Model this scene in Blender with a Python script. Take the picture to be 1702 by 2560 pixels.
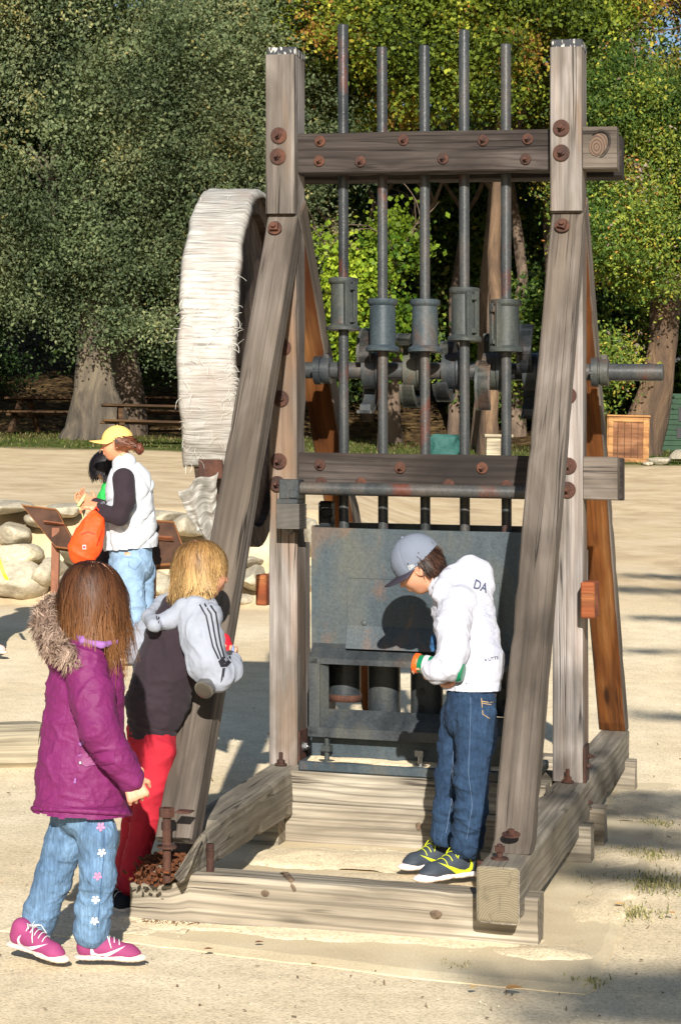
import bpy, bmesh, math, random
import numpy as np
from mathutils import Vector, Matrix
from mathutils.bvhtree import BVHTree

random.seed(7); RNG = np.random.default_rng(7)
SC = bpy.context.scene; COL = SC.collection
for o in list(bpy.data.objects): bpy.data.objects.remove(o)

# ------------------------------------------------------------------ camera, sky, sun
CAM_H = 1.45; FPX = 4928.0; PITCH = math.radians(0.6); ROLL = 0.019
cd = bpy.data.cameras.new('camera'); cam = bpy.data.objects.new('camera', cd); COL.objects.link(cam)
cd.sensor_fit = 'VERTICAL'; cd.sensor_height = 36.0; cd.lens = 36.0 * FPX / 2358.4
cd.clip_start = 0.1; cd.clip_end = 2000
fwd = Vector((0, math.cos(PITCH), -math.sin(PITCH))); up0 = Vector((0, math.sin(PITCH), math.cos(PITCH))); r0 = Vector((1, 0, 0))
CR = r0 * math.cos(ROLL) + up0 * math.sin(ROLL); CU = -r0 * math.sin(ROLL) + up0 * math.cos(ROLL)
cam.matrix_world = Matrix(((CR.x, CU.x, -fwd.x, 0), (CR.y, CU.y, -fwd.y, 0), (CR.z, CU.z, -fwd.z, CAM_H), (0, 0, 0, 1)))
SC.camera = cam
SUN_EL = math.radians(24.5); SUN_AZ = math.radians(-1.4)      # azimuth of the light's travel, from +Y towards +X
LDIR = Vector((math.sin(SUN_AZ) * math.cos(SUN_EL), math.cos(SUN_AZ) * math.cos(SUN_EL), -math.sin(SUN_EL)))
sd = bpy.data.lights.new('sun', 'SUN'); sd.energy = 5.0; sd.angle = math.radians(0.53); sd.color = (1.0, 0.96, 0.90)
sun = bpy.data.objects.new('sun', sd); COL.objects.link(sun); sun.rotation_euler = LDIR.to_track_quat('-Z', 'Y').to_euler()
W = bpy.data.worlds.new('World'); SC.world = W; W.use_nodes = True
nt = W.node_tree; bg = nt.nodes['Background']
sky = nt.nodes.new('ShaderNodeTexSky'); sky.sky_type = 'NISHITA'; sky.sun_disc = False
sky.sun_elevation = SUN_EL; sky.sun_rotation = math.radians(180) + SUN_AZ
sky.air_density = 1.0; sky.dust_density = 0.6; sky.ozone_density = 1.5
nt.links.new(sky.outputs[0], bg.inputs[0]); bg.inputs[1].default_value = 0.062
SC.view_settings.view_transform = 'Standard'; SC.view_settings.look = 'None'
SC.view_settings.exposure = 0.76; SC.view_settings.gamma = 1.0; SC.view_settings.use_curve_mapping = False
SC.render.engine = 'CYCLES'
SC.cycles.max_bounces = 6; SC.cycles.diffuse_bounces = 3; SC.cycles.transparent_max_bounces = 6

# ------------------------------------------------------------------ helpers
def at(px, py, Y):
    """world point that stands at distance Y on the line of sight of a measured point of the photograph"""
    cx = 851 / 1.0854592; cy = 1280 / 1.0854592
    d = fwd + CR * ((px - cx) / FPX) - CU * ((py - cy) / FPX)
    t = Y / d.y
    return Vector((d.x * t, Y, CAM_H + d.z * t))

def lin(c):
    if isinstance(c, str):
        c = [int(c[i:i+2], 16) / 255 for i in (0, 2, 4)]
    return tuple(x / 12.92 if x <= 0.04045 else ((x + 0.055) / 1.055) ** 2.4 for x in c[:3])

def tag(o, label=None, cat=None, group=None, kind=None):
    if label: o['label'] = label
    if cat: o['category'] = cat
    if group: o['group'] = group
    if kind: o['kind'] = kind
    return o

def empty(name, loc=(0, 0, 0), label=None, cat=None, group=None, rz=0):
    o = bpy.data.objects.new(name, None); COL.objects.link(o); o.location = loc; o.rotation_euler = (0, 0, rz)
    o.empty_display_size = 0.1
    return tag(o, label, cat, group)

def mesh_np(name, V, F, mats, parent=None, smooth=True, col=None, gc=None, mi=None, local=None):
    """V (n,3) world or parent-local coordinates; F: list of arrays/lists of faces (quads array or tri array or mixed list)"""
    V = np.asarray(V, np.float32)
    me = bpy.data.meshes.new(name)
    if isinstance(F, np.ndarray):
        k = F.shape[1]; nf = len(F)
        me.vertices.add(len(V)); me.vertices.foreach_set('co', V.ravel())
        me.loops.add(nf * k); me.loops.foreach_set('vertex_index', F.astype(np.int32).ravel())
        me.polygons.add(nf); me.polygons.foreach_set('loop_start', np.arange(0, nf * k, k, dtype=np.int32))
        me.polygons.foreach_set('loop_total', np.full(nf, k, np.int32))
        me.update(calc_edges=True)
    else:
        me.from_pydata([tuple(v) for v in V.tolist()], [], [tuple(int(i) for i in f) for f in F]); me.update()
    if col is not None:
        a = me.color_attributes.new('Col', 'FLOAT_COLOR', 'POINT')
        c = np.ones((len(V), 4), np.float32); c[:, :3] = col; a.data.foreach_set('color', c.ravel())
    if gc is not None:
        a = me.attributes.new('gc', 'FLOAT_VECTOR', 'POINT'); a.data.foreach_set('vector', np.asarray(gc, np.float32).ravel())
    if not isinstance(mats, (list, tuple)): mats = [mats]
    for m in mats: me.materials.append(m)
    if mi is not None: me.polygons.foreach_set('material_index', np.asarray(mi, np.int32))
    if smooth: me.polygons.foreach_set('use_smooth', np.ones(len(me.polygons), bool))
    o = bpy.data.objects.new(name, me); COL.objects.link(o)
    if parent is not None:
        o.parent = parent
        if local is None:                                   # V is in world coordinates: keep it there
            o.matrix_parent_inverse = world_of(parent).inverted()
    return o

def world_of(o):
    m = o.matrix_basis.copy()
    p = o.parent
    if p is None: return m
    return world_of(p) @ o.matrix_parent_inverse @ m

# ---- noise in numpy
_T = np.random.default_rng(3).uniform(-1, 1, (32, 32, 32)).astype(np.float32)
def vnoise(P):
    P = np.asarray(P, np.float32); i = np.floor(P).astype(np.int32); f = P - i; f = f * f * (3 - 2 * f)
    i0 = i & 31; i1 = (i + 1) & 31
    x0, y0, z0 = i0[..., 0], i0[..., 1], i0[..., 2]; x1, y1, z1 = i1[..., 0], i1[..., 1], i1[..., 2]
    fx, fy, fz = f[..., 0], f[..., 1], f[..., 2]
    a = _T[x0, y0, z0] * (1 - fx) + _T[x1, y0, z0] * fx; b = _T[x0, y1, z0] * (1 - fx) + _T[x1, y1, z0] * fx
    c = _T[x0, y0, z1] * (1 - fx) + _T[x1, y0, z1] * fx; d = _T[x0, y1, z1] * (1 - fx) + _T[x1, y1, z1] * fx
    return (a * (1 - fy) + b * fy) * (1 - fz) + (c * (1 - fy) + d * fy) * fz
def fbm(P, n=3):
    s = 0; a = 1; P = np.asarray(P, np.float32); t = 0
    for k in range(n): s = s + a * vnoise(P * (2 ** k) + 7.3 * k); t += a; a *= .5
    return s / t

# ------------------------------------------------------------------ materials
def newmat(name):
    m = bpy.data.materials.new(name); m.use_nodes = True
    n = m.node_tree; b = n.nodes['Principled BSDF']
    return m, n, b
def N(n, t, **k):
    x = n.nodes.new(t)
    for a, v in k.items():
        if a.startswith('i_'):
            key = a[2:]; key = int(key) if key.isdigit() else key.replace('_', ' ')
            x.inputs[key].default_value = v
        else: setattr(x, a, v)
    return x
def ramp(n, fac, stops):
    r = n.nodes.new('ShaderNodeValToRGB'); e = r.color_ramp.elements
    while len(e) < len(stops): e.new(0.5)
    for q, (p, c) in zip(e, stops):
        q.position = p; q.color = (*c, 1) if len(c) == 3 else c
    n.links.new(fac, r.inputs[0]); return r
def mixc(n, fac, a, b, mode='MIX'):
    x = n.nodes.new('ShaderNodeMix'); x.data_type = 'RGBA'; x.blend_type = mode
    for s, v in ((0, fac), (6, a), (7, b)):
        if isinstance(v, bpy.types.NodeSocket): n.links.new(v, x.inputs[s])
        else: x.inputs[s].default_value = v if s == 0 else (*v[:3], 1)
    return x.outputs[2]
def mapping(n, src, scale, loc=(0, 0, 0)):
    m = n.nodes.new('ShaderNodeMapping'); m.inputs['Scale'].default_value = scale; m.inputs['Location'].default_value = loc
    n.links.new(src, m.inputs[0]); return m.outputs[0]
def noise(n, vec, scale, detail=3, rough=.55, dist=0):
    x = N(n, 'ShaderNodeTexNoise'); x.inputs['Scale'].default_value = scale; x.inputs['Detail'].default_value = detail
    x.inputs['Roughness'].default_value = rough; x.inputs['Distortion'].default_value = dist
    if vec is not None: n.links.new(vec, x.inputs['Vector'])
    return x.outputs[0]
def bump(n, b, h, strength=.3, dist=.01, prev=None):
    x = n.nodes.new('ShaderNodeBump'); x.inputs['Strength'].default_value = strength; x.inputs['Distance'].default_value = dist
    n.links.new(h, x.inputs['Height'])
    if prev is not None: n.links.new(prev, x.inputs['Normal'])
    if b is not None: n.links.new(x.outputs[0], b.inputs['Normal'])
    return x.outputs[0]
def math_(n, op, a, b=None):
    x = n.nodes.new('ShaderNodeMath'); x.operation = op
    for s, v in ((0, a), (1, b)):
        if v is None: continue
        if isinstance(v, bpy.types.NodeSocket): n.links.new(v, x.inputs[s])
        else: x.inputs[s].default_value = v
    return x.outputs[0]

def wood(name, c_dark, c_mid, c_light, stain=None, ringscale=22, ring=.4, crack=.5, bumps=.5, stain_amt=.5, rough=.85, sat=None, knots=True):
    m, n, b = newmat(name)
    a = N(n, 'ShaderNodeAttribute', attribute_name='gc'); v = a.outputs['Vector']
    # growth rings run along the length and bend round the knots; broad tone patches, fibre, checks
    vo = N(n, 'ShaderNodeTexVoronoi', feature='F1'); vo.inputs['Scale'].default_value = 1.0; vo.inputs['Randomness'].default_value = 1
    n.links.new(mapping(n, v, (1.15, 4.2, 4.2), (.3, .7, .2)), vo.inputs['Vector'])
    kd = vo.outputs['Distance']
    bend = ramp(n, kd, [(.05, (1,) * 3), (.14, (.4,) * 3), (.34, (0,) * 3)]).outputs[0]
    if not knots: bend = None
    sep = N(n, 'ShaderNodeSeparateXYZ'); n.links.new(mapping(n, v, (.012, 1, 1)), sep.inputs[0])
    zz = sep.outputs[2]
    if bend is not None: zz = math_(n, 'ADD', zz, math_(n, 'MULTIPLY', bend, .035))
    zz = math_(n, 'ADD', zz, math_(n, 'MULTIPLY', noise(n, mapping(n, v, (.8, 3, 3)), 1.0, 2, .5), .05))
    cb = N(n, 'ShaderNodeCombineXYZ'); n.links.new(sep.outputs[0], cb.inputs[0]); n.links.new(math_(n, 'MULTIPLY', sep.outputs[1], .6), cb.inputs[1]); n.links.new(zz, cb.inputs[2])
    w = N(n, 'ShaderNodeTexWave', wave_type='BANDS', bands_direction='DIAGONAL'); w.inputs['Scale'].default_value = ringscale
    w.inputs['Distortion'].default_value = 1.6; w.inputs['Detail'].default_value = 2; w.inputs['Detail Scale'].default_value = .6
    n.links.new(cb.outputs[0], w.inputs[0])
    patch = noise(n, mapping(n, v, (1.3, 5.5, 5.5)), 1.0, 5, .55, .6)
    g = noise(n, mapping(n, v, (1.3, 85, 85)), 1.0, 4, .62, .1)
    fine = noise(n, mapping(n, v, (2.2, 150, 150)), 1.0, 3, .6)
    base = ramp(n, patch, [(.34, c_dark), (.50, c_mid), (.66, c_light)]).outputs[0]
    base = mixc(n, 1.0, base, ramp(n, g, [(.30, (.62,) * 3), (.5, (1.0,) * 3), (.7, (1.22,) * 3)]).outputs[0], 'MULTIPLY')
    base = mixc(n, math_(n, 'MULTIPLY', math_(n, 'POWER', w.outputs[1], 5.0), ring), base, tuple(x * .5 for x in c_dark))
    base = mixc(n, ramp(n, fine, [(.35, (.45,) * 3), (.6, (0,) * 3)]).outputs[0], base, tuple(x * .6 for x in c_mid))
    if knots:
        kf = ramp(n, kd, [(.035, (1,) * 3), (.085, (0,) * 3)]).outputs[0]
        base = mixc(n, math_(n, 'MULTIPLY', kf, .8), base, tuple(x * .35 for x in c_dark))
    if stain:
        s = noise(n, mapping(n, v, (.9, 5, 5), (3, 1, 2)), 1.0, 3, .5)
        base = mixc(n, ramp(n, s, [(.52, (0,) * 3), (.68, (stain_amt,) * 3)]).outputs[0], base, stain)
    ck = math_(n, 'ABSOLUTE', math_(n, 'SUBTRACT', noise(n, mapping(n, v, (.35, 17, 17), (5, 5, 5)), 1.0, 3, .5, .2), .5))
    gate = ramp(n, noise(n, mapping(n, v, (1.6, 9, 9), (2, 8, 5)), 1.0, 2), [(.50, (0,) * 3), (.60, (1,) * 3)]).outputs[0]
    cf = math_(n, 'MULTIPLY', ramp(n, ck, [(.004, (1,) * 3), (.012, (0,) * 3)]).outputs[0], gate)
    base = mixc(n, math_(n, 'MULTIPLY', cf, crack), base, (.012, .009, .007))
    big = noise(n, mapping(n, v, (2.2, 2.2, 2.2)), 1.0, 2)
    base = mixc(n, 1.0, base, ramp(n, big, [(.3, (.82,) * 3), (.7, (1.12,) * 3)]).outputs[0], 'MULTIPLY')
    n.links.new(base, b.inputs['Base Color']); b.inputs['Roughness'].default_value = rough
    b.inputs['Specular IOR Level'].default_value = .25
    h = math_(n, 'ADD', math_(n, 'MULTIPLY', fine, .5), math_(n, 'MULTIPLY', w.outputs[1], -.5))
    h = math_(n, 'SUBTRACT', h, math_(n, 'MULTIPLY', cf, 1.6))
    bump(n, b, h, bumps, .004)
    return m

def metal(name, c1, c2, c3, rust=(.16, .055, .02), rust_amt=.5, rough=.5, metallic=.0, scale=5, streak=True):
    m, n, b = newmat(name)
    t = N(n, 'ShaderNodeTexCoord'); v = t.outputs['Object']
    a = noise(n, mapping(n, v, (1, 1, .4 if streak else 1)), scale, 5, .62, .4)
    base = ramp(n, a, [(.3, c1), (.48, c2), (.66, c3)]).outputs[0]
    r = noise(n, mapping(n, v, (1.6, 1.6, .8), (4, 2, 7)), scale * .8, 6, .68, .6)
    base = mixc(n, ramp(n, r, [(.56, (0,) * 3), (.66, (rust_amt,) * 3)]).outputs[0], base, rust)
    sp = noise(n, v, 90, 2, .6)
    base = mixc(n, 1.0, base, ramp(n, sp, [(.3, (.78,) * 3), (.7, (1.15,) * 3)]).outputs[0], 'MULTIPLY')
    n.links.new(base, b.inputs['Base Color']); b.inputs['Metallic'].default_value = metallic
    b.inputs['Specular IOR Level'].default_value = .32
    rr = ramp(n, a, [(.3, (rough - .1,) * 3), (.7, (rough + .15,) * 3)]).outputs[0]; n.links.new(rr, b.inputs['Roughness'])
    bump(n, b, math_(n, 'ADD', sp, math_(n, 'MULTIPLY', r, 2.0)), .25, .003)
    return m

def plain(name, c, rough=.7, metallic=0, bs=None, bstr=.2, var=.15, vscale=8, spec=.4):
    m, n, b = newmat(name)
    t = N(n, 'ShaderNodeTexCoord'); v = t.outputs['Object']
    a = noise(n, v, vscale, 4)
    base = mixc(n, 1.0, c, ramp(n, a, [(.3, (1 - var,) * 3), (.7, (1 + var,) * 3)]).outputs[0], 'MULTIPLY')
    n.links.new(base, b.inputs['Base Color']); b.inputs['Roughness'].default_value = rough; b.inputs['Metallic'].default_value = metallic
    b.inputs['Specular IOR Level'].default_value = spec
    if bs: bump(n, b, noise(n, v, bs, 3), bstr, .003)
    return m

def cloth(name, c=None, rough=.85, weave=380, wstr=.12, fold=28, fstr=.25, fdist=.01, var=.1, sheen=.0, spec=.25, usecol=False, stretch=(1, 1, 1), streak=0):
    m, n, b = newmat(name)
    t = N(n, 'ShaderNodeTexCoord'); v = t.outputs['Object']
    if usecol: base0 = N(n, 'ShaderNodeAttribute', attribute_name='Col').outputs['Color']
    else:
        rgb = N(n, 'ShaderNodeRGB'); rgb.outputs[0].default_value = (*c, 1); base0 = rgb.outputs[0]
    a = noise(n, v, 14, 4)
    base = mixc(n, 1.0, base0, ramp(n, a, [(.3, (1 - var,) * 3), (.7, (1 + var,) * 3)]).outputs[0], 'MULTIPLY')
    if streak:
        sk = noise(n, mapping(n, v, (1, 1, .12)), 160, 3, .6); base = mixc(n, 1.0, base, ramp(n, sk, [(.32, (1 - streak,) * 3), (.5, (1,) * 3), (.68, (1 + streak * 1.3,) * 3)]).outputs[0], 'MULTIPLY')
        wr = noise(n, mapping(n, v, (1, 1, .5)), 9, 3, .6, .5); base = mixc(n, 1.0, base, ramp(n, wr, [(.35, (.8, .82, .86)), (.65, (1.3, 1.25, 1.2))]).outputs[0], 'MULTIPLY')
    n.links.new(base, b.inputs['Base Color']); b.inputs['Roughness'].default_value = rough
    b.inputs['Specular IOR Level'].default_value = spec
    if sheen: b.inputs['Sheen Weight'].default_value = sheen
    f = noise(n, mapping(n, v, stretch), fold, 2, .5, .8)
    p = bump(n, None, f, fstr, fdist)
    bump(n, b, noise(n, v, weave, 2), wstr, .002, p)
    return m

def hairmat(name, rough=.5):
    m, n, b = newmat(name)
    a = N(n, 'ShaderNodeAttribute', attribute_name='Col')
    n.links.new(a.outputs['Color'], b.inputs['Base Color']); b.inputs['Roughness'].default_value = rough
    b.inputs['Specular IOR Level'].default_value = .22
    return m

def leafmat(name, trans=.35, rough=.5):
    m, n, b = newmat(name)
    a = N(n, 'ShaderNodeAttribute', attribute_name='Col')
    n.links.new(a.outputs['Color'], b.inputs['Base Color']); b.inputs['Roughness'].default_value = rough
    b.inputs['Specular IOR Level'].default_value = .12
    tr = n.nodes.new('ShaderNodeBsdfTranslucent'); n.links.new(mixc(n, 1.0, a.outputs['Color'], (1.2, 1.25, .6), 'MULTIPLY'), tr.inputs[0])
    mx = n.nodes.new('ShaderNodeMixShader'); mx.inputs[0].default_value = trans
    n.links.new(b.outputs[0], mx.inputs[1]); n.links.new(tr.outputs[0], mx.inputs[2])
    n.links.new(mx.outputs[0], n.nodes['Material Output'].inputs[0])
    return m

def barkmat(name, c1, c2, c3, scale=3, bs=.8):
    m, n, b = newmat(name)
    t = N(n, 'ShaderNodeTexCoord'); v = t.outputs['Object']
    a = noise(n, mapping(n, v, (1, 1, .25)), scale, 6, .65, .8)
    n.links.new(ramp(n, a, [(.3, c1), (.5, c2), (.7, c3)]).outputs[0], b.inputs['Base Color'])
    b.inputs['Roughness'].default_value = .9
    f = noise(n, mapping(n, v, (1, 1, .18)), scale * 5, 4, .6)
    bump(n, b, math_(n, 'ADD', a, f), bs, .06)
    return m

SKIN = {}
def skin(name, c):
    m, n, b = newmat(name)
    t = N(n, 'ShaderNodeTexCoord')
    a = noise(n, t.outputs['Object'], 30, 3)
    n.links.new(mixc(n, 1.0, c, ramp(n, a, [(.3, (.93, .9, .9)), (.7, (1.05, 1.03, 1.0))]).outputs[0], 'MULTIPLY'), b.inputs['Base Color'])
    b.inputs['Roughness'].default_value = .5; b.inputs['Subsurface Weight'].default_value = .12
    b.inputs['Subsurface Radius'].default_value = (1, .35, .2); b.inputs['Subsurface Scale'].default_value = .01
    return m

# ------------------------------------------------------------------ mesh shapes (return V, F lists)
class MB:
    """collects shapes, builds ONE mesh"""
    def __init__(s): s.V = []; s.F = []; s.M = []; s.n = 0; s.G = []; s.C = []; s.useC = False
    def add(s, V, F, m=0, G=None, C=None):
        V = [tuple(v) for v in V]
        s.V += V; s.F += [tuple(i + s.n for i in f) for f in F]; s.M += [m] * len(F); s.n += len(V)
        s.G += list(G) if G is not None else V
        if C is not None: s.useC = True
        s.C += [C] * len(V) if C is not None else [(1, 1, 1)] * len(V)
        return s
    def box(s, x0, x1, y0, y1, z0, z1, m=0, c=0, T=None):
        if c <= 0:
            V = [(x, y, z) for x in (x0, x1) for y in (y0, y1) for z in (z0, z1)]
            F = [(0, 1, 3, 2), (4, 6, 7, 5), (0, 4, 5, 1), (2, 3, 7, 6), (0, 2, 6, 4), (1, 5, 7, 3)]
        else:
            bm = bmesh.new(); bmesh.ops.create_cube(bm, size=1)
            for v in bm.verts:
                v.co = Vector(((x0 + x1) / 2 + v.co.x * (x1 - x0), (y0 + y1) / 2 + v.co.y * (y1 - y0), (z0 + z1) / 2 + v.co.z * (z1 - z0)))
            bmesh.ops.bevel(bm, geom=bm.edges[:], offset=c, segments=1, affect='EDGES')
            bm.verts.index_update(); V = [v.co.copy() for v in bm.verts]; F = [[v.index for v in f.verts] for f in bm.faces]; bm.free()
        if T is not None: V = [T @ Vector(v) for v in V]
        return s.add(V, F, m)
    def tube(s, pts, radii, n=12, m=0, cap=True, squash=None, C=None):
        pts = [Vector(p) for p in pts]
        if not isinstance(radii, (list, tuple)): radii = [radii] * len(pts)
        V = []; F = []; prev = None
        for i, p in enumerate(pts):
            t = (pts[min(i + 1, len(pts) - 1)] - pts[max(i - 1, 0)])
            t = t.normalized() if t.length > 1e-9 else Vector((0, 0, 1))
            if prev is None:
                a = Vector((0, 0, 1)) if abs(t.z) < .9 else Vector((1, 0, 0)); u = t.cross(a).normalized()
            else: u = (prev - t * prev.dot(t)).normalized()
            prev = u; w = t.cross(u)
            for k in range(n):
                an = 2 * math.pi * k / n
                V.append(p + (u * math.cos(an) + w * math.sin(an)) * radii[i])
        for i in range(len(pts) - 1):
            for k in range(n):
                F.append((i * n + k, i * n + (k + 1) % n, (i + 1) * n + (k + 1) % n, (i + 1) * n + k))
        if cap: F.append(tuple(range(n))[::-1]); F.append(tuple((len(pts) - 1) * n + k for k in range(n)))
        return s.add(V, F, m, C=C)
    def lathe(s, c, axis, prof, n=20, m=0):
        """prof: (distance along axis, radius)"""
        c = Vector(c); t = Vector(axis).normalized(); a = Vector((0, 0, 1)) if abs(t.z) < .9 else Vector((1, 0, 0))
        u = t.cross(a).normalized(); w = t.cross(u); V = []; F = []
        for d, r in prof:
            for k in range(n):
                an = 2 * math.pi * k / n; V.append(c + t * d + (u * math.cos(an) + w * math.sin(an)) * max(r, 1e-4))
        for i in range(len(prof) - 1):
            for k in range(n): F.append((i * n + k, i * n + (k + 1) % n, (i + 1) * n + (k + 1) % n, (i + 1) * n + k))
        F.append(tuple(range(n))[::-1]); F.append(tuple((len(prof) - 1) * n + k for k in range(n)))
        return s.add(V, F, m)
    def prism(s, poly, d0, d1, fn, m=0):
        """poly 2D, extruded between d0 and d1; fn(u,v,d)->xyz"""
        k = len(poly); V = [fn(u, v, d0) for u, v in poly] + [fn(u, v, d1) for u, v in poly]
        F = [tuple(range(k))[::-1], tuple(range(k, 2 * k))] + [(i, (i + 1) % k, k + (i + 1) % k, k + i) for i in range(k)]
        return s.add(V, F, m)
    def build(s, name, mats, parent=None, smooth=False, shear=False, local=None):
        V = s.V
        if shear: V = [MS(v) for v in V]
        V = np.array([tuple(v) for v in V], np.float32)
        o = mesh_np(name, V, s.F, mats, parent, smooth, gc=np.array([tuple(g) for g in s.G]), mi=s.M, local=local,
                    col=np.array(s.C) if s.useC else None)
        return o
SHEAR = 0.0217
def MS(v):
    x, y, z = v[0], v[1], v[2]
    return (x - SHEAR * z, y, z - 0.014 * x * max(0.0, 1 - z / 1.6))

def fix_normals(o):
    bm = bmesh.new(); bm.from_mesh(o.data); bmesh.ops.recalc_face_normals(bm, faces=bm.faces); bm.to_mesh(o.data); bm.free()
    return o
def auto_smooth(o, ang=35):
    me = o.data; bm = bmesh.new(); bm.from_mesh(me)
    for f in bm.faces: f.smooth = True
    lim = math.radians(ang)
    for e in bm.edges:
        if len(e.link_faces) == 2 and e.calc_face_angle(0) > lim: e.smooth = False
    bm.to_mesh(me); bm.free(); return o

def beam_vf(p0, p1, w, h, wdir, ch=.008, amp=.0016, seg=.07, seed=0, endamp=0):
    """timber from p0 to p1 (centre line), width w along wdir, height h across; returns V,F,G"""
    p0 = Vector(p0); p1 = Vector(p1); L = (p1 - p0).length; t = (p1 - p0) / L
    u = Vector(wdir); u = (u - t * u.dot(t)).normalized(); v = t.cross(u)
    a, b = w / 2, h / 2
    def side(p, q, k): return [(p[0] + (q[0] - p[0]) * i / k, p[1] + (q[1] - p[1]) * i / k) for i in range(k)]
    cs = [(-a + ch, -b), (a - ch, -b), (a, -b + ch), (a, b - ch), (a - ch, b), (-a + ch, b), (-a, b - ch), (-a, -b + ch)]
    ring = []
    for i in range(8):
        ring += side(cs[i], cs[(i + 1) % 8], 3 if i % 2 == 0 else 1)
    n = len(ring); m = max(2, int(L / seg) + 1); V = []; G = []; F = []
    off = (seed * 3.71 % 17, seed * 1.93 % 11, seed * 2.77 % 13)
    for i in range(m + 1):
        d = L * i / m
        for (x, y) in ring: V.append((d, x, y))
    # end caps: an inner ring and a centre
    for e in (0, L):
        for (x, y) in ring: V.append((e, x * .93, y * .93))
        V.append((e, 0, 0))
    for i in range(m):
        for k in range(n): F.append((i * n + k, (i + 1) * n + k, (i + 1) * n + (k + 1) % n, i * n + (k + 1) % n))
    b0 = (m + 1) * n; b1 = b0 + n + 1
    for k in range(n):
        F.append((k, (k + 1) % n, b0 + (k + 1) % n, b0 + k)); F.append((b0 + k, b0 + (k + 1) % n, b0 + n))
        F.append((m * n + (k + 1) % n, m * n + k, b1 + k, b1 + (k + 1) % n)); F.append((b1 + (k + 1) % n, b1 + k, b1 + n))
    A = np.array(V, np.float32)
    q = A * np.array([3.0, 9, 9]) + np.array(off)
    dx = vnoise(q) * amp; dy = vnoise(q + 5.1) * amp; edge = np.abs(A[:, 1] / a) + np.abs(A[:, 2] / b) > 1.75
    nick = np.where(edge, np.clip(vnoise(A * np.array([11., 20, 20]) + np.array(off)) - .35, 0, 1) * ch * 1.6, 0)
    A2 = A.copy(); A2[:, 1] += dx - np.sign(A[:, 1]) * nick; A2[:, 2] += dy - np.sign(A[:, 2]) * nick
    if endamp:
        near = np.minimum(A[:, 0], L - A[:, 0]) < seg * .5
        A2[:, 0] += np.where(near, vnoise(A * 25 + 3) * endamp, 0)
    R = np.array([list(t), list(u), list(v)]); Wd = np.array(list(p0)) + A2 @ R
    G = A + np.array(off)
    return Wd, F, G

def beam(name, p0, p1, w, h, wdir, mat, parent=None, shear=True, **k):
    V, F, G = beam_vf(p0, p1, w, h, wdir, **k)
    mb = MB(); mb.add(V.tolist(), F, 0, G.tolist())
    return mb.build(name, mat, parent, False, shear, local=True if shear else None)
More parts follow.
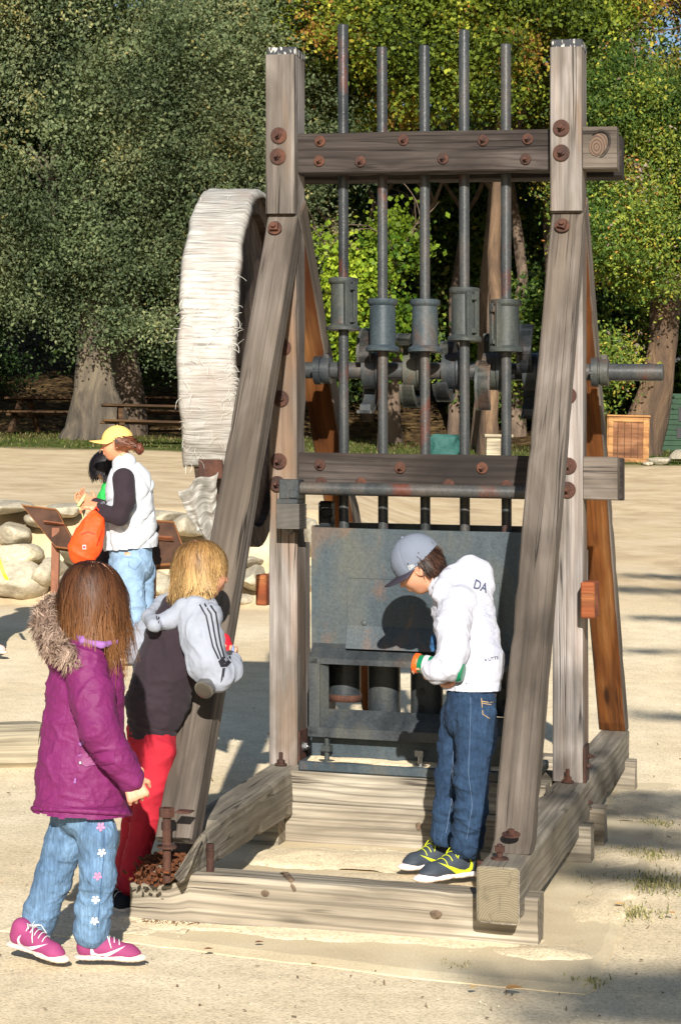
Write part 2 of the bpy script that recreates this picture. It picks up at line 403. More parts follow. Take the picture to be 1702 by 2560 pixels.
# ------------------------------------------------------------------ organic bodies: blended volumes turned into one skin
class Body:
    def __init__(s): s.p = []
    def cone(s, a, b, ra, rb, k=.02, flat=None, op='u'):
        """round cone from a to b; flat=(direction, factor) squashes it along a direction"""
        s.p.append(('c', Vector(a), Vector(b), ra, rb, k, flat, op)); return s
    def ell(s, c, r, axes=None, k=.02, op='u'):
        s.p.append(('e', Vector(c), tuple(r), axes, k, op)); return s
    def chain(s, pts, radii, k=.02, flat=None, op='u'):
        for i in range(len(pts) - 1): s.cone(pts[i], pts[i + 1], radii[i], radii[i + 1], k, flat, op)
        return s
    def mesh(s, h):
        lo = np.full(3, 1e9); hi = -lo
        for q in s.p:
            if q[-1] != 'u': continue
            if q[0] == 'c':
                for c, r in ((q[1], q[3]), (q[2], q[4])):
                    lo = np.minimum(lo, np.array(c) - r); hi = np.maximum(hi, np.array(c) + r)
            else:
                r = max(q[2]); lo = np.minimum(lo, np.array(q[1]) - r); hi = np.maximum(hi, np.array(q[1]) + r)
        lo -= 3 * h + .01; hi += 3 * h + .01
        n = np.ceil((hi - lo) / h).astype(int) + 1
        D = np.full(n, .2, np.float32)
        ax = [lo[i] + h * np.arange(n[i]) for i in range(3)]
        for q in s.p:
            if q[0] == 'c': k, op = q[5], q[7]; pts = [np.array(q[1]), np.array(q[2])]; R = max(q[3], q[4])
            else: k, op = q[4], q[5]; pts = [np.array(q[1])]; R = max(q[2])
            pad = R + k + 3 * h; a0 = np.min(pts, 0) - pad; a1 = np.max(pts, 0) + pad
            i0 = np.clip(((a0 - lo) / h).astype(int), 0, n - 1); i1 = np.clip(((a1 - lo) / h).astype(int) + 2, 1, n)
            if np.any(i1 <= i0): continue
            X = ax[0][i0[0]:i1[0], None, None].astype(np.float32); Y = ax[1][None, i0[1]:i1[1], None].astype(np.float32); Z = ax[2][None, None, i0[2]:i1[2]].astype(np.float32)
            if q[0] == 'c':
                a, b = pts; ra, rb = q[3], q[4]
                px, py, pz = X - a[0], Y - a[1], Z - a[2]; ba = b - a
                if q[6] is not None:
                    f, fac = np.array(Vector(q[6][0]).normalized()), q[6][1]
                    e = (px * f[0] + py * f[1] + pz * f[2]) * (1 / fac - 1)
                    px, py, pz = px + e * f[0], py + e * f[1], pz + e * f[2]
                    ba = ba + f * (ba @ f) * (1 / fac - 1)
                bb = max(ba @ ba, 1e-9)
                t = np.clip((px * ba[0] + py * ba[1] + pz * ba[2]) / bb, 0, 1)
                d = np.sqrt((px - t * ba[0]) ** 2 + (py - t * ba[1]) ** 2 + (pz - t * ba[2]) ** 2) - (ra + (rb - ra) * t)
                if q[6] is not None and q[6][1] < 1: d = d * (q[6][1] * .5 + .5)
            else:
                c = pts[0]; px, py, pz = X - c[0], Y - c[1], Z - c[2]; r = q[2]
                if q[3] is not None:
                    A = np.array([list(Vector(v).normalized()) for v in q[3]])
                    qx, qy, qz = [px * A[i, 0] + py * A[i, 1] + pz * A[i, 2] for i in range(3)]
                else: qx, qy, qz = px, py, pz
                k0 = np.sqrt((qx / r[0]) ** 2 + (qy / r[1]) ** 2 + (qz / r[2]) ** 2) + 1e-9
                k1 = np.sqrt((qx / r[0] ** 2) ** 2 + (qy / r[1] ** 2) ** 2 + (qz / r[2] ** 2) ** 2) + 1e-9
                d = k0 * (k0 - 1) / k1
                d = np.where(k0 < .3, -min(r) * .7, d)
            sl = (slice(i0[0], i1[0]), slice(i0[1], i1[1]), slice(i0[2], i1[2])); o = D[sl]
            if op == 'u':
                t = np.clip(.5 + .5 * (o - d) / k, 0, 1); D[sl] = o * (1 - t) + d * t - k * t * (1 - t)
            else:                                           # carve away
                t = np.clip(.5 - .5 * (o + d) / k, 0, 1); D[sl] = o * (1 - t) - d * t + k * t * (1 - t)
        return surface(D, lo, h)

def surface(D, lo, h):
    S = D < 0
    c = [S[i:i + S.shape[0] - 1, j:j + S.shape[1] - 1, k:k + S.shape[2] - 1] for i in (0, 1) for j in (0, 1) for k in (0, 1)]
    cnt = sum(x.astype(np.int8) for x in c); act = (cnt > 0) & (cnt < 8)
    I = np.argwhere(act); idx = -np.ones(act.shape, np.int32); idx[tuple(I.T)] = np.arange(len(I))
    off = np.array([(i, j, k) for i in (0, 1) for j in (0, 1) for k in (0, 1)])
    val = np.stack([D[I[:, 0] + o[0], I[:, 1] + o[1], I[:, 2] + o[2]] for o in off], 1)
    acc = np.zeros((len(I), 3), np.float32); m = np.zeros(len(I), np.float32)
    for a in range(8):
        for b in range(a + 1, 8):
            if np.abs(off[a] - off[b]).sum() != 1: continue
            va, vb = val[:, a], val[:, b]; x = (va < 0) != (vb < 0)
            t = np.where(x, va / np.where(x, va - vb, 1), 0)
            acc += np.where(x[:, None], off[a] + (off[b] - off[a]) * t[:, None], 0); m += x
    V = (I + acc / m[:, None]) * h + lo
    Q = []
    for ax in range(3):
        A = S[tuple(slice(0, -1) if i == ax else slice(None) for i in range(3))]
        B = S[tuple(slice(1, None) if i == ax else slice(None) for i in range(3))]
        E = np.argwhere(A != B); u, v = (ax + 1) % 3, (ax + 2) % 3
        E = E[(E[:, u] > 0) & (E[:, v] > 0) & (E[:, u] < S.shape[u] - 1) & (E[:, v] < S.shape[v] - 1)]
        s = A[tuple(E.T)]
        def ce(du, dv):
            e = E.copy(); e[:, u] += du; e[:, v] += dv; return idx[tuple(e.T)]
        q = np.stack([ce(-1, -1), ce(0, -1), ce(0, 0), ce(-1, 0)], 1)
        q = np.where(s[:, None], q, q[:, ::-1]); Q.append(q)
    Q = np.concatenate(Q); Q = Q[(Q >= 0).all(1)]
    return V.astype(np.float32), Q.astype(np.int32)

def vnormals(V, Q):
    n = np.cross(V[Q[:, 2]] - V[Q[:, 0]], V[Q[:, 3]] - V[Q[:, 1]])
    out = np.zeros_like(V)
    for k in range(4): np.add.at(out, Q[:, k], n)
    return out / (np.linalg.norm(out, axis=1, keepdims=True) + 1e-12)

def smooth_v(V, Q, it=2, lam=.5):
    for _ in range(it):
        acc = np.zeros_like(V); c = np.zeros(len(V), np.float32)
        for k in range(4):
            np.add.at(acc, Q[:, k], V[Q[:, (k + 1) % 4]]); np.add.at(c, Q[:, k], 1)
        V = V * (1 - lam) + acc / np.maximum(c, 1)[:, None] * lam
    return V

def skinned(name, body, h, mat, parent, disp=None, col=None, mi=None, sm=1, clip=None):
    """mesh a Body; disp(P,N)->offset along the normal; col(P,N)->(n,3); mi(P of face centres)->material index"""
    V, Q = body.mesh(h); V = smooth_v(V, Q, sm)
    Nn = vnormals(V, Q)
    if disp is not None: V = V + Nn * disp(V, Nn)[:, None]
    if clip is not None:
        keep = clip(V[Q].mean(1)); Q = Q[keep]
        used = np.unique(Q); mp = -np.ones(len(V), int); mp[used] = np.arange(len(used)); V = V[used]; Nn = Nn[used]; Q = mp[Q]
    C = col(V, Nn) if col is not None else None
    M = mi(V[Q].mean(1)) if mi is not None else None
    return mesh_np(name, V, Q, mat, parent, True, col=C, mi=M)

def bvh_of(*objs):
    V = []; P = []; n = 0
    for o in objs:
        m = world_of(o)
        V += [m @ v.co for v in o.data.vertices]; P += [[i + n for i in p.vertices] for p in o.data.polygons]; n = len(V)
    return BVHTree.FromPolygons(V, P)

def grid2d(poly_or_rect, step):
    """triangulated, subdivided flat shape from a 2D polygon"""
    bm = bmesh.new(); vs = [bm.verts.new((x, y, 0)) for x, y in poly_or_rect]; bm.faces.new(vs)
    bmesh.ops.triangulate(bm, faces=bm.faces[:])
    for _ in range(6):
        es = [e for e in bm.edges if e.calc_length() > step]
        if not es: break
        bmesh.ops.subdivide_edges(bm, edges=es, cuts=1); bmesh.ops.triangulate(bm, faces=[f for f in bm.faces if len(f.verts) > 3])
    bm.verts.index_update(); r = [(v.co.x, v.co.y) for v in bm.verts], [[v.index for v in f.verts] for f in bm.faces]; bm.free(); return r

def decal(name, shapes, origin, u, v, tree, mat, parent, off=.0015, step=.02, reach=.25):
    """flat print laid on a curved surface: each 2D point is cast along -n onto the surface"""
    u = Vector(u).normalized(); v = Vector(v); v = (v - u * v.dot(u)).normalized(); n = u.cross(v); origin = Vector(origin)
    V = []; F = []
    for sh in shapes:
        P, T = sh if isinstance(sh, tuple) else grid2d(sh, step)
        base = len(V); ok = []
        for (x, y) in P:
            s = origin + u * x + v * y + n * reach
            hit = tree.ray_cast(s, -n, reach * 2)
            if hit[0] is None: V.append(origin + u * x + v * y); ok.append(False)
            else: V.append(hit[0] + n * off); ok.append(True)
        for t in T:
            if all(ok[i] for i in t): F.append([i + base for i in t])
    if not F: return None
    return mesh_np(name, np.array([tuple(p) for p in V]), F, mat, parent, True)

def text_shape(txt, size, bold=False, step=.02, extrude=None):
    c = bpy.data.curves.new('lettering', 'FONT'); c.body = txt; c.size = size; c.align_x = 'CENTER'; c.align_y = 'CENTER'; c.resolution_u = 3
    if bold: c.offset = size * .025
    o = bpy.data.objects.new('lettering', c); COL.objects.link(o); dg = bpy.context.evaluated_depsgraph_get()
    me = bpy.data.meshes.new_from_object(o.evaluated_get(dg)); bpy.data.objects.remove(o); bpy.data.curves.remove(c)
    bm = bmesh.new(); bm.from_mesh(me); bpy.data.meshes.remove(me)
    bmesh.ops.triangulate(bm, faces=bm.faces[:])
    for _ in range(5):
        es = [e for e in bm.edges if e.calc_length() > step]
        if not es: break
        bmesh.ops.subdivide_edges(bm, edges=es, cuts=1); bmesh.ops.triangulate(bm, faces=[f for f in bm.faces if len(f.verts) > 3])
    bm.verts.index_update(); r = [(v.co.x, v.co.y) for v in bm.verts], [[v.index for v in f.verts] for f in bm.faces]; bm.free(); return r

# ---- strands (hair, fur, threads): thin ribbons
def ribbons(paths, width, cols, taper=.5):
    """paths: (n,m,3) points, normals (n,m,3); returns V,Q,C"""
    P, Nn = paths; n, m, _ = P.shape
    T = np.gradient(P, axis=1); B = np.cross(T, Nn); B /= np.linalg.norm(B, axis=2, keepdims=True) + 1e-9
    w = np.asarray(width).reshape(-1, 1, 1) * (1 - (1 - taper) * np.linspace(0, 1, m) ** 2)[None, :, None] * .5
    V = np.stack([P - B * w, P + B * w], 2).reshape(-1, 3)
    a = (np.arange(n)[:, None] * m * 2 + np.arange(m - 1)[None, :] * 2).reshape(-1)
    Q = np.stack([a, a + 1, a + 3, a + 2], 1)
    return V.astype(np.float32), Q, np.repeat(cols, m * 2, axis=0)

def hair(name, parent, mat, c, ax, n, length, cols, down=(0, 0, -1), seg=14, width=.003, spread=.5, lift=.008, keep=None, part=None, wave=.35, seed=1, seg_len=None, body_tree=None, extra_shell=None, lenfn=None, gravity=.55):
    """hair that leaves the scalp (ellipsoid c, ax radii with axes) and falls over it"""
    rg = np.random.default_rng(seed)
    C = np.array(c); R = np.array(ax[0]); A = np.array([list(Vector(a).normalized()) for a in ax[1]])   # rows: f, s, u
    U = rg.normal(size=(n * 3, 3)); U /= np.linalg.norm(U, axis=1, keepdims=True)
    U = U[keep(U)][:n]; n = len(U)
    part = np.array(part if part is not None else (-.15, 0, 1.0)); part = part / np.linalg.norm(part)
    X = U * R; X = X * (1 + lift / R.mean() * rg.uniform(.1, 1.3, (n, 1)))
    lock = vnoise(U * 3.2 + seed)[:, None]
    tang = U - part; tang -= U * (tang * U).sum(1, keepdims=True); tang /= np.linalg.norm(tang, axis=1, keepdims=True) + 1e-6
    D = tang
    dl = A @ np.array(down)
    L = length * rg.uniform(.68, 1.10, n) * (1 + .12 * lock[:, 0])
    if lenfn is not None: L = L * lenfn(U)
    st = (L / (seg - 1))[:, None]
    P = np.zeros((n, seg, 3)); NN = np.zeros((n, seg, 3)); gap = 1 + (lift * rg.uniform(.15, 1.4, (n, 1))) / R.mean()
    ph = rg.uniform(0, 6.28, (n, 1))
    fly = (rg.random((n, 1)) < .06) * 1.0; ph0 = 6 * vnoise(U * 3 + 5 + seed)
    lk = np.stack([vnoise(U * 4 + 11 + seed), vnoise(U * 4 + 23 + seed), vnoise(U * 4 + 31 + seed)], 1)
    for i in range(seg):
        P[:, i] = X; e = X / R; el = np.linalg.norm(e, axis=1, keepdims=True); nn = (X / R ** 2); nn /= np.linalg.norm(nn, axis=1, keepdims=True); NN[:, i] = nn
        g = dl[None] * gravity * min(1, .25 + i / seg * 1.6)
        wob = lk * wave * (.3 + i / seg) + fly * rg.normal(size=(n, 3)) * .5 + rg.normal(size=(n, 3)) * .10 * spread + wave * .6 * np.stack([np.sin(i * .8 + ph0), np.cos(i * .7 + ph0), 0 * ph0], 1)
        D = D * .75 + g + wob * .35
        near = (el < gap * 1.02)
        dn = (D * nn).sum(1, keepdims=True)
        D = np.where(near & (dn < 0), D - nn * dn, D)
        D /= np.linalg.norm(D, axis=1, keepdims=True) + 1e-9
        X = X + D * st
        e = X / R; el = np.linalg.norm(e, axis=1, keepdims=True)
        X = np.where(el < gap, X / el * gap, X)
    Pw = C + P @ A; Nw = NN @ A
    cc = np.array(cols, np.float32); k = rg.uniform(0, 1, n) * .4 + .6 * (.5 + .5 * np.clip(3 * vnoise(U * 7 + seed), -1, 1))
    cw = cc[0] + (cc[1] - cc[0]) * k[:, None]
    V, Q, CC = ribbons((Pw, Nw), width * rg.uniform(.6, 1.3, n), cw)
    if len(cols) > 2:                                        # tips of another shade
        t = np.tile(np.repeat(np.linspace(0, 1, seg), 2), n)[:, None] ** 1.6
        CC = CC * (1 - t) + (np.array(cols[2]) * (.6 + .8 * np.repeat(k, seg * 2)[:, None])) * t
    # the under-layer that closes the gaps
    th = np.linspace(0, math.pi, 18); ph2 = np.linspace(0, 2 * math.pi, 28, endpoint=False)
    S = np.array([(math.sin(t) * math.cos(p), math.sin(t) * math.sin(p), math.cos(t)) for t in th for p in ph2])
    SQ = np.array([(i * 28 + j, i * 28 + (j + 1) % 28, (i + 1) * 28 + (j + 1) % 28, (i + 1) * 28 + j) for i in range(17) for j in range(28)])
    kf = keep(S[SQ].mean(1)); SQ = SQ[kf]
    SV = C + (S * R * (1 + lift * .25 / R.mean())) @ A
    V2 = np.concatenate([V, SV]); Q2 = np.concatenate([Q, SQ + len(V)]); C2 = np.concatenate([CC, np.tile(cc[0] * .55, (len(SV), 1))])
    return mesh_np(name, V2, Q2, mat, parent, True, col=C2)

# ---- hand: palm, four fingers, thumb
def hand(B, wrist, d, pn, size=.14, curl=.4, thumb_side=1, fist=False):
    """adds a hand to body B. d: direction of the fingers; pn: direction the palm faces; size: hand length"""
    wrist = Vector(wrist); d = Vector(d).normalized(); pn = Vector(pn); pn = (pn - d * pn.dot(d)).normalized(); s = d.cross(pn) * thumb_side
    S = size; pl = S * .5; r = S * .058
    for k, o in enumerate((-.34, -.12, .12, .34)):
        B.cone(wrist + s * (o * S * .35), wrist + d * pl + s * (o * S * .62), S * .1, S * .085, S * .05)
    lens = (.36, .46, .5, .44)
    for k, o in enumerate((-.38, -.13, .13, .38)):
        p = wrist + d * pl * .97 + s * (o * S * .62); A = 0
        for j, f in enumerate((.45, .32, .25)):
            A += curl * (1.35 if fist else 1) * (1 + .08 * k) * (.75 if j == 0 else 1.05)
            dd = d * math.cos(A) + pn * math.sin(A)
            q = p + dd * S * lens[k] * f
            B.cone(p, q, r * (1 - .1 * j), r * (.92 - .1 * j), S * .018); p = q
    p = wrist + d * S * .12 + s * S * .22
    q = p + (d * .55 + s * .6 + pn * .35).normalized() * S * .22; B.cone(p, q, r * 1.35, r * 1.15, S * .04)
    q2 = q + (d * .85 + s * .05 + pn * (.35 + curl * .5)).normalized() * S * .18; B.cone(q, q2, r * 1.1, r * .85, S * .02)

def head(B, c, f, u, R=.1, child=True):
    """adds a head centred at c, facing f, crown towards u. R: half the head's height"""
    c = Vector(c); f = Vector(f).normalized(); u = Vector(u); u = (u - f * u.dot(f)).normalized(); s = f.cross(u)
    P = lambda a, b, d: c + f * a * R + s * b * R + u * d * R
    ax = (f, s, u)
    B.ell(P(-.12, 0, .28), (.88 * R, .70 * R, .74 * R), ax, .02)          # cranium
    B.ell(P(.14, 0, -.18), (.58 * R, .56 * R, .66 * R), ax, .03)          # face
    B.cone(P(.34, 0, -.62), P(.18, 0, -.5), .24 * R, .36 * R, .03)        # chin and jaw
    for q in (-1, 1):
        B.ell(P(.42, .27 * q, -.2), (.26 * R, .24 * R, .26 * R), ax, .03)   # cheek
        B.ell(P(-.02, .70 * q, -.05), (.17 * R, .07 * R, .24 * R), ax, .006)  # ear
        B.ell(P(.07, .76 * q, -.03), (.07 * R, .06 * R, .12 * R), ax, .006, 's')
        B.ell(P(.72, .26 * q, .07), (.12 * R, .17 * R, .10 * R), ax, .02, 's')  # socket
        B.ell(P(.60, .25 * q, .06), (.13 * R, .13 * R, .11 * R), ax, .006)    # eyeball under the lid
    B.ell(P(.55, 0, .2), (.2 * R, .42 * R, .12 * R), ax, .03)             # brow
    B.cone(P(.68, 0, .06), P(.86, 0, -.20), .055 * R, .095 * R, .012)     # nose
    for q in (-1, 1): B.ell(P(.80, .09 * q, -.24), (.09 * R, .07 * R, .06 * R), ax, .008)
    B.ell(P(.73, 0, -.42), (.09 * R, .2 * R, .055 * R), ax, .010); B.ell(P(.71, 0, -.52), (.085 * R, .17 * R, .055 * R), ax, .010)
    B.ell(P(.83, 0, -.468), (.09 * R, .2 * R, .012 * R), ax, .004, 's')
    return P

def folds(seed=0, amp=.004, f=(14, 14, 22), amp2=.0015):
    def d(P, Nn):
        q = P * np.array(f) + seed
        q2 = q + np.stack([vnoise(q * .5 + 3), vnoise(q * .5 + 9), vnoise(q * .5 + 17)], 1) * 1.4
        r = np.clip(1 - 3.2 * np.abs(vnoise(q2)), 0, 1) ** 1.5; s = np.clip(1 - 3.5 * np.abs(vnoise(q2[:, [2, 0, 1]] * 1.7 + 4)), 0, 1) ** 1.5
        return amp * (.9 * vnoise(q * .45 + 5) + 1.0 * r + .5 * s - .5) + amp2 * vnoise(P * 60 + seed)
    return d
def creases(joints, amp=.005, f=55, reach=.09, seed=0):
    """folds that ring round the bends of a sleeve or trouser leg. joints: (point, axis)"""
    def d(P, Nn):
        o = np.zeros(len(P), np.float32)
        for (c, ax) in joints:
            c = np.array(c); ax = np.array(Vector(ax).normalized()); q = P - c; r = np.linalg.norm(q, axis=1)
            w = np.exp(-(r / reach) ** 2)
            t = q @ ax + .02 * vnoise(P * 14 + seed) + .012 * vnoise(P * 31 + seed)
            o += w * amp * (np.abs(np.sin(t * f)) ** .7 * 1.6 - 1) * (.55 + .6 * vnoise(P * 17 + seed + 3))
        return o
    return d
def summed(*fs):
    return lambda P, Nn: sum(f(P, Nn) for f in fs)

SWOOSH = [(-.5, .08), (-.46, .2), (-.36, .3), (-.42, .1), (-.38, -.02), (-.25, -.07), (-.05, -.03), (.55, .22), (-.02, -.2), (-.25, -.27), (-.42, -.22), (-.5, -.08)]
def shoe(parent, heel, toe, up, wd, mats, h=.0035, label=None, lace=True, swoosh=True, high=.0, side=-1, tall=1.0, chunk=1.0):
    """trainer standing from heel to toe. mats: upper, sole, lace, logo, dark"""
    heel = Vector(heel); toe = Vector(toe); L = (toe - heel).length; d = (toe - heel).normalized(); up = Vector(up); up = (up - d * up.dot(d)).normalized(); s = d.cross(up)
    P = lambda a, b, c: heel + d * a * L + s * b * wd + up * c * L
    w = wd / L
    B = Body(); k = .012
    B.cone(P(.14, 0, .18), P(.42, .02, .18), .35 * wd, .37 * wd, k, (up, 1.2 * tall)); B.cone(P(.42, .02, .18), P(.78, .05, .13), .38 * wd, .41 * wd, k, (up, .95))
    B.ell(P(.82, .04, .115), (.16 * L, .42 * wd, .075 * L), (d, s, up), k)
    B.cone(P(.13, 0, .2), P(.17, 0, .40 * tall), .33 * wd, .33 * wd, k); B.cone(P(.19, 0, .38 * tall), P(.50, 0, .22), .30 * wd, .30 * wd, .03)
    fl = P(0, 0, .07); upn = np.array(up)
    o = skinned('shoe', B, h, mats[0], parent, clip=lambda C: ((C - np.array(fl)) @ upn) > 0)
    S = Body(); fr = .16 * L * chunk
    for a, b, r in ((.10, 0, .40), (.35, 0, .37), (.62, .05, .45), (.82, .05, .42), (.93, .03, .30)): S.ell(P(a, b, .055), (.15 * L, r * wd * 1.08, .058 * L * chunk), (d, s, up), .02)
    so = skinned('sole', S, h, mats[1], o, disp=lambda V, Nn: .0004 * np.sin(((V - np.array(heel)) @ np.array(d)) / L * 75))
    tr = bvh_of(o, so)
    if lace:
        mb = MB()
        for i in range(5):
            a = .34 + .075 * i; z = .5
            pts = []
            for q in np.linspace(-.55, .55, 7):
                hit = tr.ray_cast(P(a + .02 * q, q * .62, .6), -up, L)
                if hit[0] is not None: pts.append(hit[0] + up * .003)
            if len(pts) > 2: mb.tube(pts, .0015, 6)
        hit = tr.ray_cast(P(.36, 0, .8), -up, L); c = hit[0] if hit[0] is not None else P(.36, 0, .3)
        for q in (-1, 1):
            mb.tube([c, c + s * q * .018 + up * .012 - d * .004, c + s * q * .03 + d * .012 + up * .002, c + s * q * .012 + d * .004 + up * .003, c], .0018, 6, cap=False)
            mb.tube([c, c + s * q * .02 + d * .02 + up * .004, c + s * q * .034 + d * .03 - up * .02, c + s * q * .036 + d * .035 - up * .035], .0018, 6)
        mb.build('shoelace', mats[2], o, True)
    if swoosh:
        for sd_ in (-1, 1):
            sh = [[(x * L * .5 * 1, y * L * .42) for x, y in SWOOSH]]
            u = d * 1 if sd_ * 1 < 0 else d
            nn = s * sd_
            vv = nn.cross(u)
            if vv.dot(up) < 0:
                u = -d; vv = nn.cross(u); sh = [[(-x, y) for x, y in sh[0]][::-1]]
            decal('logo', sh, P(.47, 0, .155), u, vv, bvh_of(o), mats[3], o, .0012, .012)
    return o
# ------------------------------------------------------------------ ground
def terrain_z(X, Y):
    X = np.asarray(X, float); Y = np.asarray(Y, float)
    L = np.interp(Y, [-300, 10, 14.9, 19.3, 20.3, 38, 46, 60, 95, 160, 400], [0, 0, .22, .38, 1.22, 2.08, 2.6, 6.0, 17, 30, 60])
    R = np.interp(Y, [-300, 10.5, 38, 46, 60, 95, 160, 400], [0, 0, 1.98, 2.5, 5.6, 16, 30, 60])
    t = np.clip((X + .3) / 1.6, 0, 1); t = t * t * (3 - 2 * t)
    return L * (1 - t) + R * t
def tz(x, y): return float(terrain_z(x, y))

m_sand, n, b = newmat('sand')
v = N(n, 'ShaderNodeTexCoord').outputs['Object']
n1 = noise(n, v, .55, 4, .5); n2 = noise(n, v, 6, 5, .6); n3 = noise(n, v, 95, 3, .7)
vo = N(n, 'ShaderNodeTexVoronoi'); vo.inputs['Scale'].default_value = 130; n.links.new(v, vo.inputs[0])
base = ramp(n, n1, [(.32, lin('d6c3a0')), (.5, lin('e0cead')), (.68, lin('e9dabc'))]).outputs[0]
base = mixc(n, 1.0, base, ramp(n, n2, [(.3, (.86, .85, .82)), (.7, (1.08, 1.07, 1.05))]).outputs[0], 'MULTIPLY')
base = mixc(n, 1.0, base, ramp(n, n3, [(.3, (.62, .60, .56)), (.5, (1, 1, 1)), (.75, (1.22, 1.22, 1.22))]).outputs[0], 'MULTIPLY')
base = mixc(n, ramp(n, noise(n, v, 45, 2, .5), [(.68, (0,) * 3), (.74, (.55,) * 3)]).outputs[0], base, lin('7a6a50'))
sp = N(n, 'ShaderNodeSeparateXYZ'); n.links.new(v, sp.inputs[0])
# the terrace above the low wall is browner earth; turf and leaf litter take over beyond the open yard
up_ = ramp(n, math_(n, 'MULTIPLY', math_(n, 'ADD', sp.outputs[1], math_(n, 'MULTIPLY', n2, 2.0)), .01), [(.183, (0,) * 3), (.203, (1,) * 3)]).outputs[0]
earth = ramp(n, noise(n, v, 1.6, 5, .65, .5), [(.35, lin('ab9372')), (.5, lin('bfa884')), (.65, lin('cdb897'))]).outputs[0]
base = mixc(n, math_(n, 'MULTIPLY', up_, .85), base, earth)
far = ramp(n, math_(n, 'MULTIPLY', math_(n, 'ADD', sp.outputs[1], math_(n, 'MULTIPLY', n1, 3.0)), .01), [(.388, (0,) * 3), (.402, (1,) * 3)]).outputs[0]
turf_shaded = ramp(n, noise(n, v, 9, 4, .7), [(.35, lin('2c3616')), (.5, lin('465022')), (.66, lin('6e6a3c'))]).outputs[0]  # turf and litter colours darkened to paint in missing tree shade under the oak
litter_shaded = ramp(n, noise(n, v, 4, 5, .7), [(.35, lin('241b13')), (.5, lin('44341f')), (.66, lin('76603e'))]).outputs[0]
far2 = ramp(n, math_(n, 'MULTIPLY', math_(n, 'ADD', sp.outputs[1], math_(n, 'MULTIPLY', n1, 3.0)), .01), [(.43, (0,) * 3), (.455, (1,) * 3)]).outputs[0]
base = mixc(n, far, base, mixc(n, far2, turf_shaded, litter_shaded))
n.links.new(base, b.inputs['Base Color']); b.inputs['Roughness'].default_value = .95; b.inputs['Specular IOR Level'].default_value = .1
h = math_(n, 'ADD', math_(n, 'MULTIPLY', n3, .5), math_(n, 'ADD', math_(n, 'MULTIPLY', n2, 1.2), math_(n, 'MULTIPLY', vo.outputs[0], -.4)))
bump(n, b, math_(n, 'ADD', h, math_(n, 'MULTIPLY', noise(n, v, 2.6, 3, .5), 2.0)), .38, .010)

gx = np.concatenate([-np.geomspace(200, 12, 14), np.arange(-11.5, 12, .5), np.geomspace(12, 200, 14)])
gx = np.unique(np.concatenate([gx, np.arange(-1.2, 1.6, .1)]))
gy = np.unique(np.concatenate([np.arange(-60, 4, 8.), np.arange(4, 12, .25), np.arange(12, 48, .4), np.arange(48, 100, 2.), np.geomspace(100, 300, 12)]))
GX, GY = np.meshgrid(gx, gy, indexing='ij'); GZ = terrain_z(GX, GY)
GZ = GZ + np.where(GY > 9.5, .035 * fbm(np.stack([GX * .8, GY * .8, GX * 0], -1), 3), 0) - .004
# the yard sinks a little round the pad
V = np.stack([GX, GY, GZ], -1).reshape(-1, 3); ny = len(gy); i = np.arange(len(gx) - 1)[:, None] * ny + np.arange(ny - 1)[None]
i = i.ravel(); Q = np.stack([i, i + ny, i + ny + 1, i + 1], 1)
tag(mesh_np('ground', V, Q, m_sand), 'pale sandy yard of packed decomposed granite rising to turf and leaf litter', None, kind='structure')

# ------------------------------------------------------------------ the stamp mill: frame of reference
OX, OY, YAW = .3695, 8.826, math.radians(12.6)
mill = empty('stamp_mill', (OX, OY, 0), 'tall five-stamp ore mill of weathered timber and grey iron standing on sleepers', 'stamp mill', rz=-YAW)
def m2w(x, y, z):
    p = MS((x, y, z)); return mill.matrix_basis @ Vector(p) if False else Matrix.Translation((OX, OY, 0)) @ Matrix.Rotation(-YAW, 4, 'Z') @ Vector(p)

# concrete pad under the mill, half buried in sand
m_pad, n, b = newmat('dusty_concrete'); v = N(n, 'ShaderNodeTexCoord').outputs['Object']
n1 = noise(n, v, 2.2, 4, .5, .3); n3 = noise(n, v, 120, 3, .6)
base = ramp(n, n1, [(.35, lin('c6b390')), (.5, lin('d0be9a')), (.65, lin('dccba8'))]).outputs[0]
base = mixc(n, 1.0, base, ramp(n, n3, [(.3, (.84, .83, .8)), (.7, (1.1, 1.1, 1.1))]).outputs[0], 'MULTIPLY')
n.links.new(base, b.inputs['Base Color']); b.inputs['Roughness'].default_value = .92; bump(n, b, math_(n, 'ADD', n3, math_(n, 'MULTIPLY', n1, 3)), .3, .004)
pts = [(-1.0, -2.16), (-.6, -2.20), (.0, -2.33), (.5, -2.44), (.93, -2.49), (.95, -2.40), (.945, -1.4), (.95, 0), (.93, 1.2), (.9, 2.2), (-1.0, 2.2), (-1.02, 0)]
mb = MB(); bot = [m2w(x, y, 0) for x, y in pts]
k = len(pts); rp = []
for j in range(k):                                      # ragged edge
    a, c = Vector(pts[j]), Vector(pts[(j + 1) % k]); q = max(1, int((c - a).length / .08))
    for t in range(q):
        p = a.lerp(c, t / q); rp.append((p.x + random.uniform(-.008, .008), p.y + random.uniform(-.01, .01)))
w2 = [m2w(x, y, 0) for x, y in rp]; k = len(rp)
V = [(p.x, p.y, -.02) for p in w2] + [(p.x, p.y, -.001) for p in w2] + [(OX + (p.x - OX) * .955, OY + (p.y - OY) * .972, .009) for p in w2]
F = [(j, (j + 1) % k, k + (j + 1) % k, k + j) for j in range(k)] + [(k + j, k + (j + 1) % k, 2 * k + (j + 1) % k, 2 * k + j) for j in range(k)] + [tuple(2 * k + j for j in range(k))]
tag(fix_normals(mesh_np('foundation_pad', V, F, m_pad, None, False)), 'thin dusty concrete pad under the stamp mill with sand drifted over its edges', kind='structure')

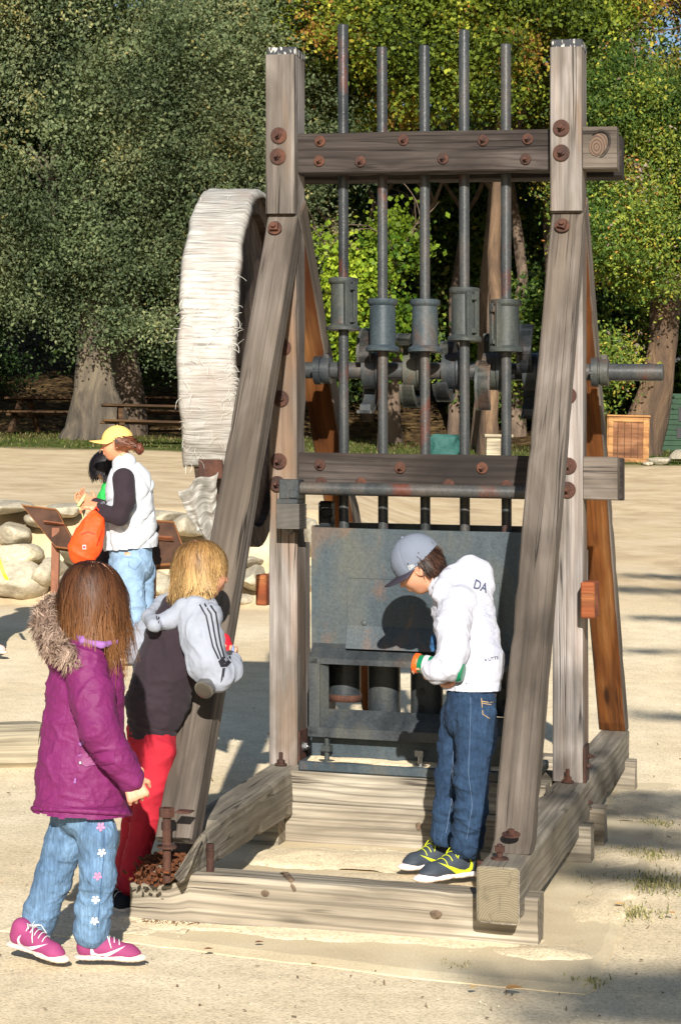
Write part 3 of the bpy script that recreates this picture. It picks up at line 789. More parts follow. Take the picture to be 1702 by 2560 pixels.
# drifts of loose sand on the pad
def drift(cx, cy, rx, ry, hgt, rot=0, seed=0):
    n_ = 26; V = []; F = []
    for i in range(n_ + 1):
        for j in range(n_ + 1):
            u, w = i / n_ * 2 - 1, j / n_ * 2 - 1; x, y = u * rx, w * ry
            x, y = x * math.cos(rot) - y * math.sin(rot), x * math.sin(rot) + y * math.cos(rot)
            p = m2w(cx + x, cy + y, 0); r = math.sqrt(u * u + w * w)
            nz = float(vnoise(np.array([[p.x * 7 + seed, p.y * 7, seed]]))[0]) + .6 * float(vnoise(np.array([[p.x * 23 + seed, p.y * 23, seed]]))[0])
            V.append((p.x, p.y, 0.006 + hgt * (max(0, 1 - r * (1 + .35 * nz)) ** .8) - .012 * min(1, max(0, r * (1 + .3 * nz) - .8) * 4)))
    for i in range(n_):
        for j in range(n_): a = i * (n_ + 1) + j; F.append((a, a + n_ + 1, a + n_ + 2, a + 1))
    return V, F
mb = MB()
for a in ((0, -.55, .55, .25, .03, 0, 1), (-.35, -.6, .3, .3, .04, .5, 2), (.0, -1.86, .85, .26, .018, 0, 4), (.85, -1.1, .10, .5, .015, 0, 5), (.80, -.2, .1, .3, .012, 0, 6), (.75, -2.02, .22, .12, .02, 0, 7), (-.7, -1.9, .3, .25, .02, 0, 8), (0.1, -1.1, .5, .35, .012, 0, 9), (.8, 1.4, .2, .6, .02, 0, 3)):
    V, F = drift(*a); mb.add(V, F)
tag(mb.build('loose_sand', m_sand, None, True), 'drifts of loose coarse sand lying on the pad', kind='stuff')

# ------------------------------------------------------------------ timber of the mill
w_post = wood('weathered_post', lin('4b433c'), lin('766d64'), lin('a09892'), stain=lin('84603f'), stain_amt=.5, ringscale=16, ring=.25, crack=.8)
w_brace = wood('weathered_brace', lin('463e36'), lin('645a50'), lin('7a7067'), stain=lin('64543f'), stain_amt=.25, ringscale=14, ring=.22, crack=.9, knots=False)
w_dark = wood('dark_rail', lin('231e1b'), lin('3b332e'), lin('574e48'), stain=lin('2c221c'), ringscale=20, ring=.5, crack=1)
w_pale = wood('pale_base', lin('766c5c'), lin('958a78'), lin('aea491'), stain=lin('6f6250'), stain_amt=.3, ringscale=19, ring=.62, crack=.8, bumps=.7)
w_sill = wood('sill_timber', lin('696154'), lin('837a6b'), lin('988f7f'), stain=lin('655b4d'), stain_amt=.35, ringscale=16, ring=.5, crack=.8, bumps=.7)
w_orange = wood('unweathered_fir', lin('4a260f'), lin('7a481f'), lin('96673a'), stain=lin('3d1c0c'), stain_amt=.8, ringscale=9, ring=.5, crack=.6)
w_block = wood('oiled_block', lin('5a2814'), lin('824426'), lin('9a6038'), ringscale=6, crack=.2, knots=False)
m_iron = metal('painted_iron', lin('25292b'), lin('3b3f3c'), lin('504f44'), rust=lin('6a4430'), rust_amt=.4, rough=.5)
m_box = metal('box_iron', lin('29343a'), lin('3b4448'), lin('4f4f46'), rust=lin('6e4c30'), rust_amt=.4, rough=.5, scale=3.2)
m_dark = metal('dark_iron', lin('202325'), lin('34383a'), lin('474740'), rust=lin('5a3a24'), rust_amt=.35, rough=.42)
m_rod = metal('stem_iron', lin('282a2b'), lin('3b3d3d'), lin('524a42'), rust=lin('5a3024'), rust_amt=.8, rough=.36, scale=4)
m_rust = metal('rust', lin('2a1a15'), lin('432a20'), lin('59392b'), rust=lin('3a2c28'), rust_amt=.9, rough=.8, scale=14)
m_black = plain('black_iron', lin('1d1c1c'), .6)
m_steel = plain('bright_steel', lin('9a9a98'), .3, .9)

def bm_(name, p0, p1, w, h, wd, mat, seed, **k): return beam(name, p0, p1, w, h, wd, mat, mill, seed=seed, **k)

# square-cut timber with cracks on the end grain
def end_cap(parent, c, wdir, hdir, ndir, w, h, seed, mat):
    """the sawn end of a timber: rings and a split"""
    c, wd, hd, nd = [Vector(q) for q in (c, wdir, hdir, ndir)]
    n_ = 34; V = []; G = []; F = []
    for i in range(n_ + 1):
        for j in range(n_ + 1):
            u, w_ = i / n_ * 2 - 1, j / n_ * 2 - 1
            x, y = u * w / 2 * .985, w_ * h / 2 * .985
            r = math.hypot(x - .02, y + .10) * 240 + 2 * float(vnoise(np.array([[x * 40, y * 40, seed]]))[0])
            d = .0006 * math.sin(r)
            cr = x - (.012 + .42 * y + .010 * float(vnoise(np.array([[y * 60, seed, 1.]]))[0]))
            d -= .010 * math.exp(-(cr / .0022) ** 2) * (1 if abs(y) < h * .48 else 0)
            edge = max(abs(u), abs(w_)); d -= .006 * max(0, edge - .93) / .07
            V.append(c + wd * x + hd * y + nd * (.004 + d)); G.append((x, y, seed))
    for i in range(n_):
        for j in range(n_): a = i * (n_ + 1) + j; F.append((a, a + n_ + 1, a + n_ + 2, a + 1))
    mb = MB(); mb.add(V, F, 0, G); o = mb.build('end_grain', mat, parent, True, True, local=True)
    return fix_normals(o)
m_end, n, b = newmat('end_grain_wood'); v = N(n, 'ShaderNodeAttribute', attribute_name='gc').outputs['Vector']
w = N(n, 'ShaderNodeTexWave', wave_type='RINGS', rings_direction='SPHERICAL'); w.inputs['Scale'].default_value = 45; w.inputs['Distortion'].default_value = 2.5
n.links.new(mapping(n, v, (1, 1, 0), (-.02, .10, 0)), w.inputs[0])
base = ramp(n, w.outputs[1], [(.2, lin('665c4a')), (.8, lin('7d7259'))]).outputs[0]
base = mixc(n, ramp(n, noise(n, v, 14, 3), [(.55, (0,) * 3), (.72, (.6,) * 3)]).outputs[0], base, lin('453b2e'))
n.links.new(base, b.inputs['Base Color']); b.inputs['Roughness'].default_value = .9; bump(n, b, noise(n, v, 300, 2), .3, .002)

def bolt(parent, c, nrm, r=.033, nut=.016, stud=.02, mat=None, hexa=False, long=0):
    """washer, nut and threaded end"""
    c = Vector(c); nrm = Vector(nrm).normalized(); mb = MB()
    a = Vector((0, 0, 1)) if abs(nrm.z) < .9 else Vector((1, 0, 0)); u = nrm.cross(a).normalized(); w = nrm.cross(u)
    t = random.uniform(0, 1.5)
    mb.lathe(c, nrm, [(0, r), (.005, r), (.007, r * .9), (.007, r * .3)], 20)
    k = 6 if hexa else 4; base = c + nrm * (.006 + long)
    pr = [(math.cos(t + 2 * math.pi * i / k) * nut * (1.0 if hexa else 1.15), math.sin(t + 2 * math.pi * i / k) * nut * (1.0 if hexa else 1.15)) for i in range(k)]
    mb.prism(pr, 0, nut * .95, lambda x, y, d: base + u * x + w * y + nrm * d)
    if long: mb.tube([c, base], nut * .55, 10)
    mb.tube([base, base + nrm * (nut + stud)], nut * .5, 10)
    return fix_normals(mb.build('bolt', mat or m_rust, parent, False, True, local=True))

posts = {}
for sx, xl, xr in ((-1, -.658, -.538), (1, .533, .657)):
    xc, wd_ = (xl + xr) / 2, xr - xl
    # upright; two lengths of timber bolted together, with a scarf line at 2.59
    p = bm_('post', (xc, .085, .285), (xc, .085, 3.29), wd_, .17, (1, 0, 0), w_post, 3 + sx, ch=.007)
    posts[sx] = p
    mb = MB()                                            # flaking black and white paint on the head of the post
    mb.box(xl - .002, xr + .002, -.002, .172, 3.262, 3.297, 0, .004)
    m_cap = bpy.data.materials.get('flaking_paint')
    if m_cap is None:
        m_cap, n, b = newmat('flaking_paint'); v = N(n, 'ShaderNodeTexCoord').outputs['Object']
        base = ramp(n, noise(n, mapping(n, v, (60, 60, 22)), 1, 3, .6), [(.56, lin('24262a')), (.60, lin('b9b4a8'))]).outputs[0]
        n.links.new(base, b.inputs['Base Color']); b.inputs['Roughness'].default_value = .7
    mb.build('post_cap', m_cap, p, False, True, local=True)
    b_ = bm_('backing_board', (xc, .225, .285), (xc, .225, 1.22), wd_ * .9, .10, (1, 0, 0), w_post, 9 + sx, ch=.006)
    # raking struts, front and rear
    dz, dy = 2.59 - .29, 1.81; ln = math.hypot(dz, dy); t = Vector((0, -dy, -dz)) / ln; nrm = Vector((0, -dz, dy)) / ln
    xf, yf, zf = (.618, -1.80, .289) if sx > 0 else (-.500, -1.86, .252)
    V, F, G = beam_vf(Vector((xc + .004, .0, 2.595)) - nrm * .055, Vector((xf, yf, .30)) - nrm * .055 + t * .03, wd_ + .005, .11, (1, 0, 0), ch=.006, seed=21 + sx)
    V = np.array(V); V[:, 2] = np.clip(V[:, 2], zf, 2.592)        # feet cut level on the sill, heads cut level under the post's upper length
    mb = MB(); mb.add(V.tolist(), F, 0, G.tolist()); fb = mb.build('front_strut', w_brace, mill, False, True, local=True)
    bolt(fb, (xc - .01, .0 - .075, 2.53), (0, -.93, .3), .03, .02, .012)
    dy = 1.95; t = Vector((0, dy, -dz)); t.normalize(); nrm = Vector((0, -t.z * -1, t.y)) ; nrm = Vector((0, t.z, -t.y)).normalized() * -1
    V, F, G = beam_vf(Vector((xc, .12, 2.64)), Vector((xc, 2.03, .26)), wd_ + .012, .12, (1, 0, 0), ch=.006, seed=31 + sx)
    V = np.array(V); V[:, 2] = np.clip(V[:, 2], .289, 2.7)
    mb = MB(); mb.add(V.tolist(), F, 0, G.tolist())
    # the sheltered underside kept its orange colour, the outer faces greyed
    rb = fix_normals(mb.build('rear_strut', [w_brace, w_orange], mill, False, True, local=True))
    me = rb.data; mi = []
    for q in me.polygons: mi.append(1 if (q.normal.y < -.5 and abs(q.center.x - xc + SHEAR * q.center.z) < .052) else 0)
    me.polygons.foreach_set('material_index', mi)
# scarf boards: the front of each post is a separate thick board above the strut, standing 3 mm proud
for sx, xl, xr in ((-1, -.658, -.538), (1, .533, .657)):
    bm_('post_facing', ((xl + xr) / 2, -.014, 2.597), ((xl + xr) / 2, -.014, 3.26), xr - xl + .003, .034, (1, 0, 0), w_post, 41 + sx, ch=.005)

# rails that hold the stems
for z0, z1, nm, sd_ in ((2.772, 2.942, 'upper', 5), (1.428, 1.604, 'lower', 8)):
    zc = (z0 + z1) / 2; r = bm_('front_rail', (-.537, .088, zc), (.532, .088, zc), .09, z1 - z0, (0, 1, 0), w_dark, sd_, ch=.006)
    rr = bm_('rear_rail', (-.655, .30, zc), (.795, .30, zc), .12, z1 - z0, (0, 1, 0), w_dark, sd_ + 1, ch=.006)
    bm_('rail_end', (.659, .06, zc), (.797, .06, zc), .10, z1 - z0 - .002, (0, 1, 0), w_brace, sd_ + 2, ch=.005)
    if nm == 'upper':
        for x, z in ((-.442, 2.907), (-.087, 2.906), (.246, 2.899), (.431, 2.901), (-.446, 2.824), (-.270, 2.819), (.079, 2.826), (.422, 2.819)):
            bolt(r, (x, .041, z), (0, -1, 0), .023, .011, .014)
    else:
        for x, z in ((-.446, 1.552), (-.103, 1.546), (.240, 1.550), (-.44, 1.478), (-.27, 1.478), (.10, 1.478), (.34, 1.478)):
            bolt(r, (x, .041, z), (0, -1, 0), .024, .012, .014)
for x, z, s_ in ((-.601, 2.921, -1), (-.605, 2.834, -1), (-.602, 1.826, -1), (-.612, 1.564, -1), (-.618, 1.468, -1), (-.592, 2.041, -1),
                 (.577, 2.931, 1), (.577, 2.830, 1), (.600, 1.564, 1), (.596, 1.467, 1), (.60, 1.85, 1)):
    bolt(posts[s_], (x, -.034 if z > 2.6 else -.003, z), (0, -1, 0), .034, .013, .018)
for s_, x in ((-1, -.596), (1, .60)): bolt(posts[s_], (x, -.045, .29), (0, 0, 1), .026, .017, .03, hexa=True)

# the big oval knot in the rail's right end
m_knot, n, b = newmat('knot_wood'); v = N(n, 'ShaderNodeAttribute', attribute_name='gc').outputs['Vector']
w = N(n, 'ShaderNodeTexWave', wave_type='RINGS', rings_direction='SPHERICAL'); w.inputs['Scale'].default_value = 30; w.inputs['Distortion'].default_value = 2
n.links.new(mapping(n, v, (1, 0, .7), (-.715, 0, -2.0)), w.inputs[0])
n.links.new(ramp(n, w.outputs[1], [(.25, lin('46362c')), (.8, lin('66513f'))]).outputs[0], b.inputs['Base Color']); b.inputs['Roughness'].default_value = .85
mb = MB(); V = []
for i in range(24):
    a = 2 * math.pi * i / 24; V.append((.722 + .036 * math.cos(a) + .008 * math.sin(a), .006, 2.868 + .046 * math.sin(a)))
V.append((.722, .003, 2.868)); mb.add(V, [(i, (i + 1) % 24, 24) for i in range(24)]); mb.build('knot', m_knot, [o for o in mill.children if o.name.startswith('rail_end')][0], True, True, local=True)
mb = MB(); mb.tube([(.722 + .044 * math.cos(a) + .012 * math.sin(a), .008, 2.868 + .056 * math.sin(a)) for a in np.linspace(-1.2, 2.4, 14)], [.001] + [.006] * 12 + [.001], 6)
mb.build('knot_ring', w_dark, [o for o in mill.children if o.name.startswith('rail_end')][0], True, True, local=True)

# sleepers, sills
for nm, y, z1, x0, x1, sd_ in (('sleeper', -1.865, .172, -.632, .722, 51), ('sleeper', .17, .168, -.72, .733, 53), ('sleeper', 1.86, .160, -.72, .717, 54)):
    V, F, G = beam_vf((x0, y, z1 / 2 - .01), (x1, y, z1 / 2 - .01), .145, z1 + .02, (0, 1, 0), ch=.007, amp=.003, seed=sd_, endamp=.003); V = np.array(V)
    if y < -1: V[:, 2] -= np.clip((-.435 - V[:, 0]) / .05, 0, 1) * np.clip(V[:, 2] / .17, 0, 1) * (.045 + .012 * vnoise(V * 30))
    mb = MB(); mb.add(V.tolist(), F, 0, G.tolist()); mb.build(nm, w_pale, mill, False, True, local=True)
for x0, x1 in ((.535, .723), (-.72, -.535)): bm_('sleeper', (x0, -.262, .07), (x1, -.262, .07), .135, .175, (0, 1, 0), w_pale, 56, ch=.007, endamp=.003)
bm_('bed_beam', (-.533, -.15, .075), (.545, -.15, .075), .14, .175, (0, 1, 0), w_pale, 57, ch=.006, amp=.003)
bm_('bed_block', (-.515, -.135, .228), (.53, -.135, .228), .145, .126, (0, 1, 0), w_pale, 58, ch=.005, amp=.003)
bm_('bed_block', (-.5, .14, .17), (.53, .14, .17), .3, .24, (0, 1, 0), w_pale, 59, ch=.005)
rs = bm_('sill', (.613, -2.06, .198), (.600, 2.03, .198), .137, .178, (1, 0, 0), w_sill, 61, ch=.010, amp=.003)
end_cap(rs, (.613, -2.062, .198), (1, 0, 0), (0, 0, 1), (0, -1, 0), .132, .172, 3, m_end)
# left sill: rotten at its front end
V, F, G = beam_vf((-.470, -2.07, .198), (-.70, 2.03, .198), .137, .178, (1, 0, 0), ch=.010, amp=.003, seed=63, seg=.035)
V = np.array(V); rot = np.clip((-1.55 - V[:, 1]) / .2, 0, 1); top = np.clip((V[:, 2] - .14) / .15, 0, 1); uc = V[:, 0] - (-.470 - .0561 * (V[:, 1] + 2.07))
V[:, 2] += np.clip((-V[:, 1] - .3) / 1.7, 0, 1) * .055 * (1 - np.clip((V[:, 2] - .11) / .17, 0, 1))
lft = np.clip((.045 - uc) / .03, 0, 1)
V[:, 2] -= rot * top * lft * (.13 + .05 * vnoise(V * 30)); V[:, 0] += rot * .005 * vnoise(V * 22 + 4)
V[:, 1] += np.clip((-1.75 - V[:, 1]) / .3, 0, 1) * (1.6 * np.clip(V[:, 2] - .17, 0, 1) + .02 * vnoise(V * 40)) + np.clip((-1.8 - V[:, 1]) / .2, 0, 1) * lft * .10
mb = MB(); mb.add(V.tolist(), F, 0, G.tolist()); ls = mb.build('sill', w_sill, mill, False, True, local=True); ls.name = 'sill.001'
m_rot = plain('rotten_wood', lin('5a3218'), .95, bs=60, bstr=.8, var=.5, vscale=40)
mb = MB()
for _ in range(700):                                     # crumbled heartwood
    x = random.uniform(-.60, -.47); y = random.gauss(-1.87, .08); z = .135 + random.random() * .06 + .02 * random.random(); s = random.uniform(.003, .010)
    T = Matrix.Translation((x, y, z)) @ Matrix.Rotation(random.uniform(0, 6), 4, (random.random(), random.random(), random.random()))
    mb.box(-s, s, -s * .6, s * .6, -s * .35, s * .35, 0, 0, T)
o = mb.build('rotten_heartwood', m_rot, ls, False, True, local=True); o['kind'] = 'stuff'
# long bolts that held the left strut, studs on the front sleeper, bolts on the right sill
def stud(x, y, z0, z1, r=.012, head=True, parent=None):
    mb = MB(); mb.tube([(x, y, z0), (x, y, z1)], r, 12)
    if head:
        pr = [(math.cos(i * math.pi / 3) * r * 1.9, math.sin(i * math.pi / 3) * r * 1.9) for i in range(6)]
        mb.prism(pr, z1 - .03, z1, lambda a, c, d: Vector((x + a, y + c, d)))
    else:
        for k in range(9): mb.lathe((x, y, z1 - .045 + k * .005), (0, 0, 1), [(0, r), (.0025, r * 1.12), (.005, r)], 12)
    return fix_normals(mb.build('stud', m_rust, parent, False, True, local=True))
stud(-.485, -2.00, .15, .395, .014, True, ls)
mb = MB(); mb.lathe((-.485, -2.00, .262), (0, 0, 1), [(0, .01), (.001, .033), (.008, .033), (.012, .018), (.02, .014)], 20); mb.build('washer', m_rust, ls, False, True, local=True)
mb = MB(); mb.box(-.47, -.42, -1.96, -1.90, .372, .378, 0, .002); mb.build('washer', m_rust, ls, False, True, local=True)
fs = [o for o in mill.children if o.name.startswith('sleeper')][0]
stud(-.373, -1.88, .15, .265, .013, False, fs); stud(.531, -1.87, .15, .27, .013, False, fs)
bolt(rs, (.60, -1.93, .288), (0, 0, 1), .028, .018, .006, hexa=True, long=.018)
# a hollow whittled in the strut for the second bolt
mb = MB(); mb.lathe((.622, -1.825, .350), (0, -.2, .97), [(0, .030), (.004, .030), (.005, .012), (.018, .012), (.02, .008)], 20); mb.build('washer', m_rust, rs, False, True, local=True)

# knots that stand proud of the front sleeper, and the splinter torn from its top edge
m_kn = plain('dark_knot', lin('5c4c3c'), .9, bs=120, bstr=.6, var=.45, vscale=70)
for x, y, z, rx, rz_ in ((.395, -1.939, .098, .020, .015), (-.17, -1.939, .125, .014, .011), (.02, -.222, .10, .013, .017)):
    V = []; par = fs if y < -1 else mill
    for q, rr_ in enumerate((1.0, .72, .4)):
        for i in range(14): a = 2 * math.pi * i / 14; V.append((x + rx * rr_ * math.cos(a) * (1 + .12 * math.sin(3 * a)), y - .0015 * q, z + rz_ * rr_ * math.sin(a)))
    V.append((x, y - .001, z)); F = [(q * 14 + i, q * 14 + (i + 1) % 14, (q + 1) * 14 + (i + 1) % 14, (q + 1) * 14 + i) for q in range(2) for i in range(14)] + [(28 + i, 28 + (i + 1) % 14, 42) for i in range(14)]
    mb = MB(); mb.add(V, F); mb.build('knot', m_kn, par, True, True, local=True)
mb = MB(); mb.tube([(-.135, -1.83, .170), (-.112, -1.88, .180), (-.085, -1.925, .168), (-.070, -1.94, .140)], [.006, .011, .012, .005], 7); mb.tube([(-.15, -1.82, .172), (-.125, -1.86, .182)], [.002, .005], 5)
mb.build('splinter', m_kn, fs, False, True, local=True)
# small varnished blocks screwed to the posts
for x0, x1, y0, y1, z0, z1 in ((.659, .715, -.10, .10, .955, 1.10), (-.705, -.66, -.04, .10, .955, 1.085)):
    mb = MB(); mb.box(x0, x1, y0, (y0 + y1) / 2 - .002, z0, z1, 0, .005); mb.box(x0, x1, (y0 + y1) / 2, y1, z0, z1, 0, .005)
    mb.build('wooden_block', w_block, posts[1 if x0 > 0 else -1], False, True, local=True)
# iron tie plates at the foot of the posts
for x, s_ in ((-.53, -1), (.663, 1)):
    mb = MB(); mb.box(x - .004, x + .004, .0, .15, .11 if s_ > 0 else .30, .43, 0, .001); mb.build('tie_plate', m_rust, posts[s_], False, True, local=True)
    if s_ < 0: bolt(posts[s_], (x + .004, .06, .36), (1, 0, 0), .02, .014, .01, m_steel)
    else:
        for z in (.20, .35, .16, .38): bolt(posts[s_], (x + .004, .05 + .06 * (z % .1 > .05), z), (1, 0, 0), .012, .01, .01)

# ------------------------------------------------------------------ stems, tappets, camshaft
stems = [(-.372, 3.42, 2.347, 2.125, 1), (-.203, 3.32, 2.258, 2.037, 0), (-.022, 3.322, 2.255, 2.035, 0), (.146, 3.382, 2.304, 2.081, 1), (.322, 3.319, 2.254, 2.036, 1)]
for i, (x, top, t1, t0, key) in enumerate(stems):
    mb = MB(); mb.lathe((x, .17, .55), (0, 0, 1), [(0, .0215), (top - .55 - .004, .0215), (top - .55, .018)], 24)
    st = auto_smooth(mb.build('stem', m_rod, mill, True, True, local=True))
    mb = MB(); h = t1 - t0
    mb.lathe((x, .17, t0), (0, 0, 1), [(0, .05), (.0, .072), (.012, .073), (.020, .066), (.026, .056), (h - .03, .054), (h - .022, .062), (h - .016, .064), (h - .002, .064), (h, .058), (h, .03)], 32)
    if key:                                              # keyed side with its two gib ends
        a = .8 if i != 4 else 2.4
        T = Matrix.Translation((x, .17, t0)) @ Matrix.Rotation(-a, 4, 'Z')
        mb.box(.030, .066, -.03, -.006, .016, h - .016, 0, .002, T); mb.box(.030, .066, .010, .030, .016, h - .016, 0, .002, T)
        mb.box(.045, .074, -.012, .014, .03, .05, 0, .002, T); mb.box(.045, .074, -.012, .014, h - .055, h - .03, 0, .002, T)
    tp = auto_smooth(fix_normals(mb.build('tappet', m_box if i in (1, 2) else m_iron, st, True, True, local=True)))
    # stamp head inside the mortar
    mb = MB(); zb = [.56, .50, .49, .505, .53][i]
    prof = [(0, .045), (0, .070), (.03, .070), (.032, .067), (.26, .067), (.27, .05)] if i == 0 else [(0, .05), (0, .067), (.005, .068), (.28, .068), (.29, .05)]
    mb.lathe((x + .018, .10, zb), (0, 0, 1), prof, 32)
    hd = auto_smooth(mb.build('stamp_head', m_dark, st, True, True, local=True))
    mb = MB()
    for dz in ((.13,) if i in (0, 1) else (.055, .125)):
        if i == 1: continue
        mb = MB(); mb.box(x + .0, x + .020, .026, .033 + .02, zb + dz - .008, zb + dz + .016, 0, 0); mb.build('keyway', m_black, st, False, True, local=True)
    if i == 0:
        mb = MB(); mb.lathe((x + .018, .10, zb - .003), (0, 0, 1), [(0, .05), (0, .072), (.028, .0725), (.031, .068)], 32); mb.build('shoe_collar', m_rust, st, True, True, local=True)
YS = .34
mb = MB(); mb.lathe((-.60, YS, 1.965), (1, 0, 0), [(0, .036), (1.555, .036), (1.56, .032)], 28)
sh = auto_smooth(mb.build('camshaft', m_rod, mill, True, True, local=True))
for x0, s_ in ((-.536, 1), (.66, 1)):                     # shaft collars with clamp bolts
    mb = MB(); mb.lathe((x0, YS, 1.965), (1, 0, 0), [(0, .045), (0, .062), (.028, .062), (.03, .052), (.036, .052), (.038, .058), (.07, .058), (.074, .045)], 28)
    mb.box(x0 + .04, x0 + .066, YS - .022, YS + .022, 2.015, 2.038, 0, .002); mb.box(x0 - .006, x0 + .03, YS - .064, YS - .05, 1.955, 1.962, 0, 0)
    auto_smooth(fix_normals(mb.build('collar', m_dark, mill, True, True, local=True)))
def cam_arm(x0, x1, a0, sweep=1, L=.155):
    """one curved arm of a cam: spiral growing away from the hub"""
    P = []; n_ = 14
    out = []; inn = []
    for k in range(n_ + 1):
        t = k / n_; a = a0 + sweep * t * 1.55; r = .058 + t ** .85 * (L - .058); wdt = .040 - .014 * t
        out.append((math.cos(a) * (r + wdt * .6), math.sin(a) * (r + wdt * .6))); inn.append((math.cos(a) * (r - wdt), math.sin(a) * (r - wdt)))
    return out + inn[::-1]
for i, (xc, a0) in enumerate(((-.285, -.4), (-.105, .9), (.062, 1.9), (.235, 2.6), (.408, .1))):
    cm = None; mb = MB()
    mb.lathe((xc - .035, YS, 1.965), (1, 0, 0), [(0, .05), (.002, .078), (.06, .080), (.066, .088), (.094, .088), (.097, .05)], 28)
    for q in (0, math.pi):
        po = cam_arm(0, 0, a0 + q, 1 if i % 2 else -1, .185)
        mb.prism(po, xc - .040, xc + .006, lambda u, v, d: Vector((d, YS + u, 1.965 + v)))
        # the wide wearing face of the arm
        mb.prism(po[:15] + [(u * .93, v * .93) for u, v in po[:15][::-1]], xc - .052, xc + .012, lambda u, v, d: Vector((d, YS + u, 1.965 + v)))
    auto_smooth(fix_normals(mb.build('cam', m_iron if i % 2 else m_dark, mill, True, True, local=True)), 40)
# pipe across the front, its clamp and the screw jack under it
mb = MB(); mb.lathe((-.51, -.08, 1.452), (1, 0, 0), [(0, .0265), (1.0, .0265)], 24); auto_smooth(mb.build('feed_pipe', m_rod, mill, True, True, local=True))
mb = MB(); mb.box(-.580, -.497, -.13, -.03, 1.405, 1.489, 0, .004); mb.box(-.590, -.500, -.135, -.02, 1.385, 1.407, 0, .003); mb.box(-.535, -.500, -.137, -.13, 1.41, 1.445, 0, .003)
mb.build('pipe_clamp', m_dark, mill, False, True, local=True)
mb = MB()
for k in range(20): z = 1.386 - k * .0052; mb.box(-.590 + .0015 * (k % 2), -.492 - .0015 * (k % 2), -.135, -.005, z - .0046, z, 0, .001)
mb.lathe((-.553, -.07, 1.258), (0, 0, 1), [(0, .012), (.012, .026), (.03, .03)], 8)
mb.build('screw_block', plain('greased_iron', lin('55504a'), .6, bs=50, var=.35), mill, False, True, local=True)
mb = MB(); mb.box(-.485, -.43, .17, .26, 1.29, 1.40, 0, .01); mb.box(-.47, -.42, .15, .2, 1.33, 1.37, 0, .008); mb.tube([(-.475, .14, 1.385), (-.44, .13, 1.33)], .003, 6)
mb.build('catch_bracket', m_black, mill, False, True, local=True)

# ------------------------------------------------------------------ mortar box
mortar = mesh_np('mortar_box', *(lambda m: (np.array(m.V), m.F))(MB().box(-.447, .447, .285, .30, .78, 1.31, 0, .003)), m_dark, mill, False, local=True)
mortar['label'] = 'grey iron mortar box with a low framed opening'
YF = -.115
def plate(name, *bx, mat=m_box, c=.002):
    mb = MB()
    for q in bx: mb.box(*q, 0, c)
    return mb.build(name, mat, mortar, False, True, local=True)
V, F, G = beam_vf((-.447, YF + .006, 1.045), (.447, YF + .006, 1.045), .012, .495, (0, 1, 0), ch=.002, amp=.003, seg=.05)
mb = MB(); mb.add(V.tolist(), F, 0, G.tolist()); mb.build('front_plate', m_box, mortar, False, True, local=True)
plate('side_plate', (-.447, -.435, YF + .012, .285, .33, 1.30)); plate('side_plate', (.435, .447, YF + .012, .285, .33, 1.30))
plate('front_plate', (-.447, -.375, YF, YF + .012, .50, .797)); plate('front_plate', (.36, .447, YF, YF + .012, .50, .797)); 
plate('lower_plate', (-.447, .447, YF, YF + .014, .34, .50))
plate('rear_plate', (-.447, .447, .285, .30, .34, .50)); 
mb = MB()                                                # folded apron with a rivet
mb.prism([(YF - .004, 1.087), (YF - .014, 1.085), (YF - .018, .893), (YF - .052, .800), (YF - .045, .798), (YF - .006, .885)], -.292, .335, lambda u, v, d: Vector((d, u, v)))
fix_normals(mb.build('apron_plate', m_box, mortar, False, True, local=True))
mb = MB(); mb.lathe((-.222, YF - .012, .905), (0, -1, 0), [(0, .015), (.006, .013), (.010, .006)], 16); mb.build('rivet', m_box, mortar, True, True, local=True)
# angle-iron surround of the opening
FR = YF - .075
fr = MB()
fr.prism([(YF, .803), (YF, .815), (FR, .758), (FR, .735), (FR + .01, .735), (FR + .012, .752)], -.440, .44, lambda u, v, d: Vector((d, u, v)))
fr.prism([(YF, .545), (FR + .01, .475), (FR, .475), (FR, .435), (FR + .012, .432), (FR + .02, .452), (YF, .50)], -.445, .44, lambda u, v, d: Vector((d, u, v)))
for s_ in (-1, 1):
    x = -.44 if s_ < 0 else .44
    fr.prism([(x, YF), (x - s_ * .065, YF), (x - s_ * .075, FR + .03), (x - s_ * .036, FR), (x, FR)], .445, .762, lambda u, v, d: Vector((u, v, d)))
    fr.box(*sorted((x - s_ * .034, x - s_ * .046)), FR - .002, FR + .035, .475, .758, 0, 0)
fix_normals(fr.build('frame', m_dark, mortar, False, True, local=True))
plate('divider', (-.283, -.270, .25, .27, .49, .80), mat=m_rust); plate('divider', (-.085, -.075, .25, .27, .49, .53), mat=m_rust)
# base plate, sand lying on it and holding-down bolts
plate('base_plate', (-.482, .482, -.205, .29, .293, .334), mat=m_box, c=.006)
V, F = [], []
for i in range(41):
    for j in range(7):
        x = -.45 + .9 * i / 40; y = -.195 + .078 * j / 6; z = .335 + .012 * j / 6 + .004 * float(vnoise(np.array([[x * 20, y * 40, 0]]))[0]); V.append((x, y, z))
for i in range(40):
    for j in range(6): a = i * 7 + j; F.append((a, a + 7, a + 8, a + 1))
mb = MB(); mb.add(V, F); o = mb.build('settled_sand', m_sand, mortar, True, True, local=True); o['kind'] = 'stuff'
for x in (-.371, .017, .38):
    mb = MB(); mb.lathe((x, -.165, .336), (0, 0, 1), [(0, .034), (.004, .034), (.005, .014)], 18); mb.tube([(x, -.165, .335), (x, -.165, .43 if x < 0 else .395)], .0105, 12)
    pr = [(math.cos(i * math.pi / 2 + .6) * .026, math.sin(i * math.pi / 2 + .6) * .026) for i in range(4)]
    mb.prism(pr, .375, .40, lambda a, c, d: Vector((x + a, -.165 + c, d))); fix_normals(mb.build('bolt', m_steel if x > 0 else m_iron, mortar, False, True, local=True))

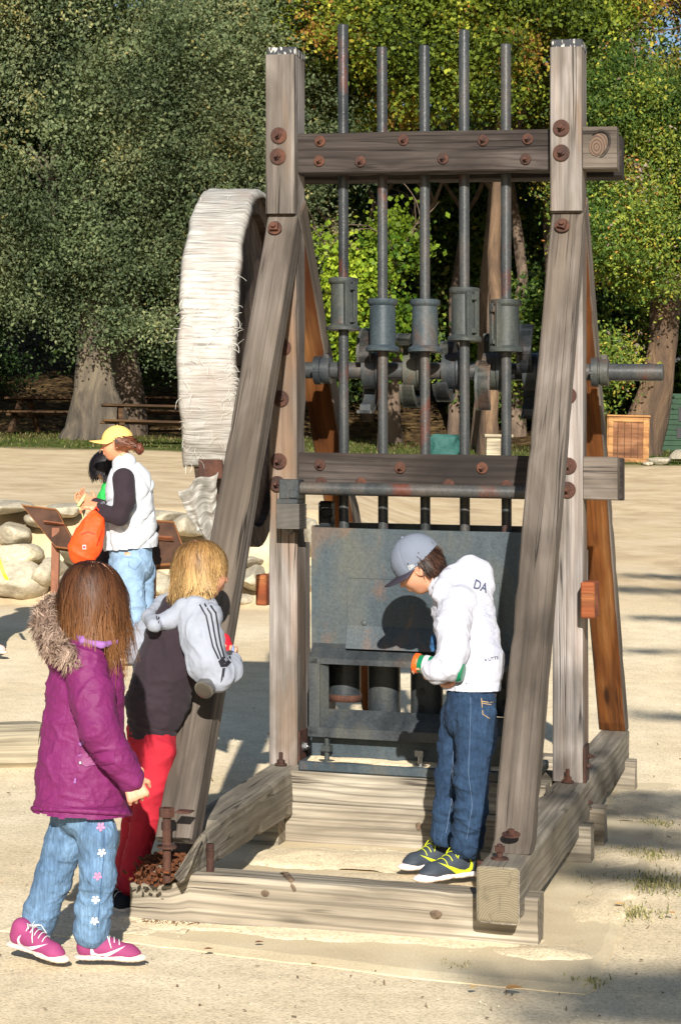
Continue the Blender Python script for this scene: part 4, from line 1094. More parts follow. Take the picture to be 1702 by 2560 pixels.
# ------------------------------------------------------------------ bull wheel and its torn cover
wc = Vector((-.892, .40, 1.965)); RW = .79
Rw = Matrix.Translation(wc) @ Matrix.Rotation(math.radians(6), 4, 'Z')
def WP(x, a, r): return Rw @ Vector((x, -math.cos(a) * r, math.sin(a) * r))     # a=0 towards the front, pi/2 up
w_wheel = wood('wheel_wood', lin('3a2e26'), lin('5b4a3e'), lin('75665a'), ringscale=8, crack=.6)
mb = MB(); mb.lathe(tuple(WP(-.06, 0, 0)), tuple((Rw.to_3x3() @ Vector((1, 0, 0)))), [(0, .05), (0, .11), (.12, .11), (.12, .05)], 24)
whl = mb.build('bull_wheel', m_dark, mill, True, True, local=True)
NS = 48; mb = MB()
for i in range(NS):                                      # rim of curved felloes in three laminations
    for x0, x1, r0_, r1_ in ((-.085, .0, RW - .10, RW - .012), (.003, .085, RW - .10, RW - .012)):
        a0, a1 = 2 * math.pi * i / NS, 2 * math.pi * (i + 1) / NS
        V = [WP(x, a, r) for x in (x0, x1) for a in (a0, a1) for r in (r0_, r1_)]
        mb.add(V, [(0, 1, 3, 2), (4, 6, 7, 5), (0, 4, 5, 1), (2, 3, 7, 6), (0, 2, 6, 4), (1, 5, 7, 3)])
fix_normals(mb.build('rim', w_wheel, whl, False, True, local=True))
for i in range(12):                                      # boarded face of the wheel
    a0, a1 = 2 * math.pi * (i + .02) / 12, 2 * math.pi * (i + .98) / 12
    for nm, x0, x1 in (('board', .02, .05),):
        V = [WP(x, a, r) for x in (x0, x1) for a, r in ((a0, .13), (a1, .13), (a1, RW - .09), ((a0 + a1) / 2, RW - .06), (a0, RW - .09))]
        mb = MB(); mb.add(V, [(0, 4, 3, 2, 1), (5, 6, 7, 8, 9), (0, 1, 6, 5), (1, 2, 7, 6), (2, 3, 8, 7), (3, 4, 9, 8), (4, 0, 5, 9)]); fix_normals(mb.build(nm, w_wheel, whl, False, True, local=True))
# cover: woven plastic sheeting, shredded by the sun
m_cov, n, b = newmat('shredded_sheeting'); v = N(n, 'ShaderNodeAttribute', attribute_name='gc').outputs['Vector']
st_ = noise(n, mapping(n, v, (6, 95, 1)), 1, 4, .6, .5); pat = noise(n, mapping(n, v, (5, 3, 1)), 1, 3, .6)
base = ramp(n, st_, [(.28, lin('59534a')), (.42, lin('8d8880')), (.62, lin('aeaba2'))]).outputs[0]
base = mixc(n, ramp(n, pat, [(.45, (0,) * 3), (.66, (.75,) * 3)]).outputs[0], base, lin('94877c'))
sep = N(n, 'ShaderNodeSeparateXYZ'); n.links.new(v, sep.inputs[0])
n.links.new(base, b.inputs['Base Color']); b.inputs['Roughness'].default_value = .55; bump(n, b, st_, .8, .006)
A0, A1 = math.radians(-34), math.radians(118); NA, NX = 190, 26
V = []; G = []
for i in range(NA + 1):
    a = A0 + (A1 - A0) * i / NA
    for j in range(NX + 1):
        s_ = j / NX; xx = -.126 + .244 * s_; r = RW + .004
        e = min(s_, 1 - s_)
        if e < .06: r -= (.06 - e) / .06 * .03
        q = np.array([[xx * 9, a * 42, 1.]]); q2 = np.array([[xx * 26, a * 14, 5.]])
        r += .0022 * float(vnoise(q)[0]) + .003 * float(vnoise(q2)[0]) + .008 * float(vnoise(np.array([[1., a * 5, 3.]]))[0])
        if i == 0: a_ = a + .03 * float(vnoise(np.array([[xx * 60, 0, 0]]))[0])
        else: a_ = a
        xx += .006 * float(vnoise(np.array([[s_ * 2, a * 9, 7.]]))[0])
        V.append(WP(xx, a_, r)); G.append((xx, a * RW, 0))
F = [(i * (NX + 1) + j, (i + 1) * (NX + 1) + j, (i + 1) * (NX + 1) + j + 1, i * (NX + 1) + j + 1) for i in range(NA) for j in range(NX)]
Vm = [MS(p) for p in V]; Mw = Matrix.Translation((OX, OY, 0)) @ Matrix.Rotation(-YAW, 4, 'Z')
cover = mesh_np('wheel_cover', np.array([tuple(Mw @ Vector(p)) for p in Vm]), F, m_cov, None, True, gc=G)
sol = cover.modifiers.new('thickness', 'SOLIDIFY'); sol.thickness = .003
tag(cover, 'frayed silver-white woven plastic sheeting wrapped round the big wheel', 'cover')
def WPw(x, a, r): return Mw @ Vector(MS(WP(x, a, r)))
# faded rust-coloured print on the sheeting
rows = []
rg = random.Random(5)
for k in range(7):
    x0 = -.075 + .0195 * k; rows.append([(x0, .0), (x0 + .011, 0), (x0 + .011, .035 + .01 * rg.random()), (x0 + .004, .040), (x0, .028)])
rows.append([(-.08, -.002), (.07, -.002), (.07, .004), (-.08, .004)])
m_print = plain('faded_print', lin('b0714c'), .8, var=.4, vscale=60)
ao = math.radians(32)
decal('print', rows, WPw(0, ao, RW + .004), (WPw(.1, ao, RW) - WPw(-.1, ao, RW)), (WPw(0, ao + .1, RW) - WPw(0, ao, RW)), bvh_of(cover), m_print, cover, .002, .02)
# loose threads, the ends curling outward
rg = np.random.default_rng(4); nS = 380; P = np.zeros((nS, 10, 3)); NN = np.zeros((nS, 10, 3))
for i in range(nS):
    low = rg.random() < .72
    a = math.radians(rg.uniform(-34, 28) if low else rg.uniform(28, 112)); edge = rg.random() < .5
    x = (.108 if rg.random() < .8 else -.11) if edge else rg.uniform(-.1, .1)
    p = np.array(WPw(x, a, RW + .006)); nr = np.array((WPw(x, a, RW + .1) - WPw(x, a, RW)).normalized()); tx = np.array((WPw(.1, a, RW) - WPw(-.1, a, RW)).normalized())
    d = tx * rg.normal(0, 1) + nr * .35 + rg.normal(0, .3, 3); L = rg.uniform(.02, .065) * (1.0 if low else .45); g = np.array([0, 0, -1.])
    cv = rg.normal(0, 1, 3)
    for k in range(10):
        P[i, k] = p; NN[i, k] = nr; d = d / np.linalg.norm(d); p = p + d * L / 9; d = d + g * .22 + cv * .18
        q = p - np.array(WPw(x, a, 0)); dist = np.linalg.norm(q * 1.0)
        dd = (p - np.array(WPw(x, a, RW + .005))) @ nr
        if dd < 0: p = p - nr * dd * .9
V, Q, CC = ribbons((P, NN), rg.uniform(.0008, .0018, nS), np.tile(lin('e6e2d6'), (nS, 1)), .6)
m_thr = plain('plastic_thread', lin('bdb9ae'), .5, var=.05)
th = mesh_np('threads', V, Q, m_thr, cover, True); th['kind'] = 'stuff'
# the torn flap that hangs below
B = Body()
def wl(x, y, z): return Mw @ Vector(MS((x, y, z)))
fl_pts = [(-.90, -.40, 1.44), (-.845, -.40, 1.50), (-.79, -.39, 1.52)]
V = []; nu, nv = 30, 34
for i in range(nv + 1):
    t = i / nv
    for j in range(nu + 1):
        s_ = j / nu
        xl = -.925 + .05 * t ** 1.2 + .055 * t ** 3; xr = -.775 - .055 * t; zt = 1.43 + .085 * s_ - .01 * math.sin(s_ * 9); zb = 1.185 + .03 * s_ + .01 * math.sin(s_ * 14)
        x = xl + (xr - xl) * s_; z = zt + (zb - zt) * t
        y = -.40 + .18 * t + .016 * math.sin(s_ * 9 + t * 3) * (1 - .3 * t) + .05 * (s_ - .5) + .012 * float(vnoise(np.array([[s_ * 9, t * 12, 2.]]))[0])
        V.append(wl(x, y, z))
F = [(i * (nu + 1) + j, (i + 1) * (nu + 1) + j, (i + 1) * (nu + 1) + j + 1, i * (nu + 1) + j + 1) for i in range(nv) for j in range(nu)]
G = [((j / nu) * .15, (i / nv) * .25, 0) for i in range(nv + 1) for j in range(nu + 1)]
flap = mesh_np('torn_flap', np.array([tuple(p) for p in V]), F, m_cov, cover, True, gc=G); sol = flap.modifiers.new('thickness', 'SOLIDIFY'); sol.thickness = .003
# rusty hoop ends seen in the tear
mb = MB(); mb.lathe(WP(-.07, math.radians(-37), RW - .05), (1, 0, 0), [(0, .022), (.05, .022)], 14); mb.tube([WP(-.05, math.radians(-33), RW - .05), WP(-.05, math.radians(-44), RW - .05), WP(.03, math.radians(-46), RW - .06)], .012, 8)
mb.box(-.03, .07, -.09, -.03, -.03, .05, 0, .004, Matrix.Translation(WP(-.02, math.radians(-37), RW - .04)))
mb.build('hoop', m_rust, whl, False, True, local=True)
# ------------------------------------------------------------------ trees
m_leaf = leafmat('leaf')
m_bark_oak = barkmat('oak_bark', lin('2a241e'), lin('53493c'), lin('7c705a'), 2.2)
m_bark_syc = barkmat('pale_bark', lin('3f3225'), lin('70593f'), lin('96795a'), 2.5)
m_bark_dk = barkmat('dark_bark', lin('2e261f'), lin('5b4b3d'), lin('7d6a57'), 2.5)

def leaves(lobes, n, size, cols, seed, per=26, spread=.28, face=(0, -1, .35), gap=.12, shell=.55, aspect=.5, hang=0, front=True, lump=.34):
    """leaf blades gathered in twigs spread through the crown's volume.
    lobes: (centre, radii, weight). cols: list of (rgb, share)"""
    rg = np.random.default_rng(seed)
    w = np.array([l[2] for l in lobes], float); w /= w.sum(); nt_ = n // per
    T = []; got = 0
    while got < nt_:
        k = rg.choice(len(lobes), nt_, p=w); d = rg.normal(size=(nt_, 3)); d /= np.linalg.norm(d, axis=1, keepdims=True)
        if front: d[:, 1] = np.where(rg.random(nt_) < .82, -np.abs(d[:, 1]), d[:, 1])
        r = (shell + (1 - shell) * rg.random(nt_) ** .7)
        c = np.array([l[0] for l in lobes])[k]; R = np.array([l[1] for l in lobes])[k]
        r = r * (1 + lump * vnoise(d * 2.6 + k[:, None] * 3.1))
        p = c + d * R * r[:, None]
        keep = (fbm(p * .8 + seed, 3) + rg.normal(0, .05, nt_)) > -gap * 1.0 - .05
        keep &= (p[:, 2] > terrain_z(p[:, 0], p[:, 1]) + .5)
        T.append(p[keep]); got += keep.sum()
    T = np.concatenate(T)[:nt_]
    P = np.repeat(T, per, 0); m = len(P)
    tilt = rg.normal(size=(len(T), 3)); tilt /= np.linalg.norm(tilt, axis=1, keepdims=True)
    P = P + rg.normal(0, spread * .5, (m, 3)) + np.repeat(tilt, per, 0) * rg.normal(0, spread, (m, 1))
    P[:, 2] -= hang * rg.random(m)
    a = rg.normal(size=(m, 3)); a[:, 2] -= .4; a /= np.linalg.norm(a, axis=1, keepdims=True)
    nn = rg.normal(size=(m, 3)) * .8 + np.array(face); b_ = np.cross(nn, a); b_ /= np.linalg.norm(b_, axis=1, keepdims=True) + 1e-9
    s = size * rg.uniform(.5, 1.2, (m, 1)) * np.repeat(rg.uniform(.75, 1.2, (len(T), 1)), per, 0)
    V = np.stack([P - a * s * .5, P + b_ * s * aspect * .5, P + a * s * .5, P - b_ * s * aspect * .5], 1).reshape(-1, 3)
    Q = np.arange(m * 4).reshape(-1, 4)
    tv = fbm(T * .9 + 30 + seed, 3) + rg.normal(0, .22, len(T)); order = np.clip(.5 + tv * .75, 0, .9999)
    shares = np.cumsum([c[1] for c in cols]); shares = shares / shares[-1]
    ci = np.searchsorted(shares, np.clip(np.repeat(order, per) + rg.normal(0, .07, m), 0, .9999))
    C = np.array([c[0] for c in cols])[ci] * rg.uniform(.85, 1.15, (m, 1)) * np.repeat(rg.uniform(.72, 1.28, (len(T), 1)) * (1 + .45 * fbm(T * .6 + 50, 2))[:, None], per, 0)
    return V, Q, np.repeat(C, 4, 0)

def limbs(mb, p, d, L, r, depth, rg, up=.25, C=None, spread=.8, minr=.012):
    p = Vector(p); d = Vector(d).normalized(); pts = [p]; rad = [r]; n_ = 5
    for k in range(n_):
        d = (d + Vector((rg.gauss(0, .16), rg.gauss(0, .16), rg.gauss(0, .12) + up * .12))).normalized(); p = p + d * L / n_
        pts.append(p); rad.append(r * (1 - .5 * (k + 1) / n_))
    mb.tube(pts, rad, 8 if r > .05 else 5, cap=False)
    if depth <= 0: return
    for k in range(3 if depth > 1 else 4):
        i = rg.randint(2, n_); q = pts[i]
        dd = (d + Vector((rg.gauss(0, spread), rg.gauss(0, spread), rg.gauss(.1, spread * .6)))).normalized()
        limbs(mb, q, dd, L * rg.uniform(.55, .85), max(minr, rad[i] * .62), depth - 1, rg, up, C, spread)

def tree(name, label, cat, base, trunk, crown, mat, group=None, limb=None, depth=3, seed=1):
    """trunk: list of (dx,dy,dz,r) from the base; crown: kwargs of leaves()"""
    base = Vector(base); base.z = tz(base.x, base.y) - .1
    t = empty(name, base, label, cat, group)
    mb = MB(); pts = [base + Vector(q[:3]) for q in trunk]; rad = [q[3] for q in trunk]
    P2 = []; R2 = []
    for i in range(len(pts) - 1):
        for k in range(5): f = k / 5; P2.append(pts[i].lerp(pts[i + 1], f)); R2.append(rad[i] * (1 - f) + rad[i + 1] * f)
    P2.append(pts[-1]); R2.append(rad[-1])
    mb.tube(P2, R2, 18)
    V = np.array([tuple(v) for v in mb.V]); c = np.repeat(np.array([tuple(p) for p in P2]), 18, 0)
    V = V + (V - c) * (.22 * vnoise(V * np.array([2.2, 2.2, .7]) + seed) + .10 * vnoise(V * np.array([6, 6, 1.4])))[:, None]; mb.V = [tuple(v) for v in V]
    mb.build('trunk', mat, t, True)
    rg = random.Random(seed); mb = MB()
    for (d, L, r) in (limb or []): limbs(mb, pts[-1] - Vector((0, 0, .1)), d, L, r, depth, rg)
    if mb.n: mb.build('limbs', mat, t, True)
    if crown:
        V, Q, C = leaves(**crown); o = mesh_np('crown', V, Q, m_leaf, t, False, col=C)
    return t

OAK = [(lin('3d4832'), 4), (lin('556142'), 5), (lin('6a7250'), 4), (lin('80825c'), 2), (lin('948a56'), .7)]
SYC = [(lin('36441a'), 5), (lin('586622'), 5), (lin('868a30'), 3), (lin('a0943a'), 1.1), (lin('8a6632'), .9)]
SAP = [(lin('3f5a18'), 5), (lin('657a22'), 5), (lin('8a982e'), 3)]
LOC = [(lin('344a20'), 4), (lin('52682c'), 5), (lin('7c8636'), 4), (lin('a0963c'), 1.5), (lin('a8703c'), .6), (lin('8c7c70'), 1.0)]
AUT = [(lin('434f24'), 4), (lin('66682c'), 4), (lin('8c8436'), 4), (lin('a88a3c'), 1.8), (lin('b0703c'), .7), (lin('6a5a4a'), 2.2)]
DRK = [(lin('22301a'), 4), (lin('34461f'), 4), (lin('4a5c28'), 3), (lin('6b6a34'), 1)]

# the big oak on the left: one thick pale trunk, a crown that hangs nearly to the ground
tree('oak_tree', 'huge grey-green oak with a thick mottled trunk, its crown hanging low over picnic tables', 'tree',
     at(222, 992, 42), [(0, 0, -.2, .78), (.02, 0, .35, .56), (-.04, 0, 1.1, .38), (-.10, 0, 2.2, .30), (-.1, 0, 3.6, .36)],
     dict(lobes=[((-6.5, 42.5, 8.2), (3.6, 3.6, 3.6), 4), ((-3.0, 42.0, 8.8), (3.2, 3.2, 3.4), 4), ((-8.5, 43, 11), (3.5, 3.5, 3.5), 3), ((-5.2, 42.5, 12.2), (3.8, 3.4, 3.0), 3),
                 ((-1.7, 42.5, 6.9), (1.9, 2.2, 2.3), 2), ((-6.9, 41.8, 5.4), (1.9, 2.2, 1.5), 1.6), ((-3.6, 41.6, 5.2), (2.6, 2.0, 1.1), 1.6), ((-8.8, 42, 6.3), (1.8, 2.4, 2.2), 1.3), ((-2.4, 43, 11.6), (3.0, 3.0, 2.6), 2.4)],
          n=320000, size=.086, cols=OAK, seed=11, per=60, spread=.27, gap=.0, shell=.55, aspect=.55),
     m_bark_oak, limb=[((-.7, .4, .4), 2.0, .22), ((.7, .3, .4), 2.0, .22), ((.1, .6, .7), 2.2, .25)], seed=4, depth=2)
# sycamore in the middle
m_bark_mid = barkmat('brown_bark', lin('2a2019'), lin('54412f'), lin('7c6248'), 2.5)
tree('sycamore_tree', 'yellow-green sycamore rising behind the mill stems', 'tree',
     at(1125, 1040, 41), [(0, 0, -.2, .30), (0, 0, .8, .19), (.1, 0, 2.4, .14), (.05, 0.3, 4.0, .12), (.2, .5, 7.5, .10)],
     dict(lobes=[((1.0, 42, 10.4), (2.8, 2.6, 1.9), 4), ((3.2, 42.5, 11.0), (2.6, 2.4, 1.8), 3), ((-.6, 43, 10.2), (1.4, 1.8, 1.4), 2), ],
          n=120000, size=.10, cols=SYC, seed=21, per=30, spread=.26, gap=-.02, shell=.25, aspect=.7), m_bark_mid,
     limb=[((-.6, -.3, .8), 3.5, .10), ((.7, -.2, .8), 3.2, .10), ((-.1, -.3, 1), 3.5, .09)], seed=6)
# leaning locust on the right
tree('locust_tree', 'leaning rough-barked tree with green, yellow and orange foliage behind the wooden crate', 'tree',
     at(1470, 960, 42), [(0, 0, -.4, .50), (.03, 0, .3, .40), (.30, 0, 1.4, .31), (.45, 0, 2.4, .30), (.5, 0, 3.2, .27)],
     dict(lobes=[((5.5, 40.8, 6.6), (1.4, 1.3, 1.3), 3), ((6.6, 41, 7.2), (1.8, 1.6, 1.6), 4), ((5.2, 41.2, 8.6), (1.5, 1.5, 1.3), 3), ((4.75, 41.5, 4.2), (.8, 1.0, 1.3), 1.5), ],
          n=130000, size=.09, cols=LOC, seed=31, per=32, spread=.24, gap=.03, shell=.35, aspect=.5, hang=.15), m_bark_mid,
     limb=[((.6, .2, 1), 1.8, .18), ((-.5, .1, .9), 1.8, .16), ((.2, .4, 1), 2, .16)], seed=8, depth=2)
tree('autumn_tree', 'tall tree turning yellow and rust-orange behind the right post of the mill', 'tree',
     (4.6, 47, 0), [(0, 0, -.3, .4), (.1, 0, 2.5, .28), (-.1, 0, 6, .22), (.1, 0, 9, .15)],
     dict(lobes=[((4.0, 46, 12.0), (3.0, 2.4, 2.2), 4), ((7.2, 46.5, 12.2), (2.6, 2.4, 2.2), 4), ((5.4, 46, 9.6), (2.6, 2.2, 1.8), 3), ((1.8, 46.5, 11.6), (1.6, 2, 1.4), 1.6), ((7.8, 46, 9.5), (1.6, 1.8, 1.6), 2)],
          n=190000, size=.088, cols=AUT, seed=41, per=36, spread=.26, gap=-.01, shell=.2, aspect=.55), m_bark_dk,
     limb=[((-.7, .2, .5), 2.0, .12), ((.8, .2, .5), 2.0, .12)], seed=9, depth=2)
tree('young_sycamore', 'bright yellow-green young tree between the first and third stems', 'tree',
     (.75, 41.2, 0), [(0, 0, -.2, .10), (.05, 0, 1.5, .07), (-.05, 0, 2.8, .05)],
     dict(lobes=[((.45, 40.8, 5.6), (1.0, .8, 1.1), 3), ((1.15, 40.9, 4.6), (1.0, .8, .8), 2), ((.2, 41, 4.5), (.7, .7, .6), 1)], n=12000, size=.12, cols=SAP, seed=23, per=22, spread=.24, gap=.0, shell=.2, aspect=.8), m_bark_dk, limb=[((.5, -.2, .8), 1.6, .05), ((-.5, -.2, .8), 1.6, .05)], depth=2, seed=33)
# darker trees between and behind
fill = [(-9.5, 52, 9.5, 4.2, 5.2), (-4.5, 54, 10, 4.5, 4.5), (0.2, 52, 7.4, 3.2, 3.2), (2.8, 50, 6.9, 2.4, 3.0), (5.2, 53, 7.2, 3.2, 3.8), (9.5, 54, 8.6, 4.0, 4.4), (-.8, 49, 5.6, 2.0, 2.2), (6.9, 49, 4.6, 2.2, 1.7), (3.8, 48.5, 4.7, 1.5, 1.6)]
lbl = ['dark evergreen behind the left edge of the big oak', 'dark evergreen behind the middle of the big oak', 'dark tree seen between the first and second mill stems', 'dark tree seen between the middle and fourth mill stems',
       'dark tree behind the right post of the mill', 'dark tree at the right edge behind the green shed', 'low shaded tree just left of the first mill stem', 'bushy green tree just above the green shed', 'bushy green tree behind the shaft end right of the mill']
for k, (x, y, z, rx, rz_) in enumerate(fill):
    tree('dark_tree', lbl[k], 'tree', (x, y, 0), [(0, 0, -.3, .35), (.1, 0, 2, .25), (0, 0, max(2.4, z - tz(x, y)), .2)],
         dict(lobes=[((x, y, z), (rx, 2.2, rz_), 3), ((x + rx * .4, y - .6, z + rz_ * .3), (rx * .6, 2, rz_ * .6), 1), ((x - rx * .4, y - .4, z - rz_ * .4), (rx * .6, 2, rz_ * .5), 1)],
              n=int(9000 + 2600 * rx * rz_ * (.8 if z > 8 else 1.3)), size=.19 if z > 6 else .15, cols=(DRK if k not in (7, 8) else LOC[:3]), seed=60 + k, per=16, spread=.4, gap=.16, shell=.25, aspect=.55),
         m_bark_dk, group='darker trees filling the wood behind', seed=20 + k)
for k, (px, py, Y, h_, r, lean, ml, lb) in enumerate(((1110, 1035, 44, 5.5, .16, .1, m_bark_dk, 'slim twisted trunk rising right of the fourth stem'), (560 * 1.0 + 350, 1000, 45, 3.6, .14, -.25, m_bark_dk, 'dark trunk beside the second stem'),
                                                   (1040, 1000, 47, 5.0, .12, .2, m_bark_dk, 'thin dark trunk behind the middle stem'), (290, 985, 44, 3.5, .34, .15, m_bark_dk, 'black shaded trunk right beside the big oak'),
                                                   (845, 1010, 48, 5, .12, .1, m_bark_dk, 'thin shaded trunk by the first stem'), (1190, 1000, 47, 6, .15, -.3, m_bark_dk, 'leaning trunk behind the fifth stem'))):
    b0 = at(px, py, Y)
    tree('slender_tree', lb, 'tree', b0, [(0, 0, -.3, r * 1.5), (lean * .3, 0, h_ * .3, r), (lean * -.2, 0, h_ * .6, r * .8), (lean, 0, h_, r * .5)], None, ml, group='bare trunks under the canopy',
         limb=[((.5, -.2, .9), 2.4, r * .5), ((-.5, -.2, .8), 2.4, r * .45)], depth=2, seed=50 + k)

# undergrowth and far wood
rgu = np.random.default_rng(5)
lb_ = []
for k in range(34):
    x = rgu.uniform(-16, 16); y = rgu.uniform(58, 90); lb_.append(((x, y, tz(x, y) + rgu.uniform(.5, 5.0)), (3.2, 2, 2.6), 1))
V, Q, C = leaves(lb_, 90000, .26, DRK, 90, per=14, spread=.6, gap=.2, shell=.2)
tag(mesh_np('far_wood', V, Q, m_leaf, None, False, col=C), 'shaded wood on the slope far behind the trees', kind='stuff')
lb_ = []
for k in range(16):
    x = rgu.uniform(-9, 9.5); y = rgu.uniform(48, 56)
    if abs(x - .8) < 1.5: continue
    lb_.append(((x, y, tz(x, y) + .5), (1.2, .8, .8), 1))
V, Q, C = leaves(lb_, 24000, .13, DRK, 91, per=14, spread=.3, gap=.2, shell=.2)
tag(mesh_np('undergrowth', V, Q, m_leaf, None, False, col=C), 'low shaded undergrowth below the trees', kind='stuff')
# turf: blades along the strip under the trees
def blades(pts, n, hgt, rad, cols, seed, w=.006):
    rg = np.random.default_rng(seed); pts = np.array(pts); k = rg.integers(0, len(pts), n); p = pts[k] + np.c_[rg.normal(0, rad, n), rg.normal(0, rad * 1.0, n), np.zeros(n)]
    p[:, 2] = terrain_z(p[:, 0], p[:, 1]); a = rg.uniform(0, 6.28, n); h = hgt * rg.uniform(.4, 1.2, n); ln = rg.uniform(.2, .9, n)
    d = np.c_[np.cos(a), np.sin(a), 0 * a]; s = np.c_[-np.sin(a), np.cos(a), 0 * a] * w
    m = p + d * (h * ln * .4)[:, None] + np.c_[0 * a, 0 * a, h * .7]; t = p + d * (h * ln)[:, None] + np.c_[0 * a, 0 * a, h * .95]
    V = np.stack([p - s, p + s, m + s * .7, m - s * .7, t + s * .15, t - s * .15], 1).reshape(-1, 3); i = np.arange(n)[:, None] * 6
    Q = np.concatenate([i + np.array([[0, 1, 2, 3]]), i + np.array([[3, 2, 4, 5]])])
    C = np.array(cols)[rg.integers(0, len(cols), n)] * rg.uniform(.7, 1.3, (n, 1)); return V, Q, np.repeat(C, 6, 0)
GRC = [lin('3a4a1c'), lin('4f5e26'), lin('6a6c3a'), lin('7c7450')]
pp = [(rgu.uniform(-12, 10), rgu.uniform(38.5, 45), 0) for _ in range(1500)]
V, Q, C = blades(pp, 12000, .06, .3, GRC, 7, .010)
tag(mesh_np('turf', V, Q, m_leaf, None, False, col=C), 'strip of short grass under the trees', kind='stuff')
tufts = [((1470, 1970), 'tuft of dry grass right of the pad, uppermost of three', 420, .07), ((1500, 1900), 'dark grass tuft in the leaf shadow', 260, .05), ((1490, 2035), 'widest grass tuft lying in the leaf shadow right of the pad', 900, .11),
         ((1430, 2105), 'yellowing grass tuft nearest the corner of the pad', 420, .07), ((1060, 2232), 'tiny green weed in front of the pad', 60, .03), ((1355, 2268), 'tiny green weed at the corner of the pad', 90, .03), ((190, 1475), 'dry tuft behind the girl in purple', 160, .08)]
for (px, py), lb, n_, rad in tufts:
    Y = 1.45 * FPX / (py - (1128 + .019 * (px - 784))); p = at(px, py, Y)
    V, Q, C = blades([(p.x, p.y, 0)], n_, .018, rad * 1.0, [lin('6a7040'), lin('8d8c58'), lin('b0a67a'), lin('c0b288')], int(px), .0022)
    tag(mesh_np('grass', V, Q, m_leaf, None, False, col=C), lb, kind='stuff')

# ------------------------------------------------------------------ boulders of the low wall
m_rock, n, b = newmat('granite'); v = N(n, 'ShaderNodeTexCoord').outputs['Object']
n1 = noise(n, v, 1.6, 5, .6, .4); n3 = noise(n, v, 22, 4, .7)
base = ramp(n, n1, [(.3, lin('857c6a')), (.48, lin('a89e88')), (.6, lin('baae94')), (.72, lin('ccbd96'))]).outputs[0]
base = mixc(n, 1.0, base, ramp(n, n3, [(.3, (.66,) * 3), (.7, (1.16,) * 3)]).outputs[0], 'MULTIPLY')
n.links.new(base, b.inputs['Base Color']); b.inputs['Roughness'].default_value = .9; bump(n, b, math_(n, 'ADD', n1, math_(n, 'MULTIPLY', n3, .3)), .7, .04)
def boulder(c, r, seed, label, name='boulder', group='boulders of the low wall', rot=0):
    bm = bmesh.new(); bmesh.ops.create_icosphere(bm, subdivisions=4, radius=1)
    V = np.array([tuple(v.co) for v in bm.verts]); F = [[v.index for v in f.verts] for f in bm.faces]; bm.free()
    rg = np.random.default_rng(seed)
    for _ in range(9):                                   # flattened facets
        d = rg.normal(size=3); d /= np.linalg.norm(d); lim = rg.uniform(.55, .85); q = V @ d; V = V - np.maximum(q - lim, 0)[:, None] * d * .85
    V = V * (1 + .10 * fbm(V * 1.7 + seed, 3) + .03 * vnoise(V * 6 + seed))[:, None] * np.array(r)
    a = rot; R = np.array([[math.cos(a), math.sin(a), 0], [-math.sin(a), math.cos(a), 0], [0, 0, 1]]); V = V @ R + np.array(c)
    return tag(mesh_np(name, V, F, m_rock, None, True), label, 'boulder', group)
BL = [(35, 1228, 55, 26, 'grey flat-topped boulder at the left edge, in the middle course'), (40, 1278, 58, 28, 'pale boulder jutting out at the left edge under the grey one'), (45, 1338, 75, 46, 'biggest bottom-course boulder at the left edge'),
      (15, 1170, 60, 18, 'thin top-course boulder at the left edge'), (112, 1195, 42, 20, 'small boulder behind the slanted sign panel'), (120, 1320, 34, 34, 'boulder just left of the sign post'), (165, 1345, 40, 30, 'boulder right of the sign post, bottom course'),
      (150, 1175, 50, 16, 'low flat stone above the slanted sign panel'), (180, 1275, 34, 28, 'boulder in shadow under the orange bag'), (220, 1330, 40, 30, 'boulder behind the woman\'s left leg'), (385, 1195, 46, 22, 'rounded boulder right of the woman\'s elbow'),
      (440, 1210, 40, 24, 'boulder behind the torn flap'), (372, 1350, 46, 34, 'pale yellow block between the woman and the blond child'), (395, 1255, 36, 20, 'stone behind the second sign panel'), (500, 1255, 42, 30, 'stone behind the left strut, upper'),
      (520, 1330, 44, 36, 'stone behind the left strut, lower'), (578, 1292, 26, 14, 'thin slab on top of the stack left of the post'), (585, 1335, 30, 30, 'upright grey stone left of the post'), (575, 1380, 34, 18, 'low stone at the foot of the stack left of the post'),
      (640, 1345, 34, 34, 'stone hidden behind the left post'), (712, 1240, 22, 42, 'tall end stone seen between post and mortar box'), (712, 1335, 20, 38, 'last bottom stone seen between post and mortar box'), (300, 1200, 50, 20, 'stone behind the white vest'), (300, 1300, 60, 40, 'stone behind the woman\'s jeans')]
for k, (px, py, rx, ry, lb) in enumerate(BL):
    Y = 19.6 + (1 if py < 1260 else 0) * .45 + .15 * math.sin(k * 2.1); s = FPX / Y
    boulder(tuple(at(px, py, Y)), (rx / s * 1.12, .42, ry / s * 1.15), 100 + k, lb, rot=.2 * math.sin(k))
for k, (px, py, rx, ry, Y, lb) in enumerate(((1520, 1062, 34, 9, 38.5, 'low pale rock at the foot of the green shed'), (1560, 1050, 26, 12, 39, 'pale rock at the right edge by the shed'), (1490, 1068, 14, 6, 38.2, 'small rock beside the wooden crate'))):
    s = FPX / Y; boulder(tuple(at(px, py, Y)), (rx / s, .3, ry / s * 1.3), 140 + k, lb, group='rocks by the green shed')
# weathered log at the left edge
m_log = wood('log_wood', lin('6f6452'), lin('958a74'), lin('aea288'), ringscale=9, crack=.7)
p0, p1 = at(-120, 1618, 10.9), at(96, 1604, 10.9)
V, F, G = beam_vf((p0.x, 10.75, .11), (p1.x, 10.85, .115), .22, .24, (0, 1, 0), ch=.06, amp=.012, seg=.05, seed=77, endamp=.02)
mb = MB(); mb.add(V.tolist(), F, 0, G.tolist()); tag(mb.build('log', m_log), 'weathered squared log lying on the sand at the left edge', 'log')

